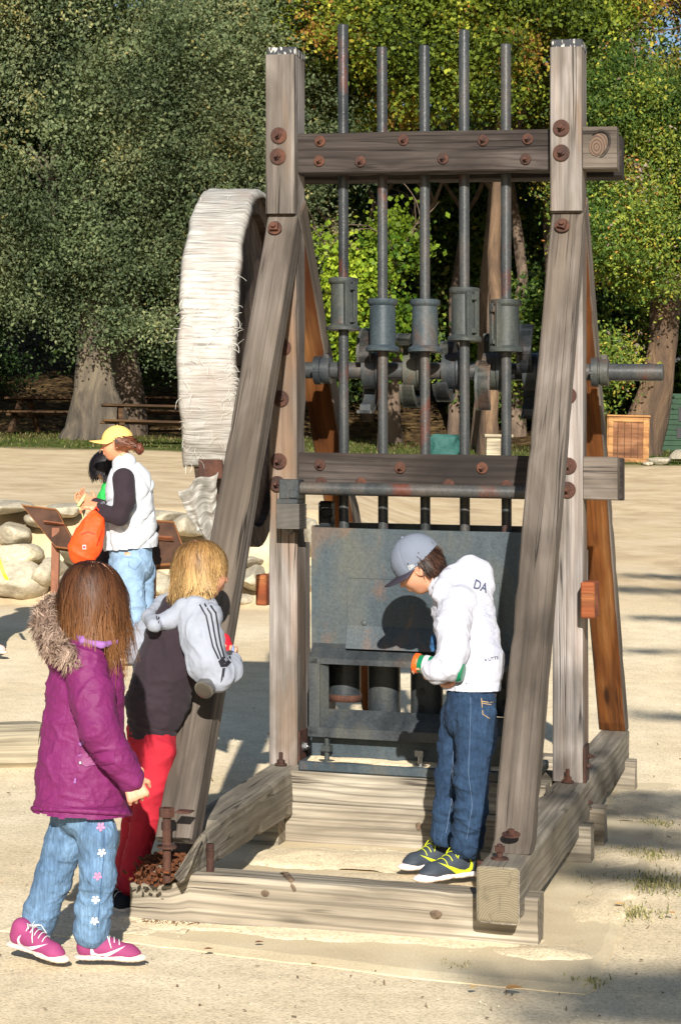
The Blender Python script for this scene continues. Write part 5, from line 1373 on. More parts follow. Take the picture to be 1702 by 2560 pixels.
# ------------------------------------------------------------------ sign lecterns
m_sign = plain('brown_sign', lin('7a4a30'), .6, var=.25, vscale=14); m_sign_d = plain('brown_panel_back', lin('4c3426'), .65, var=.35, vscale=9); m_frame = plain('sign_frame', lin('80532f'), .5, var=.15)
def lectern(label, corners, Y0, Y1, post, ybase):
    """corners: photo points of the panel's back TL, TR, BR, BL; Y0 near, Y1 far distances"""
    t = empty('sign_lectern', at(post[0], ybase, Y0 + .12), label, 'sign', 'sloping brown information signs')
    P = [at(*c[:2], c[2]) for c in corners]; nn = (P[1] - P[0]).cross(P[3] - P[0]).normalized()
    if nn.y > 0: nn = -nn
    def slab(q, d0, d1, name, mat, par):
        V = [p + nn * d0 for p in q] + [p + nn * d1 for p in q]; F = [(0, 1, 2, 3), (7, 6, 5, 4)] + [(i, 4 + i, 4 + (i + 1) % 4, (i + 1) % 4) for i in range(4)]
        mb = MB(); mb.add(V, F); return fix_normals(mb.build(name, mat, par))
    pn = slab(P, -.03, 0, 'panel', m_sign_d, t); c = sum(P, Vector()) / 4
    for i in range(4):
        a, b2 = P[i], P[(i + 1) % 4]; ia = a + (c - a) * .07; ib = b2 + (c - b2) * .07
        slab([a, b2, ib, ia], -.034, .008, 'frame', m_frame, pn)
    x0, y0 = post; pb = at(x0, ybase, Y0 + .1); pt = at(x0, y0, Y0 + .1)
    mb = MB(); mb.box(pb.x - .028, pb.x + .028, pb.y - .03, pb.y + .03, tz(pb.x, pb.y) - .1, pt.z, 0, .003); mb.build('post', m_sign, t)
    u = (P[1] - P[0]).normalized(); w = (P[3] - P[0]).normalized()
    for f in (.42,):
        a = P[0] + (P[1] - P[0]) * .35 + (P[3] - P[0]) * f; mb = MB(); T = Matrix.Translation(a + nn * .02) @ Matrix((u, w, nn)).transposed().to_4x4()
        mb.box(-.02, .16, -.010, .010, -.01, .025, 0, .002, T); mb.build('batten', m_sign, pn)
    return t
lectern('brown sloping sign seen from behind, left of the orange bag', [(50, 1163, 15.6), (132, 1173, 15.45), (183, 1269, 15.1), (130, 1262, 15.25)], 15.25, 15.5, (124, 1215), 1560)
lectern('brown sloping sign seen from behind, right of the woman in the white vest', [(345, 1198, 15.7), (402, 1202, 15.6), (438, 1300, 15.2), (330, 1306, 15.3)], 15.4, 15.6, (347, 1290), 1560)

# ------------------------------------------------------------------ crate, shed, tables, tarp
m_cr = wood('crate_wood', lin('7a5232'), lin('a87a4c'), lin('c29660'), ringscale=4, crack=.3, knots=False); m_cr2 = wood('crate_panel', lin('5c3c28'), lin('7c5438'), lin('9a7050'), ringscale=4, crack=.3, knots=False)
Yc = 39.0; s = FPX / Yc; a = at(1398, 1066, Yc); x0 = a.x; w_ = 92 / s; zt = at(1450, 960, Yc).z; zb = tz(x0 + w_ / 2, Yc) - .02
crate = empty('wooden_crate', (x0 + w_ / 2, Yc, zb), 'tall brown wooden crate with framed plank sides standing before the leaning tree', 'crate')
for i in range(5):
    mb = MB(); xa = x0 + .06 + (w_ - .12) * i / 5; mb.box(xa, xa + (w_ - .12) / 5 - .008, Yc, Yc + .03, zb + .08, zt - .08, 0, .002); mb.build('plank', m_cr2, crate)
for bx in ((x0, x0 + .09, Yc - .025, Yc + .03, zb, zt), (x0 + w_ - .09, x0 + w_, Yc - .025, Yc + .03, zb, zt), (x0 + .092, x0 + w_ - .092, Yc - .025, Yc + .03, zt - .09, zt - .002), (x0 + .092, x0 + w_ - .092, Yc - .025, Yc + .03, zb, zb + .10)):
    mb = MB(); mb.box(*bx, 0, .003); mb.build('frame_board', m_cr, crate)
mb = MB(); mb.box(x0 - .03, x0 + w_ + .03, Yc - .06, Yc + .75, zt, zt + .03, 0, .003); mb.build('lid', m_cr, crate)
mb = MB(); mb.box(x0 - .02, x0 - .001, Yc + .0, Yc + .7, zb, zt, 0, 0); mb.build('side', m_cr, crate)
mb = MB(); mb.box(x0 + w_ + .001, x0 + w_ + .02, Yc + .0, Yc + .7, zb, zt, 0, 0); mb.build('side', m_cr, crate)
# green shed
Ys = 44.0; s = FPX / Ys; p = at(1503, 1055, Ys); zt = at(1503, 905, Ys).z; zg = tz(p.x, Ys) - .1
shed = empty('green_shed', (p.x + 2, Ys, zg), 'dark green boarded shed with a low black roof at the right edge', 'shed')
m_gr = plain('green_paint', lin('1c3a22'), .7, var=.3, vscale=3)
for i in range(12):
    mb = MB(); z0 = zg + (zt - zg) * i / 12; mb.box(p.x, p.x + 4, Ys - .002 * (i % 2), Ys + .08, z0, z0 + (zt - zg) / 12 - .008, 0, .002); mb.build('cladding_board', m_gr, shed)
for dx, z0, z1 in ((.50, .55, .78), (.02, .58, .74), (.85, .58, .72), (.47, .28, .45)):
    mb = MB(); mb.box(p.x + dx, p.x + dx + .14, Ys - .02, Ys - .004, zg + (zt - zg) * z0, zg + (zt - zg) * z1, 0, 0); mb.build('hatch', m_black, shed)
r0_, r1_ = at(1500, 856, Ys - .7), at(1600, 806, Ys - .7)
mb = MB(); mb.prism([(r0_.x - .3, r0_.z - .08), (r1_.x + 1.2, r1_.z + .55), (r1_.x + 1.2, r1_.z + .48), (r0_.x - .28, r0_.z - .15)], Ys - .8, Ys + 4, lambda u, v, d: Vector((u, d, v)))
fix_normals(mb.build('roof', m_black, shed)); mb = MB(); mb.box(p.x + .1, p.x + 4, Ys + .09, Ys + 3.5, zg, zt, 0, 0); mb.build('shed_body', m_black, shed)
# picnic tables
m_tab = wood('table_wood', lin('2c1f14'), lin('48331f'), lin('6a4e2e'), ringscale=4, crack=.3, knots=False)
def table(x, Y, ang, L, label):
    z = tz(x, Y); t = empty('picnic_table', (x, Y, z), label, 'picnic table', 'picnic tables under the oak', rz=ang)
    def part(nm, *bx, T=None): mb = MB(); mb.box(*bx, 0, .004, T); return mb.build(nm, m_tab, t, local=True)
    for i in range(4): part('top_plank', -L / 2, L / 2, -.36 + .18 * i, -.19 + .18 * i, .72, .76)
    for sg in (-1, 1):
        part('bench', -L / 2, L / 2, sg * .70 - .13, sg * .70 + .13, .42, .46)
        for xx in (-L * .36, L * .36):
            T = Matrix.Translation((xx, sg * .45, .36)) @ Matrix.Rotation(sg * math.radians(35), 4, 'X'); part('leg', -.045, .045, -.05, .05, -.44, .44, T=T)
    for xx in (-L * .36, L * .36): part('cross_rail', xx - .05, xx + .05, -.8, .8, .36, .42)
p = at(385, 985, 39.5); table(p.x, 39.5, .15, 2.4, 'brown picnic table in sunlight right of the oak trunk')
p = at(140, 950, 44); table(p.x, 44, -.3, 2.2, 'dark shaded picnic table left of the oak trunk')
p = at(420, 955, 46); table(p.x, 46, .1, 2.2, 'picnic table farther back, behind the big wheel')
# green tarpaulin over a bin
Yt = 38.8; p = at(1022, 1042, Yt); zt = at(1022, 1003, Yt).z; m_tarp = cloth('teal_tarpaulin', lin('28504a'), .7, fold=6, fstr=.6, fdist=.05)
mb = MB(); zg = tz(p.x, Yt)
V = []; nu = 24; nv = 8
for i in range(nv + 1):
    for j in range(nu + 1):
        an = j / nu * 2 * math.pi; r = .30 + .03 * math.sin(an * 5 + i) + .02 * math.sin(an * 9); z = zt - (zt - zg) * i / nv
        V.append((p.x + math.copysign(abs(math.cos(an)) ** .5, math.cos(an)) * r * .95, Yt + .3 + math.copysign(abs(math.sin(an)) ** .5, math.sin(an)) * r, z - .03 * math.sin(j) * (i == 0)))
F = [(i * (nu + 1) + j, i * (nu + 1) + j + 1, (i + 1) * (nu + 1) + j + 1, (i + 1) * (nu + 1) + j) for i in range(nv) for j in range(nu)] + [tuple(range(nu))[::-1]]
tag(fix_normals(mesh_np('tarpaulin', np.array(V), F, m_tarp, None, True)), 'teal green tarpaulin wrapped round a bin, seen beyond the middle stem', 'tarpaulin')
# pale stump and post behind the fifth stem
mb = MB(); p = at(1135, 1045, 38.6); mb.box(p.x - .13, p.x + .13, 38.5, 38.75, tz(p.x, 38.6), tz(p.x, 38.6) + .42, 0, .01); mb.box(p.x - .17, p.x + .35, 38.46, 38.8, tz(p.x, 38.6) + .42, tz(p.x, 38.6) + .48, 0, .01)
tag(mb.build('bench', m_log), 'small pale wooden bench between the fourth and fifth stems', 'bench')

# ------------------------------------------------------------------ the tree behind the photographer whose leaves shade the right side
G_SH = [((1490, 1520), .5, 1), ((1550, 1500), .45, 1), ((1560, 1560), .35, .7), ((1500, 1610), .3, .4), ((1565, 1710), .28, .8), ((1500, 1840), .25, .9), ((1550, 1860), .25, .9), ((1440, 1880), .25, .9), ((1520, 1950), .22, 1.0), ((1400, 1945), .22, .9), ((1480, 1920), .2, 1),
        ((1390, 2005), .16, .5), ((1440, 2025), .18, 1.0), ((1500, 2030), .15, .8), ((1215, 2275), .12, .3), ((1090, 2242), .09, .12), ((1440, 2300), .16, .55), ((1530, 2285), .18, .7), ((1490, 2345), .18, .7), ((1560, 2250), .2, .9), ((1565, 2350), .2, .9), ((1370, 2340), .12, .35), ((1250, 2345), .11, .3)]
pts = []
for (px, py), r, wgt in G_SH:
    Y = 1.45 * FPX / (py - (1128 + .019 * (px - 784)))
    for _ in range(3):
        p = at(px, py, Y); p.z = tz(p.x, p.y); pts.append((p, r, wgt))
for (px, py, Y, r, wgt) in ((1235, 1320, 7.95, .035, .10), (1238, 1500, 7.7, .05, .16), (1290, 1560, 8.6, .07, .8), (1320, 1640, 8.6, .07, .8), (1300, 1740, 8.5, .06, .6), (1320, 1850, 8.3, .08, .5), (1390, 1800, 9.4, .07, .5), (1350, 1900, 8.0, .07, .4), (1180, 1650, 7.5, .03, .06)):
    pts.append((at(px, py, Y), r, wgt))
rg = np.random.default_rng(12); LV = []; LC = []; tw = []
for p, r, wgt in pts:
    t = rg.uniform(14.0, 17.0); c = np.array(p - LDIR * t); n_ = int(75 * wgt * max(1, (r / .25) ** 1.2)); tw.append(Vector(c))
    q = c + rg.normal(0, 1, (n_, 3)) * np.array([r * .75, r * .2, r * .11])
    a = rg.normal(size=(n_, 3)); a /= np.linalg.norm(a, axis=1, keepdims=True); b_ = np.cross(a, rg.normal(size=(n_, 3))); b_ /= np.linalg.norm(b_, axis=1, keepdims=True)
    s_ = .09 * rg.uniform(.6, 1.2, (n_, 1)); LV.append(np.stack([q - a * s_ * .5, q + b_ * s_ * .28, q + a * s_ * .5, q - b_ * s_ * .28], 1).reshape(-1, 3))
LV = np.concatenate(LV); st = empty('shade_tree', (6.5, -7, 0), 'leafy tree standing off the right of the yard, casting dappled shade on the sand', 'tree')
mesh_np('crown', LV, np.arange(len(LV)).reshape(-1, 4), m_leaf, st, False, col=np.tile(lin('4f6a2a'), (len(LV), 1)))
mb = MB(); hub = Vector((5.6, -7, 4.6)); mb.tube([(6.5, -7, -.1), (6.3, -7, 1.5), (5.9, -7, 3.2), hub], [.35, .26, .22, .16], 14)
mb.build('trunk', m_bark_dk, st, True); mb = MB()
for c in tw[::4]:
    m1 = hub.lerp(c, .45) + Vector((.2, 0, .7)); mb.tube([hub, m1, hub.lerp(c, .8) + Vector((0, 0, .25)), c], [.05, .02, .010, .004], 6, cap=False)
mb.build('limbs', m_bark_dk, st, True)

# ------------------------------------------------------------------ litter
rg = random.Random(3)
def fallen(px, py, size, ang, c, label, curl=.4):
    Y = 1.45 * FPX / (py - (1128 + .019 * (px - 784))); p = at(px, py, Y); mb = MB(); V = []; F = []
    for i in range(7):
        t = i / 6; wv = math.sin(t * math.pi) ** .7 * size * .38
        for j in (-1, 0, 1):
            x = (t - .5) * size; y = j * wv; z = .012 + abs(j) * curl * size * .25 * math.sin(t * 3.1) + .1 * size * (t - .5) ** 2
            V.append((p.x + x * math.cos(ang) - y * math.sin(ang), p.y + x * math.sin(ang) + y * math.cos(ang), p.z * 0 + tz(p.x, p.y) + .012 + z))
    for i in range(6):
        for j in range(2): a = i * 3 + j; F.append((a, a + 3, a + 4, a + 1))
    mb.add(V, F); return tag(mb.build('fallen_leaf', m_leafdry[c], None, True), label, 'leaf', 'fallen leaves on the sand')
m_leafdry = [plain('dry_leaf_tan', lin('c08a4c'), .7), plain('dry_leaf_brown', lin('7a4a2c'), .8), plain('dry_leaf_pale', lin('d0a868'), .7)]
for a in ((1183, 2298, .055, .3, 0, 'orange-tan curled leaf in front of the pad'), (1090, 2295, .03, 1, 2, 'pale scrap of leaf left of the orange-tan one'), (1427, 2100, .04, .5, 2, 'tan leaf beside the yellowing grass tuft'), (1545, 2120, .03, 2, 0, 'small tan leaf at the far right'),
          (1385, 1908, .03, 1, 1, 'dark round leaf in the shade right of the sleepers'), (480, 2396 - 190, .03, .2, 1, 'brown leaf bit on the left front of the pad'), (597, 2190, .03, .4, 1, 'brown leaf bit farther right on the pad'), (148, 2076, .05, .2, 1, 'brown chip between the girl\'s feet')): fallen(*a)
mb = MB(); rr = np.random.default_rng(8)
for _ in range(1400):
    y = rr.uniform(5.7, 13) ; x = rr.uniform(-1, 1) * (y * .17 + .3) + .05; s_ = rr.uniform(.0012, .0032) * (1 + (y - 5) * .07)
    T = Matrix.Translation((x, y, tz(x, y) + s_ * .3 + .002)) @ Matrix.Rotation(rr.uniform(0, 6), 4, Vector(rr.normal(size=3)))
    k = 4 if rr.random() < .2 else 1
    mb.box(-s_ * k * .6, s_ * k * .6, -s_ * .6, s_ * .6, -s_ * .4, s_ * .4, 1 if k > 1 else int(rr.random() < .5) * 2, 0, T)
for _ in range(260):                                     # leaf flakes and bark chips
    y = rr.uniform(5.7, 12); x = rr.uniform(-1, 1) * (y * .17 + .3) + .05; s_ = rr.uniform(.002, .007)
    T = Matrix.Translation((x, y, tz(x, y) + .004)) @ Matrix.Rotation(rr.uniform(0, 6), 4, 'Z') @ Matrix.Rotation(rr.normal() * .3, 4, 'X'); mb.box(-s_, s_, -s_ * .45, s_ * .45, -.0006, .0006, 3 if rr.random() < .6 else 4, 0, T)
for _ in range(260):
    p = at(rr.normal(400, 45), rr.normal(2092, 9), 7.05); s_ = rr.uniform(.003, .011)
    T = Matrix.Translation((p.x, p.y + rr.normal() * .03, .017)) @ Matrix.Rotation(rr.uniform(0, 6), 4, 'Z') @ Matrix.Rotation(rr.normal() * .3, 4, 'X'); mb.box(-s_, s_, -s_ * .3, s_ * .3, -.001, .001, 3 if rr.random() < .5 else 2, 0, T)
tag(mb.build('pebbles', [plain('pebble', lin('b9aa8c'), .9), plain('twig', lin('6b5a42'), .9), plain('pale_pebble', lin('c9bc9e'), .9), plain('brown_flake', lin('6e5236'), .9), plain('tan_flake', lin('a88a5e'), .9)]), 'small pebbles and twig bits strewn over the sand', kind='stuff')
# ------------------------------------------------------------------ people
def human(J, k=1.0):
    """skeleton J of world points -> Body of bare limbs and trunk (to be dressed)"""
    B = Body()
    B.chain([J['neck'], J['chest'], J['waist'], J['hip']], [.036 * k, .070 * k, .058 * k, .052 * k], .04, ((0, 1, 0), .85))
    B.cone(J['neck'], J['headb'], .038 * k, .036 * k, .02)
    for s in 'AB':
        if 'sh' + s in J:
            B.cone(J['neck'] + (J['chest'] - J['neck']) * .5, J['sh' + s], .045 * k, .036 * k, .03)
            B.chain([J['sh' + s], J['el' + s], J['wr' + s]], [.036 * k, .027 * k, .020 * k], .02)
        B.chain([J['hp' + s], J['kn' + s], J['an' + s]], [.032 * k, .032 * k, .018 * k], .02)
    return B
def pxpoly(pts, cx, cy, Y):
    return [((x - cx) * Y / FPX, -(y - cy) * Y / FPX) for x, y in pts]
def pdecal(name, polys, Y, tree, mat, parent, off=.0015, step=.015, reach=.35):
    xs = [p[0] for q in polys for p in q]; ys = [p[1] for q in polys for p in q]; cx, cy = sum(xs) / len(xs), sum(ys) / len(ys)
    sh = []
    for q in polys:
        q = pxpoly(q, cx, cy, Y)
        a = sum(q[i][0] * q[(i + 1) % len(q)][1] - q[(i + 1) % len(q)][0] * q[i][1] for i in range(len(q)))
        sh.append(q if a > 0 else q[::-1])
    return decal(name, sh, at(cx, cy, Y), (1, 0, 0), (0, 0, 1), tree, mat, parent, off, step, reach)
def strip(pts, w):
    """polyline -> ribbon polygon pieces (photo points)"""
    out = []
    for a, b in zip(pts[:-1], pts[1:]):
        dx, dy = b[0] - a[0], b[1] - a[1]; L = math.hypot(dx, dy); nx, ny = -dy / L * w / 2, dx / L * w / 2; ex, ey = dx / L * w * .25, dy / L * w * .25
        out.append([(a[0] + nx - ex, a[1] + ny - ey), (b[0] + nx + ex, b[1] + ny + ey), (b[0] - nx + ex, b[1] - ny + ey), (a[0] - nx - ex, a[1] - ny - ey)])
    return out
def disc(x, y, r, n=12): return [(x + r * math.cos(2 * math.pi * i / n), y + r * math.sin(2 * math.pi * i / n)) for i in range(n)]
def flower(x, y, r):
    return [[(x, y)] + [(x + r * math.cos(a + d) * f, y + r * math.sin(a + d) * f) for d, f in ((-.42, .75), (-.2, 1), (.2, 1), (.42, .75))] for a in [2 * math.pi * i / 5 + .3 for i in range(5)]]
sk_fair = skin('fair_skin', lin('c48e70')); sk_tan = skin('tanned_skin', lin('c98b68')); sk_warm = skin('warm_skin', lin('c69068'))
m_hair = hairmat('hair')
def jeans(name, parent, pelvis, legs, mat, h=.006, seed=0, hemz=None, extra=None, amp=.006):
    B = Body()
    B.chain(pelvis[0], pelvis[1], .03, ((0, 1, 0), .9))
    js = []
    for pts, rad in legs:
        B.chain(pts, rad, .018)
        for p in pts[1:-1]: js.append((p, (0, 0, 1)))
        js.append((Vector(pts[-1]) + Vector((0, 0, .05)), (0, 0, 1)))
    if extra: extra(B)
    cuts = []
    for pts, rad in legs:
        p = np.array(pts[-1]); d = np.array((Vector(pts[-1]) - Vector(pts[-2])).normalized()); cuts.append((p, d, rad[-1]))
    def clip(C):
        k = np.ones(len(C), bool)
        for p, d, r in cuts:
            q = C - p; k &= ~(((q @ d) > r * .72) & (np.linalg.norm(q, axis=1) < r * 2.2))
        return k
    return skinned(name, B, h, mat, parent, disp=summed(folds(seed, amp * .8, (9, 9, 13)), creases(js, amp, 42, .10, seed)), clip=clip)

# ---------- girl in the purple parka
YG = 6.45
girl = empty('person', at(190, 2215, YG), 'child with long brown hair in a purple parka with fur-trimmed hood', 'child')
g = lambda x, y, Y=YG: at(x, y, Y)
J = dict(headb=g(216, 1440), neck=g(208, 1475), chest=g(198, 1570), waist=g(192, 1700), hip=g(190, 1800), shA=g(205, 1535, 6.36), elA=g(228, 1680, 6.30), wrA=g(298, 1788, 6.33),
         shB=g(215, 1530, 6.56), elB=g(230, 1670, 6.62), wrB=g(290, 1760, 6.62), hpA=g(212, 1840, 6.40), knA=g(228, 2000, 6.40), anA=g(216, 2150, 6.43), toA=g(290, 2195, 6.42),
         hpB=g(172, 1840, 6.50), knB=g(130, 2010, 6.52), anB=g(75, 2160, 6.52), toB=g(120, 2200, 6.50))
B = human(J, .95); HC = g(222, 1370); fG = Vector((.97, .24, -.12)); head(B, HC, fG, (0.1, 0, 1), .098)
hand(B, J['wrA'] + Vector((.004, -.004, -.004)), (.42, -.12, -.9), (-.25, .95, .0), .120, .92, 1, True)
hand(B, J['wrB'], (.4, .1, -.9), (-.3, -.9, 0), .125, .6, -1)
skinned('body', B, .0042, sk_fair, girl)
m_parka = cloth('purple_nylon', lin('6a1f52'), .62, weave=700, wstr=.06, fold=36, fstr=.45, fdist=.010, var=.08, spec=.25)
m_lav = cloth('lavender_lining', lin('8a5c96'), .8); m_fur = hairmat('fur', .7)
B = Body()
B.chain([g(212, 1492), g(204, 1530), g(196, 1590), g(192, 1680), g(190, 1780), g(188, 1868)], [.060, .100, .112, .116, .134, .150], .03, ((0, 1, 0), .84))
B.chain([J['shA'] + Vector((-.015, .01, .01)), g(214, 1610, 6.33), J['elA'], g(268, 1745, 6.31), g(302, 1793, 6.33)], [.066, .066, .058, .050, .043], .010)
B.chain([J['shB'], J['elB'], J['wrB']], [.066, .056, .044], .012)
B.ell(g(140, 1492, 6.46), (.052, .085, .062), None, .03); B.cone(g(120, 1470, 6.47), g(185, 1500, 6.40), .045, .05, .03)      # hood hanging at the back
hemz = g(188, 1872).z; slope = .05
pk = skinned('parka', B, .005, m_parka, girl, disp=summed(folds(3, .0048, (11, 11, 20), .0006), creases([(J['elA'], (-.5, 0, .85)), (g(212, 1590, 6.3), (.3, 0, 1)), (g(290, 1780, 6.3), (.6, 0, -.8)), (g(275, 1750, 6.3), (.6, 0, -.8))], .0050, 60, .075, 1),
     lambda P, Nn: .006 * np.exp(-((P[:, 2] - hemz - .02 - slope * (P[:, 0] - HC.x)) / .012) ** 2) * -1),
     clip=lambda C: C[:, 2] > hemz - slope * (C[:, 0] - HC.x) * .5 - .002 * np.sin(C[:, 0] * 60))
tr = bvh_of(pk)
# thickness of the hem
B = Body(); ring = [at(188 + 112 * math.cos(a), 1868 + 6 * math.cos(a), YG + .118 * math.sin(a)) for a in np.linspace(0, 2 * math.pi, 26)]
B.chain(ring, [.008] * 26, .004); skinned('hem', B, .004, m_parka, pk)
m_parka_d = cloth('purple_flap', lin('6e1e56'), .5)
pdecal('pocket_flap', [[(176, 1742), (268, 1722), (268, 1752), (196, 1770), (178, 1760)]], 6.3, tr, m_parka_d, pk, .005)
pdecal('pocket_seam', strip([(176, 1765), (173, 1815), (178, 1842), (235, 1850), (262, 1835)], 1.6) + strip([(176, 1744), (266, 1724)], 1.4), 6.3, tr, m_parka_d, pk, .003)
pdecal('seam', strip([(128, 1530), (150, 1620), (138, 1700), (132, 1860)], 1.6) + strip([(75, 1852), (160, 1862), (300, 1866)], 1.4) + strip([(148, 1540), (160, 1580)], 1.4), 6.3, tr, m_parka_d, pk, .0025)
pdecal('placket', strip([(283, 1500), (287, 1600), (292, 1700)], 5), 6.4, tr, m_parka_d, pk, .004)
m_snap = plain('snap_steel', lin('c9c9cc'), .25, .9)
mb = MB()
for x, y, r in ((186, 1757, .0058), (284, 1497, .003), (286, 1545, .003), (286, 1585, .003), (297, 1680, .003), (302, 1845, .005)):
    hit = tr.ray_cast(at(x, y, 6.0), (at(x, y, 6.5) - at(x, y, 6.0)).normalized(), 2)
    if hit[0]: mb.lathe(hit[0] - hit[1] * -.003, hit[1], [(0, r), (.002, r), (.0035, r * .5)], 12)
mb.build('snap_button', m_snap, pk, True)['kind'] = 'stuff'
pdecal('zip_pull', [[(178, 1716), (196, 1702), (200, 1708), (182, 1723)]], 6.3, tr, m_lav, pk, .006)
pdecal('zip_tab', [[(168, 1806), (171, 1794), (174, 1796), (173, 1808)], [(176, 1743), (184, 1741), (184, 1743), (176, 1745)]], 6.3, tr, m_lav, pk, .006)
B = Body(); B.chain([g(172, 1448, 6.40), g(192, 1476, 6.35), g(235, 1486, 6.35), g(268, 1478, 6.40), g(285, 1468, 6.48)], [.011] * 5, .01); B.cone(g(205, 1470), g(212, 1440), .058, .045, .02)
skinned('lining', B, .005, m_lav, pk, disp=folds(9, .003, (30, 30, 30)))
# fur trim
path = [g(168, 1398, 6.56), g(140, 1388, 6.52), g(115, 1405, 6.46), g(110, 1445, 6.41), g(128, 1485, 6.36), (g(155, 1512, 6.33)), g(182, 1530, 6.335)]
B = Body(); B.chain(path, [.022, .027, .030, .032, .032, .028, .018], .012)
fur = skinned('fur_trim', B, .006, m_fur, pk, disp=folds(5, .008, (30, 30, 30)), col=lambda P, Nn: np.tile(lin('7a6558'), (len(P), 1)))
me = fur.data; nv = len(me.vertices); co = np.zeros(nv * 3); me.vertices.foreach_get('co', co); co = co.reshape(-1, 3); no = np.zeros(nv * 3); me.vertices.foreach_get('normal', no); no = no.reshape(-1, 3)
M_ = np.array(world_of(fur)); co = co @ M_[:3, :3].T + M_[:3, 3]
rg = np.random.default_rng(2); n_ = 5200; k = rg.integers(0, nv, n_); P = np.zeros((n_, 6, 3)); NN = np.zeros((n_, 6, 3)); x = co[k]; lock = np.stack([vnoise(x * 40), vnoise(x * 40 + 9), vnoise(x * 40 + 19)], 1) * .9
d = no[k] * .8 + np.array([.1, 0, -.5]) + lock + rg.normal(0, .2, (n_, 3)); st = rg.uniform(.004, .0068, (n_, 1))
for i in range(6):
    P[:, i] = x; NN[:, i] = no[k] + rg.normal(0, .1, (n_, 3)); d /= np.linalg.norm(d, axis=1, keepdims=True); x = x + d * st; d = d + np.array([0, 0, -.22]) + lock * .25
cc = lin('6d574a') + (np.array(lin('b8a08c')) - np.array(lin('6d574a'))) * rg.random((n_, 1)) ** 1.3
V, Q, C = ribbons((P, NN), rg.uniform(.0014, .003, n_), cc, .3); mesh_np('fur_strands', V, Q, m_fur, fur, True, col=C)['kind'] = 'stuff'
# brown hair to the shoulders
axG = (fG.normalized(), fG.normalized().cross(Vector((.1, 0, 1))).normalized(), Vector((.1, 0, 1)).normalized())
hair('hair', girl, m_hair, HC + Vector((-.012, 0, .024)), ((.081, .070, .072), axG), 6500, .250, [lin('1e0f09'), lin('53321f'), lin('7a5230')], n_ if False else (0, 0, -1), seg=17, width=.0022, lift=.008,
     keep=lambda U: ~((U[:, 0] > .78) & (U[:, 2] < .25)) & (U[:, 2] > -.55), part=(-.1, .1, 1), wave=.55, seed=3, gravity=.75)
m_den = cloth('light_denim', lin('56708a'), .9, weave=520, wstr=.3, fold=24, fstr=.6, fdist=.012, var=.12, streak=.28)
jn = jeans('jeans', girl, ([g(190, 1800), g(192, 1860)], [.082, .088]),
      [([g(210, 1860, 6.43), g(226, 1925, 6.41), g(226, 2010, 6.40), g(218, 2085, 6.42), g(211, 2145, 6.43)], [.060, .059, .051, .049, .055]),
       ([g(174, 1860, 6.50), g(152, 1940, 6.51), g(122, 2025, 6.52), g(95, 2100, 6.52), g(76, 2155, 6.52)], [.066, .058, .052, .050, .053])], m_den, .0052, 4, amp=.006)
tr = bvh_of(jn); m_wh = plain('white_thread', lin('e8e0d8'), .7); m_pkf = plain('pink_thread', lin('e07898'), .7); m_seam = plain('denim_seam', lin('2a4a70'), .8)
pdecal('seam', strip([(238, 1880), (240, 1960), (234, 2040), (226, 2140)], 1.5), 6.35, tr, m_seam, jn, .0015)
for x, y, c in ((232, 1905, m_pkf), (235, 1963, m_wh), (226, 2017, m_pkf), (220, 2073, m_wh), (217, 2124, m_wh)): pdecal('flower', flower(x, y, 9.5), 6.35, tr, c, jn, .0025, .02)
m_pink = cloth('pink_mesh', lin('8c3a64'), .7, weave=900, wstr=.4, fold=40, fstr=.1); m_sole = plain('pale_sole', lin('c8b8a8'), .7, var=.06); m_white = plain('white_paint', lin('c8c8c4'), .6, var=.03)
m_silver = plain('silver_print', lin('d0c4cc'), .4)
sg = [m_pink, m_sole, m_white, m_silver]
a = g(176, 2212, 6.43); b2 = g(329, 2216, 6.44); a.z = b2.z = .018; shoe(girl, a, b2, (0, 0, 1), .070, sg, tall=.85, chunk=.8)
a = g(24, 2208, 6.50); b2 = g(150, 2216, 6.40); a.z = .042; b2.z = .016; shoe(girl, a, b2, (-.15, 0, 1), .070, sg, tall=.85, chunk=.8)

# ---------- blond child leaning on the left strut
YB = 7.36
boyb = empty('person', at(325, 2100, 7.23), 'blond child in dark hoodie with grey sleeves and red trousers, leaning on the left strut', 'child')
g = lambda x, y, Y=YB: at(x, y, Y)
J = dict(headb=g(462, 1365), neck=g(440, 1398), chest=g(405, 1480), waist=g(372, 1590), hip=g(352, 1680), shA=g(448, 1425, 7.26), elA=g(500, 1556, 7.22), wrA=g(535, 1522, 7.34),
         shB=g(385, 1418, 7.50), elB=g(322, 1490, 7.54), wrB=g(400, 1540, 7.60), hpA=g(362, 1720, 7.30), knA=g(340, 1880, 7.28), anA=g(300, 2050, 7.25), toA=g(318, 2088, 7.24),
         hpB=g(338, 1720, 7.42), knB=g(318, 1880, 7.44), anB=g(290, 2030, 7.46), toB=g(300, 2070, 7.44))
B = human(J, 1.0); HB = g(468, 1314); fB = Vector((.92, .40, -.14)); uB = Vector((.18, .1, 1)); head(B, HB, fB, uB, .102)
hand(B, g(520, 1540, 7.42), (.1, .1, .95), (0, -.9, .1), .12, .8, 1); skinned('body', B, .0045, sk_fair, boyb)
m_hd = cloth('dark_fleece', lin('2c2228'), .9, fold=26, fstr=.2, var=.12, sheen=.05); m_gf = cloth('grey_fleece', lin('8d919a'), .9, fold=22, fstr=.3, fdist=.006, var=.10, weave=240, wstr=.2)
B = Body(); B.chain([g(436, 1410), g(412, 1462), g(385, 1540), g(362, 1620), g(350, 1688)], [.080, .104, .104, .100, .086], .04, ((0, 1, 0), .95))
hz = g(350, 1706).z
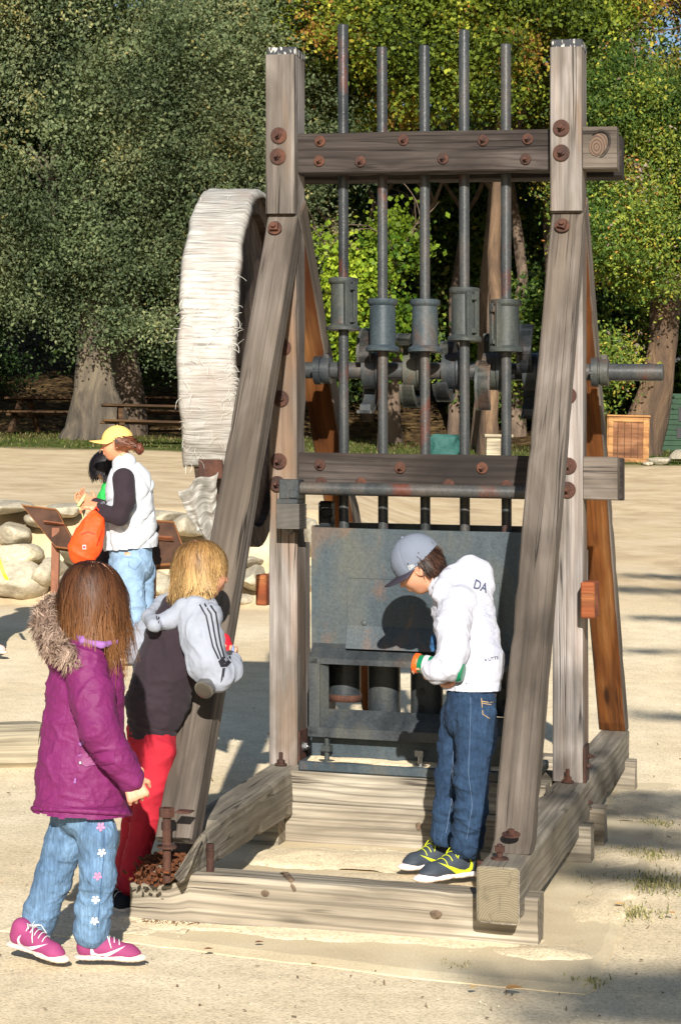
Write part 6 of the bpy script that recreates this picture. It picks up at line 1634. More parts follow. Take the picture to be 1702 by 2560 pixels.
hd = skinned('hoodie', B, .0055, m_hd, boyb, disp=summed(folds(12, .005, (9, 9, 15)), lambda P, Nn: -.004 * np.exp(-((P[:, 2] - hz - .055 + .25 * (P[:, 0] - g(350, 1700).x)) / .006) ** 2)),
             clip=lambda C: C[:, 2] > hz - .25 * (C[:, 0] - g(350, 1706).x))
B = Body(); B.cone(g(452, 1398, 7.28), g(476, 1420, 7.26), .040, .056, .02); B.chain([J['shA'] + Vector((-.01, .02, .01)), g(468, 1480, 7.25), g(478, 1530, 7.23), g(502, 1560, 7.22)], [.060, .070, .068, .048], .02); B.chain([g(502, 1560, 7.22), g(528, 1545, 7.28), g(536, 1524, 7.34)], [.046, .040, .032], .02)
sl = skinned('sleeve', B, .005, m_gf, hd, disp=summed(folds(8, .004, (12, 12, 12)), creases([(g(505, 1572, 7.2), (.8, 0, .5)), (g(525, 1550, 7.25), (-.2, 0, 1))], .005, 50, .05, 2)))
B = Body(); B.chain([J['shB'], J['elB'], J['wrB']], [.066, .062, .048], .02); skinned('sleeve', B, .006, m_gf, hd, disp=folds(5, .005))
# hood lying on the back: an open pouch
def hood(B, pts, r): B.chain(pts, r, .015)
B = Body(); B.chain([g(356, 1440, 7.22), g(343, 1420, 7.30), g(372, 1388, 7.42), g(408, 1368, 7.46)], [.026, .022, .022, .02], .02)
B.chain([g(356, 1440, 7.27), g(392, 1428, 7.265), g(425, 1402, 7.275), g(452, 1386, 7.30), g(482, 1392, 7.32), g(495, 1402, 7.34)], [.024, .031, .033, .028, .024, .018], .02)
skinned('hood', B, .005, m_gf, hd, disp=folds(15, .0015, (14, 14, 14)))
B = Body(); B.chain([g(370, 1432, 7.28), g(398, 1395, 7.38), g(430, 1375, 7.40)], [.032, .036, .035], .02); skinned('hood_lining', B, .006, m_hd, hd)
tr = bvh_of(sl); m_blk = plain('black_print', lin('1c1a20'), .7, var=.02)
for dx, dy in ((0, 0), (11, -4), (22, -6)):
    pdecal('stripe', strip([(456 + dx, 1396 + dy * .5), (472 + dx, 1420 + dy), (482 + dx * .85, 1460 + dy), (490 + dx * .8, 1490 + dy * .6), (504 + dx * .6, 1518)], 3.6), 7.15, tr, m_blk, sl, .0015)
pdecal('logo', [[(502, 1524), (512, 1514), (516, 1522), (526, 1516), (530, 1530), (522, 1538), (508, 1538)], [(512, 1540), (518, 1540), (516, 1560), (508, 1575)]], 7.15, tr, m_blk, sl, .0018)
pdecal('logo', strip([(352, 1424), (356, 1432), (360, 1428)], 2.2) + strip([(357, 1420), (360, 1440)], 1.6), 7.1, bvh_of([o for o in hd.children if o.name.startswith('hood')][0]), m_blk, hd, .0018)
axB = (fB.normalized(), fB.cross(uB).normalized(), (fB.cross(uB)).cross(fB).normalized())
hair('hair', boyb, m_hair, HB + Vector((-.010, -.006, .024)), ((.084, .076, .074), axB), 6500, .140, [lin('3c2614'), lin('8f683a'), lin('b39260')], (0, 0, -1), seg=15, width=.0022, lift=.009,
     keep=lambda U: ~((U[:, 0] > .25) & (U[:, 2] < .12)) & (U[:, 2] > -.5), part=(-.35, 0, 1), wave=.6, seed=5, gravity=.7, lenfn=lambda U: np.where(U[:, 0] > .28, .36, np.where(U[:, 0] > 0, .62, 1.0)))
m_red = cloth('red_fleece', lin('a01e2c'), .85, fold=16, fstr=.3, fdist=.01)
jeans('trousers', boyb, ([g(350, 1660), g(352, 1720)], [.082, .086]),
      [([g(366, 1730, 7.31), g(350, 1810, 7.29), g(335, 1890, 7.28), g(315, 1975, 7.26), g(298, 2045, 7.25)], [.062, .056, .050, .047, .045]),
       ([g(335, 1730, 7.42), g(318, 1890, 7.45), g(290, 2030, 7.46)], [.066, .056, .048])], m_red, .0058, 9)
m_bsh = cloth('black_canvas', lin('1d1e22'), .85); sb = [m_bsh, m_sole, m_white, m_white]
a = g(238, 2090, 7.18); b2 = g(318, 2106, 7.17); a = at(212, 2098, 7.26); b2 = at(309, 2106, 7.17); a.z = b2.z = .016; shoe(boyb, a, b2, (0, 0, 1), .08, sb, swoosh=False, h=.004)
a = at(232, 2060, 7.55); b2 = at(300, 2070, 7.50); a.z = b2.z = .016; shoe(boyb, a, b2, (0, 0, 1), .08, sb, swoosh=False, h=.004, lace=False)
# what the child holds: a steel bottle and a red-and-blue knitted ball of gloves
mb = MB(); p0 = at(469, 1590, 7.17); p1 = at(492, 1560, 7.24); ax_ = (p1 - p0).normalized()
mb.lathe(p0, ax_, [(0, .030), (.002, .0335), (.03, .034), (.2, .034), (.22, .026), (.235, .02)], 28)
bo = auto_smooth(mb.build('steel_bottle', plain('brushed_steel', lin('8c8a86'), .28, .85), None, True)); tag(bo, 'shiny steel bottle lying under the blond child\'s grey sleeve on the strut', 'bottle')
mb = MB(); mb.lathe(p0 - ax_ * .002, ax_, [(0, .022), (.0015, .028), (.004, .0305)], 28); mb.build('bottle_base', plain('bottle_base', lin('5c564c'), .5, .5), bo, True)
m_mix, n, b = newmat('red_blue_knit'); v = N(n, 'ShaderNodeTexCoord').outputs['Object']; sp_ = N(n, 'ShaderNodeSeparateXYZ'); n.links.new(v, sp_.inputs[0])
B = Body(); B.ell(g(520, 1490, 7.42), (.022, .03, .05), None, .02); B.ell(g(533, 1508, 7.42), (.018, .03, .035), None, .02)
xs = g(523, 1490, 7.42).x; nz = noise(n, v, 26, 3, .6)
m_kr = cloth('red_knit', lin('c01828'), .8); m_kb = cloth('blue_patterned_knit', lin('7f96c4'), .8, var=.7)
bl = skinned('knit_hat', B, .005, [m_kr, m_kb], None, disp=folds(4, .003, (30, 30, 30)), mi=lambda C: (C[:, 0] + .35 * (C[:, 2] - g(0, 1500, 7.42).z) * -1 > xs + .006).astype(int)); tag(bl, 'red hat with a blue patterned edge bunched in the blond child\'s hands', 'hat')

# ---------- boy in the white hoodie
_at = at
at = lambda x, y, Y: _at(x, y, Y - (.02 + .26 * min(1, max(0, (y - 1330) / 270))) if 7.5 < Y < 8.5 else Y)
YW = 8.14
boyw = empty('person', at(1050, 2010, 8.1), 'child in white hoodie, blue jeans and grey cap bending towards the mortar box', 'child')
g = lambda x, y, Y=YW: at(x, y, Y)
J = dict(headb=g(1000, 1335), neck=g(1022, 1352), chest=g(1062, 1430), waist=g(1080, 1540), hip=g(1085, 1610), shA=g(1048, 1398, 8.03), elA=g(1038, 1530, 7.97), wrA=g(988, 1536, 8.01),
         shB=g(1050, 1395, 8.24), elB=g(1035, 1530, 8.30), wrB=g(985, 1555, 8.18), hpA=g(1100, 1640, 8.08), knA=g(1086, 1790, 8.05), anA=g(1078, 1955, 8.08), toA=g(1000, 2000, 8.0),
         hpB=g(1068, 1640, 8.20), knB=g(1045, 1790, 8.22), anB=g(1028, 1935, 8.25), toB=g(960, 1980, 8.22))
B = human(J, .98); HW = g(964, 1308); uW = Vector((-.56, -.02, .82)); fW = Vector((-.82, .10, -.56)); PH = head(B, HW, fW, uW, .102)
hand(B, g(1004, 1540, 8.03), (-.93, .05, .30), (.1, .6, -.8), .120, .75, -1); hand(B, g(1020, 1572, 8.10), (.9, -.1, .1), (0, -.4, .9), .12, .7, 1)
skinned('body', B, .0045, sk_fair, boyw)
m_wf = cloth('white_fleece', lin('b2b2ba'), .9, fold=16, fstr=.5, fdist=.012, var=.04)
B = Body()
B.chain([g(1050, 1352), g(1066, 1405), g(1076, 1470), g(1084, 1530), g(1087, 1604)], [.086, .108, .112, .114, .108], .035, ((0, 1, 0), .88))
B.cone(g(1040, 1345), g(1010, 1352), .060, .045, .02)
B.chain([J['shA'] + Vector((.012, .03, .01)), g(1040, 1445, 8.00), g(1044, 1500, 7.985), g(1030, 1535, 7.98)], [.070, .062, .058, .056], .014)
B.chain([g(1030, 1535, 7.98), g(1005, 1548, 8.0), g(990, 1545, 8.01)], [.054, .046, .036], .02)
B.chain([J['shB'], J['elB'], g(1000, 1545, 8.2)], [.066, .058, .04], .02)
# the hood resting on the shoulders
B.chain([g(1046, 1318, 8.10), g(1080, 1303, 8.12), g(1108, 1320, 8.12), g(1112, 1350, 8.12), g(1104, 1378, 8.10)], [.030, .036, .044, .044, .036], .02); B.chain([g(1030, 1330, 8.06), g(1018, 1352, 8.03), g(1010, 1372, 8.03)], [.03, .028, .026], .02)
B.chain([g(1046, 1318, 8.24), g(1090, 1308, 8.22), g(1108, 1345, 8.2)], [.03, .04, .04], .03)
hz = g(1085, 1588).z
wh = skinned('hoodie', B, .0052, m_wf, boyw, disp=summed(folds(31, .005, (9, 9, 12)), creases([(g(1040, 1480, 7.9), (.2, 0, 1)), (g(1010, 1545, 7.9), (1, 0, .4)), (g(1050, 1560, 8.0), (.7, 0, 1))], .005, 45, .07, 4),
       lambda P, Nn: -.004 * np.exp(-((P[:, 2] - hz - .032) / .006) ** 2)), clip=lambda C: (C[:, 2] > hz + .02 * (C[:, 0] - g(1085, 1500).x)))
B = Body(); B.chain([g(1080, 1560), g(1086, 1597)], [.088, .092], .02, ((0, 1, 0), .88)); z0 = g(1086, 1614).z
tee = skinned('undershirt', B, .006, m_hd, boyw, disp=folds(6, .003), clip=lambda C: C[:, 2] > z0)
tr = bvh_of(wh); m_ink = plain('grey_ink', lin('4a4e62'), .8, var=.05); m_ink2 = plain('pale_ink', lin('9a9eb2'), .8, var=.2, vscale=80)
# print on the back, tilted with the cloth
T = text_shape('DA', .048, True, .012); rot = math.radians(-20)
def placed(sh, px, py, rot, sx=1, sy=1, Y=8.0):
    P, F = sh; c, s = math.cos(rot), math.sin(rot); o = at(px, py, Y)
    return [((x * sx * c - y * sy * s), (x * sx * s + y * sy * c)) for x, y in P], F
decal('print', [placed(T, 0, 0, rot, .8)], at(1108, 1352, 8.0), (1, 0, 0), (0, 0, 1), tr, m_ink, wh, .0015)
decal('print', [placed(text_shape('A UTTE', .017, True, .02), 0, 0, math.radians(8))], at(1133, 1520, 8.0), (1, 0, 0), (0, 0, 1), tr, m_ink, wh, .0015)
rows = []; rg = random.Random(4)
for k in range(44):
    t = k / 43; xl = 1108 + 26 * t + rg.uniform(-1, 1); xr = xl + 9 + 17 * t + rg.uniform(-4, 2); y = 1374 + 136 * t; x = xl
    while x < xr:
        w_ = rg.uniform(2, 5); rows.append([(x, y - .15 * (x - xl)), (x + w_, y - .15 * (x + w_ - xl)), (x + w_, y + 1.2 - .15 * (x + w_ - xl)), (x, y + 1.2 - .15 * (x - xl))]); x += w_ + 1
pdecal('print', rows, 7.95, tr, m_ink2, wh, .0015, .05)
# jeans
m_den2 = cloth('dark_denim', lin('22354c'), .9, weave=520, wstr=.3, fold=22, fstr=.6, fdist=.013, var=.15, streak=.25)
jw = jeans('jeans', boyw, ([g(1086, 1600), g(1086, 1655)], [.092, .096]),
      [([g(1100, 1650, 8.08), g(1094, 1710, 8.07), g(1083, 1790, 8.05), g(1084, 1870, 8.06), g(1076, 1925, 8.08), g(1074, 1952, 8.08)], [.074, .070, .060, .061, .056, .052]),
       ([g(1060, 1650, 8.20), g(1047, 1710, 8.21), g(1036, 1790, 8.22), g(1030, 1870, 8.24), g(1022, 1922, 8.25)], [.072, .064, .057, .055, .052])], m_den2, .0052, 14, amp=.009)
tr = bvh_of(jw); m_th = plain('pale_thread', lin('55677e'), .8); m_gold = plain('gold_thread', lin('a88a5c'), .8)
pdecal('seam', strip([(1082, 1615), (1080, 1700), (1078, 1780), (1088, 1850), (1078, 1930)], 1.0), 8.0, tr, m_th, jw, .0015)
pdecal('seam', strip([(1044, 1720), (1040, 1790), (1042, 1850), (1032, 1925)], 1.3), 8.1, tr, m_th, jw, .0015)
pdecal('back_pocket', strip([(1110, 1612), (1112, 1645), (1128, 1655)], 1.4) + strip([(1110, 1618), (1138, 1622)], 1.6) + strip([(1110, 1622), (1138, 1626)], 1.2), 8.0, tr, m_gold, jw, .0015)
m_shg = cloth('grey_mesh', lin('3a4048'), .6, weave=700, wstr=.4, fold=40, fstr=.15); m_volt = plain('yellow_lace', lin('cfd82a'), .5, var=.05); m_sole2 = plain('white_sole', lin('e6d6d0'), .6, var=.05)
sw = [m_shg, m_sole2, m_volt, m_volt]
a = at(1106, 1988, 8.16); b2 = at(966, 2024, 7.99); a.z = b2.z = .035; s1 = shoe(boyw, a, b2, (0, 0, 1), .088, sw, tall=1.05, chunk=.8)
a = at(1048, 1975, 8.36); b2 = at(928, 1990, 8.24); a.z = b2.z = .035; s2 = shoe(boyw, a, b2, (0, 0, 1), .088, sw, tall=1.05, chunk=.8)
# hair below the cap and the cap itself
axW = (fW.normalized(), fW.cross(uW).normalized(), fW.cross(uW).cross(fW).normalized())
hair('hair', boyw, m_hair, HW + axW[2] * .012 - axW[0] * .008, ((.082, .071, .070), axW), 3000, .055, [lin('1c120e'), lin('4a3226')], (.35, 0, -.9), seg=10, width=.003, lift=.009,
     keep=lambda U: (U[:, 0] < -.05 - .25 * (U[:, 2] < -.2)) & (U[:, 2] > -.62) & (U[:, 2] < .75), part=(.2, 0, 1), wave=.3, seed=7, gravity=.15)
m_cap = cloth('grey_wool', lin('6c727e'), .85, fold=60, fstr=.1, weave=600, wstr=.25, var=.06); m_brim = cloth('dark_grey_brim', lin('35303a'), .7)
def cap(parent, c, ax, R, mat, mat_b, tall=1.0, brimL=.072, brimW=.078, base=.05, droop=.25, tilt=.22):
    f, s, u = ax; c = Vector(c)
    B = Body(); o = c + u * R * .30 - f * R * .10; B.ell(o, (.93 * R + .004, .80 * R, .86 * R * tall), ax, .01); B.cone(o + u * .0 * R, o + u * .1 * R, .6 * R, .6 * R, .03)
    un = np.array((u + f * tilt).normalized()); oo = np.array(c + u * base * R + f * .2 * R)
    cp = skinned('cap', B, .005, mat, parent, disp=lambda P, Nn: -.0022 * sum(np.exp(-(((P - np.array(o)) @ (math.cos(a) * np.array(s) + math.sin(a) * np.array(f))) / .0018) ** 2) for a in (0, math.pi / 3, 2 * math.pi / 3)),
                 clip=lambda C: ((C - oo) @ un) > 0)
    V = []; nu, nv = 20, 8
    for i in range(nv + 1):
        for j in range(nu + 1):
            a = (j / nu - .5) * math.pi * .88; t = i / nv
            x = math.cos(a) * (.80 * R + .005) + t * brimL * (math.cos(a * .9) ** .5); y = math.sin(a) * (.76 * R + t * .010)
            z = base * R + .004 - abs(math.sin(a)) ** 2 * droop * R * .55 * (.4 + .6 * t) - t * .006
            V.append(c - f * R * .06 + f * x + s * y + u * z)
    F = [(i * (nu + 1) + j, (i + 1) * (nu + 1) + j, (i + 1) * (nu + 1) + j + 1, i * (nu + 1) + j + 1) for i in range(nv) for j in range(nu)]
    br = mesh_np('brim', np.array([tuple(p) for p in V]), F, mat_b, cp, True); sd_ = br.modifiers.new('thickness', 'SOLIDIFY'); sd_.thickness = .004
    mb = MB(); top = o + u * .86 * R * tall; mb.lathe(top - u * .002, u, [(0, .008), (.004, .007), (.006, .003)], 12); mb.build('button', mat, cp, True)
    return cp, o
cp, co_ = cap(boyw, HW, axW, .104, m_cap, m_brim, 1.12, .066, .08, base=.10)
tr = bvh_of(cp); pdecal('eyelet', [disc(1000 - 36, 1274 - 0, 1.8), disc(940, 1300, 1.8), disc(912, 1320, 1.5)], 8.0, tr, m_black, cp, .001)
m_redp = plain('red_embroidery', lin('d8443c'), .6)
# small white flag emblem on the side
pdecal('emblem', strip([(941, 1303 + 3), (951, 1299 + 3), (955, 1305), (944, 1314), (941, 1306)], 1.2) + strip([(945, 1306), (947, 1310), (949, 1304), (951, 1308)], 1.0), 8.0, tr, m_white, cp, .001, .02)
pdecal('emblem', [[(890, 1300), (893, 1299), (900, 1322), (902, 1328), (897, 1330)], [(894, 1316), (902, 1312), (903, 1316), (896, 1320)]], 8.0, tr, m_redp, cp, .003, .02)
# green bottle with an orange cap held under the arm
m_gb, n, b = newmat('green_plastic'); b.inputs['Base Color'].default_value = (*lin('0f7a50'), 1); b.inputs['Roughness'].default_value = .25; b.inputs['Transmission Weight'].default_value = .25
p0 = at(1068, 1550, 7.985); p1 = at(954, 1526, 8.03); ax_ = (p1 - p0).normalized(); L = (p1 - p0).length
mb = MB(); mb.lathe(p0, ax_, [(0, .02), (.002, .030), (.012, .037), (L * .65, .037), (L * .80, .034), (L * .9, .033)], 28); gb = auto_smooth(mb.build('drink_bottle', m_gb, None, True)); tag(gb, 'green bottle with an orange cap tucked under the white sleeve', 'bottle')
mb = MB(); mb.lathe(p0 + ax_ * L * .70, ax_, [(0, .0345), (.001, .0365), (L * .10, .0365), (L * .101, .034)], 24); mb.build('label_band', m_white, gb, True)
mb = MB()
for k in range(22):
    a = 2 * math.pi * k / 22
mb.lathe(p0 + ax_ * L * .90, ax_, [(0, .030), (0, .036), (.004, .037), (.018, .036), (.021, .030)], 22); mb.build('lid', plain('orange_plastic', lin('e0581c'), .4), gb, False)
mb = MB(); B = Body(); B.ell(at(997, 1482, 8.12), (.014, .02, .035), None, .01)
hk = skinned('knit_glove', B, .005, cloth('patterned_knit', lin('3a6a9a'), .8, var=.8, fold=60), None, disp=folds(9, .003, (40, 40, 40))); tag(hk, 'blue and brown patterned glove just showing in front of the white hoodie', 'glove')
at = _at
# ---------- woman in the white vest, farther back
YV = 14.9
wom = empty('person', at(290, 1530, YV), 'woman in a yellow cap, white quilted vest and light jeans holding an orange bag', 'woman')
g = lambda x, y, Y=YV: at(x, y, Y)
J = dict(headb=g(284, 1050), neck=g(288, 1072), chest=g(298, 1130), waist=g(300, 1210), hip=g(302, 1265), shA=g(285, 1100, 14.72), elA=g(276, 1190, 14.66), wrA=g(226, 1166, 14.72),
         shB=g(300, 1098, 15.06), elB=g(270, 1180, 15.1), wrB=g(222, 1160, 14.85), hpA=g(296, 1280, 14.80), knA=g(310, 1400, 14.78), anA=g(322, 1508, 14.80), toA=g(300, 1522, 14.7),
         hpB=g(318, 1280, 15.0), knB=g(330, 1400, 15.0), anB=g(335, 1500, 15.0), toB=g(312, 1512, 15.0))
B = human(J, 1.35); HV = g(268, 1026); fV = Vector((-.96, -.10, -.04)); uV = Vector((0, 0, 1)); head(B, HV, fV, uV, .116)
hand(B, J['wrA'], (-.95, -.1, .1), (0, .5, -.85), .17, .7, 1); hand(B, J['wrB'], (-.85, 0, .35), (.1, -.6, .8), .17, .5, 1)
skinned('body', B, .0075, sk_tan, wom)
m_vest = cloth('white_quilt', lin('b4b6ba'), .6, fold=10, fstr=.3, var=.03, spec=.4)
B = Body(); B.chain([g(292, 1088), g(300, 1120), g(302, 1180), g(301, 1230), g(300, 1262)], [.095, .140, .150, .160, .165], .05, ((0, 1, 0), .85)); B.chain([g(292, 1084), g(287, 1068)], [.080, .068], .03)
rgq = np.random.default_rng(4)
def quilt(P, Nn):
    x = (P[:, 0] - HV.x) * 8 + .5 * vnoise(P * 5); z = P[:, 2] * 5.5 + .5 * vnoise(P * 5 + 7) + .6 * x * .5
    a = np.abs(((x + z * .5) % 1) - .5) * 2; b_ = np.abs(((x - z * .9) % 1) - .5) * 2
    return .020 * (1 - np.maximum(a, b_) ** 5)
hz = g(300, 1266).z
ve = skinned('vest', B, .0075, m_vest, wom, disp=summed(quilt, folds(3, .006, (6, 6, 8))), clip=lambda C: C[:, 2] > hz - .10 * (C[:, 0] - g(300, 0).x) * -1)
B = Body(); B.chain([J['shA'] + Vector((0, 0, -.01)), g(288, 1150, 14.66), J['elA'], g(250, 1184, 14.68), g(232, 1170, 14.72)], [.078, .072, .060, .052, .042], .02); B.chain([J['shB'], J['elB'], J['wrB']], [.07, .06, .042], .02)
skinned('sleeve', B, .007, m_hd, ve, disp=creases([(J['elA'], (1, 0, -.3))], .006, 26, .1))
axV = (fV.normalized(), fV.cross(uV).normalized(), fV.cross(uV).cross(fV).normalized())
m_yc = cloth('yellow_cotton', lin('dcb468'), .85); cp, o = cap(wom, HV, axV, .116, m_yc, m_yc, 1.05, .095, .09, base=.30, droop=.4)
hair('hair', wom, m_hair, HV + Vector((.012, 0, .02)), ((.105, .088, .09), axV), 900, .045, [lin('3a2016'), lin('7a4628')], (.9, 0, -.3), seg=8, width=.006, lift=.008,
     keep=lambda U: (U[:, 0] < .25) & (U[:, 2] > -.45) & (U[:, 2] < .5), part=(1, 0, .5), wave=.15, seed=9, gravity=.6)
B = Body(); B.ell(g(322, 1034), (.030, .03, .045), None, .01); B.cone(g(312, 1026), g(322, 1036), .02, .03, .01)
skinned('hair_bun', B, .006, m_hair, wom, disp=folds(5, .006, (60, 60, 20)), col=lambda P, Nn: lin('5a3020') * np.ones((len(P), 1)) * (1 + .5 * vnoise(P * 90))[:, None])
m_den3 = cloth('faded_denim', lin('7e97b0'), .85, weave=300, wstr=.2, fold=9, fstr=.4, fdist=.02, var=.15)
jv = jeans('jeans', wom, ([g(301, 1250), g(302, 1300)], [.150, .155]), [([g(294, 1310, 14.82), g(308, 1400, 14.80), g(316, 1460, 14.80), g(322, 1505, 14.8)], [.118, .085, .080, .078]), ([g(322, 1310, 15.0), g(328, 1400, 15.0), g(334, 1500, 15.0)], [.112, .08, .075])], m_den3, .009, 3, amp=.010)
tr = bvh_of(jv); pdecal('back_pocket', strip([(292, 1286), (294, 1306), (308, 1314), (320, 1300), (322, 1284)], 1.2), 14.6, tr, m_den, jv, .003, .05)
m_lth = plain('brown_leather', lin('5a4030'), .7)
for sx, q in ((0, 'A'), (1, 'B')):
    a = J['an' + q].copy(); b2 = J['to' + q].copy(); a.z = tz(a.x, a.y) + .03; b2.z = tz(b2.x, b2.y) + .03; shoe(wom, a + Vector((.03, 0, 0)), b2 + Vector((-.06, 0, 0)), (0, 0, 1), .09, [m_lth, m_sole, m_wh, m_wh], h=.008, lace=False, swoosh=False)
mb = MB(); mb.lathe(J['wrA'] + Vector((.02, 0, 0)), (1, -.1, -.1), [(0, .034), (.002, .036), (.02, .036), (.022, .034)], 16); mb.build('wristwatch', m_snap, wom, True)
# orange rucksack
m_or = cloth('orange_nylon', lin('e04a18'), .6, fold=9, fstr=.4, fdist=.02, var=.08); B = Body()
B.chain([g(216, 1184, 14.66), g(212, 1215, 14.64), g(202, 1250, 14.62), g(190, 1272, 14.62)], [.035, .075, .105, .095], .05, ((0, 1, 0), .6)); B.chain([g(228, 1200, 14.66), g(222, 1225, 14.64)], [.05, .06], .04)
bag = skinned('rucksack', B, .008, m_or, None, disp=folds(7, .012, (6, 6, 5))); tag(bag, 'bright orange rucksack hanging from the woman\'s hand', 'bag')
tr = bvh_of(bag); m_or2 = cloth('red_orange_trim', lin('a82810'), .6)
pdecal('pocket_zip', strip([(180, 1232), (198, 1226), (213, 1231)], 2.0) + strip([(232, 1212), (218, 1258)], 3.0), 14.4, tr, m_or2, bag, .004, .05)
pdecal('badge', [[(184, 1256), (193, 1256), (193, 1267), (184, 1267)]], 14.4, tr, plain('badge_grey', lin('c89a9a'), .7), bag, .004, .05); pdecal('badge_mark', [disc(188.5, 1261.5, 2.6, 8)], 14.4, tr, plain('badge_red', lin('a01830'), .7), bag, .006, .05)
mb = MB(); mb.tube([g(214, 1180, 14.66), g(222, 1168, 14.66), g(232, 1180, 14.68), g(228, 1192, 14.66)], .008, 6); mb.build('strap', m_or2, bag, True)
# pale green band in the hand
mb = MB(); T = at(186, 1150, 14.72); a = at(196, 1142, 14.72); b2 = at(181, 1166, 14.7)
mb.tube([a, a.lerp(b2, .5) + Vector((0, -.01, 0)), b2], .012, 6); mb.tube([b2, at(189, 1180, 14.7), at(193, 1196, 14.7), at(191, 1208, 14.7)], .004, 5)
tag(mb.build('wristband', plain('pale_green_rubber', lin('b8cc8a'), .5, var=.4, vscale=60), None, True), 'pale green band with a dangling cord held out in front of the woman', 'band')

# ---------- dark-haired boy half hidden by the woman
bk = empty('person', at(245, 1500, 15.4), 'black-haired boy in a green top bowing his head beside the woman', 'child')
g = lambda x, y, Y=15.35: at(x, y, Y)
J = dict(headb=g(252, 1100), neck=g(262, 1118), chest=g(262, 1160), waist=g(258, 1230), hip=g(256, 1275), shA=g(262, 1140, 15.2), elA=g(250, 1190, 15.15), wrA=g(205, 1165, 15.1), shB=g(268, 1138, 15.5), elB=g(252, 1190, 15.5), wrB=g(222, 1172, 15.3),
         hpA=g(250, 1300, 15.28), knA=g(250, 1400, 15.28), anA=g(252, 1490, 15.28), toA=g(234, 1502, 15.25), hpB=g(265, 1300, 15.45), knB=g(265, 1400, 15.45), anB=g(266, 1488, 15.45), toB=g(250, 1500, 15.45))
B = human(J, 1.15); HK = g(244, 1074); fK = Vector((-.82, -.15, -.5)); uK = Vector((-.5, 0, .85)); head(B, HK, fK, uK, .108); hand(B, J['wrA'], (-.9, 0, .4), (.3, -.3, .9), .15, .5, 1)
skinned('body', B, .0075, sk_warm, bk)
m_gn = cloth('green_cotton', lin('2fae4e'), .85, fold=10, fstr=.3); m_bl = cloth('blue_cotton', lin('2c4c8c'), .85)
B = Body(); B.chain([g(264, 1130), g(262, 1170), g(258, 1230), g(256, 1272)], [.10, .125, .125, .13], .04, ((0, 1, 0), .85)); B.chain([J['shA'], g(252, 1185, 15.16)], [.065, .055], .02)
skinned('shirt', B, .009, [m_gn, m_bl], bk, disp=folds(4, .008, (8, 8, 8)), mi=lambda C: ((C[:, 2] < g(0, 1150).z) & (C[:, 2] > g(0, 1178).z)).astype(int))
jeans('trousers', bk, ([g(256, 1275), g(256, 1300)], [.125, .125]), [([g(250, 1310, 15.28), g(250, 1400, 15.28), g(252, 1488, 15.28)], [.09, .075, .065]), ([g(264, 1310, 15.45), g(265, 1400, 15.45), g(266, 1485, 15.45)], [.09, .075, .065])], m_hd, .010, 5)
axK = (fK.normalized(), fK.cross(uK).normalized(), fK.cross(uK).cross(fK).normalized())
hair('hair', bk, m_hair, HK + axK[2] * .022 - axK[0] * .012, ((.098, .086, .082), axK), 1800, .11, [lin('0c0a0c'), lin('241e20')], (0, 0, -1), seg=9, width=.006, lift=.014, keep=lambda U: ~((U[:, 0] > .45) & (U[:, 2] < .2)) & (U[:, 2] > -.4), part=(-.2, 0, 1), wave=.15, seed=13, gravity=.35)
for q in 'AB':
    a = J['an' + q].copy(); b2 = J['to' + q].copy(); a.z = tz(a.x, a.y) + .03; b2.z = tz(b2.x, b2.y) + .03; shoe(bk, a + Vector((.03, 0, 0)), b2 + Vector((-.05, 0, 0)), (0, 0, 1), .08, [m_bsh, m_sole, m_wh, m_wh], h=.009, lace=False, swoosh=False)

# ---------- somebody far off, sitting behind the crate
fp = empty('person', at(1388, 1050, 45.5), 'distant person in a pale shirt and cap sitting just left of the wooden crate', 'person')
g = lambda x, y, Y=45.5: at(x, y, Y)
B = Body(); B.chain([g(1388, 962), g(1387, 975)], [.07, .06], .02); B.ell(g(1387, 958), (.085, .10, .12), None, .02); B.chain([g(1384, 1035), g(1375, 1045, 45.0), g(1376, 1068, 45.0)], [.1, .08, .05], .03)
skinned('body', B, .025, sk_tan, fp)
B = Body(); B.chain([g(1388, 980), g(1388, 1010), g(1388, 1035)], [.13, .17, .17], .05, ((0, 1, 0), .7)); B.chain([g(1382, 985), g(1377, 1012, 45.3), g(1380, 1025, 45.1)], [.07, .05, .04], .03); skinned('shirt', B, .025, m_white, fp)
B = Body(); B.ell(g(1387, 951), (.12, .13, .07), None, .02); B.ell(g(1384, 954, 45.4), (.16, .15, .02), None, .02); skinned('cap', B, .02, m_pad, fp)
B = Body(); B.chain([g(1386, 1040), g(1374, 1048, 45.0), g(1376, 1066, 45.0)], [.12, .09, .08], .03); skinned('trousers', B, .03, m_bl, fp)

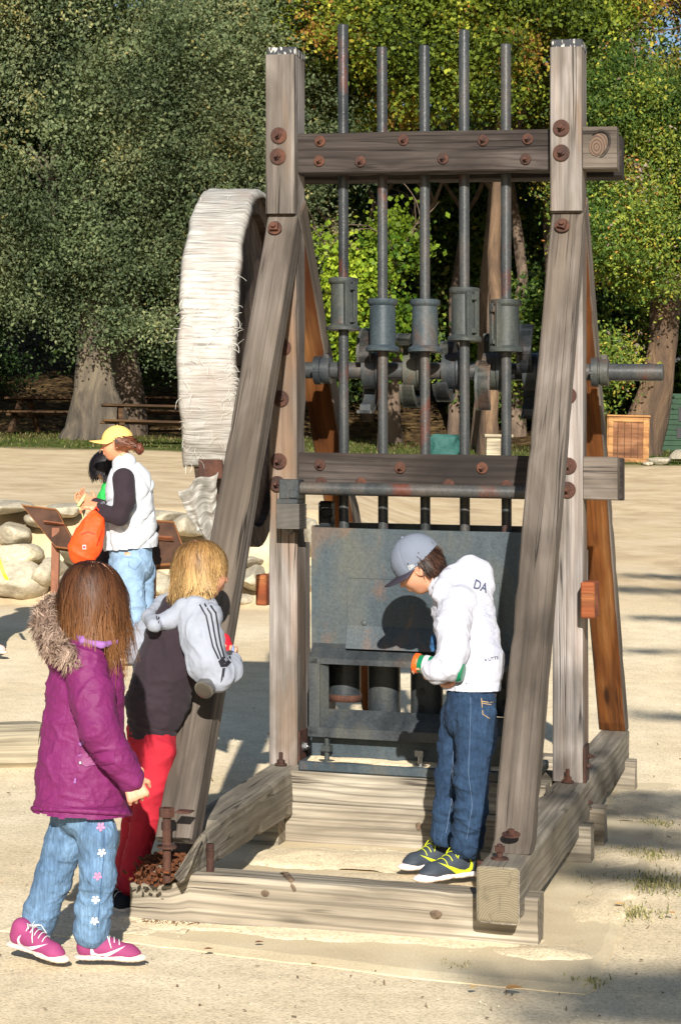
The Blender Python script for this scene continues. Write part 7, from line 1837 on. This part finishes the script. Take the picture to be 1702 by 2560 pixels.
# ---------- a walker who is almost outside the picture: one shoe shows at the left edge
wk = empty('person', at(-40, 1470, 15.1), 'walker almost wholly beyond the left edge, only one pale shoe toe in view', 'person')
g = lambda x, y, Y=15.1: at(x, y, Y)
J = dict(headb=g(-62, 985), neck=g(-62, 1010), chest=g(-62, 1060), waist=g(-62, 1150), hip=g(-62, 1210), shA=g(-62, 1030, 14.9), elA=g(-75, 1110, 14.88), wrA=g(-68, 1180, 14.85), shB=g(-62, 1030, 15.3), elB=g(-60, 1110, 15.32), wrB=g(-48, 1180, 15.3),
         hpA=g(-62, 1230, 15.0), knA=g(-50, 1350, 15.0), anA=g(-26, 1458, 15.0), toA=g(0, 1468, 15.0), hpB=g(-62, 1230, 15.2), knB=g(-70, 1350, 15.2), anB=g(-95, 1450, 15.2), toB=g(-75, 1468, 15.2))
B = human(J, 1.3); head(B, g(-60, 955), (1, 0, 0), (0, 0, 1), .115); hand(B, J['wrA'], (.1, 0, -1), (.1, .9, 0), .17, .4, 1); hand(B, J['wrB'], (.1, 0, -1), (.1, -.9, 0), .17, .4, -1); skinned('body', B, .012, sk_tan, wk)
B = Body(); B.chain([g(-62, 1020), g(-62, 1060), g(-62, 1150), g(-62, 1225)], [.1, .16, .15, .16], .05, ((0, 1, 0), .85)); B.chain([J['shA'], J['elA'], J['wrA']], [.07, .06, .045], .02); B.chain([J['shB'], J['elB'], J['wrB']], [.07, .06, .045], .02); skinned('jacket', B, .014, m_bl, wk)
B = Body(); B.ell(g(-64, 945), (.12, .11, .10), None, .02); skinned('hair', B, .012, m_hd, wk)
jeans('trousers', wk, ([g(-62, 1210), g(-62, 1240)], [.15, .15]), [([J['hpA'], J['knA'], J['anA']], [.11, .08, .07]), ([J['hpB'], J['knB'], J['anB']], [.11, .08, .07])], m_den, .014, 2)
a = g(-44, 1462, 15.0); b2 = g(15, 1466, 15.0); b2.z = tz(b2.x, 15) + .03; a.z = b2.z + .02
shoe(wk, a, b2, (0, 0, 1), .09, [cloth('pale_pink_canvas', lin('c0a09a'), .8), m_sole, m_wh, m_wh], h=.008, lace=False, swoosh=False)
a = g(-110, 1462, 15.2); b2 = g(-60, 1470, 15.2); a.z = b2.z = tz(b2.x, 15) + .03; shoe(wk, a, b2, (0, 0, 1), .09, [m_lth, m_sole, m_wh, m_wh], h=.012, lace=False, swoosh=False)
# yellow strap dangling at the left edge
mb = MB(); q = [at(-14, 1255, 15.05), at(-6, 1280, 15.0), at(2, 1300, 15.0), at(10, 1322, 14.98), at(18, 1336, 15.0)]
for a, b2 in zip(q[:-1], q[1:]): mb.add([a + Vector((-.014, 0, 0)), a + Vector((.014, .0, 0)), b2 + Vector((.014, .0, 0)), b2 + Vector((-.014, 0, 0)), a + Vector((-.014, .004, 0)), a + Vector((.014, .004, 0)), b2 + Vector((.014, .004, 0)), b2 + Vector((-.014, .004, 0))], [(0, 1, 2, 3), (7, 6, 5, 4), (0, 4, 5, 1), (2, 6, 7, 3), (1, 5, 6, 2), (0, 3, 7, 4)])
tag(fix_normals(mb.build('yellow_strap', plain('yellow_tape', lin('d8cc30'), .6), None, False)), 'bright yellow strap dangling at the left edge above the sand', 'strap')
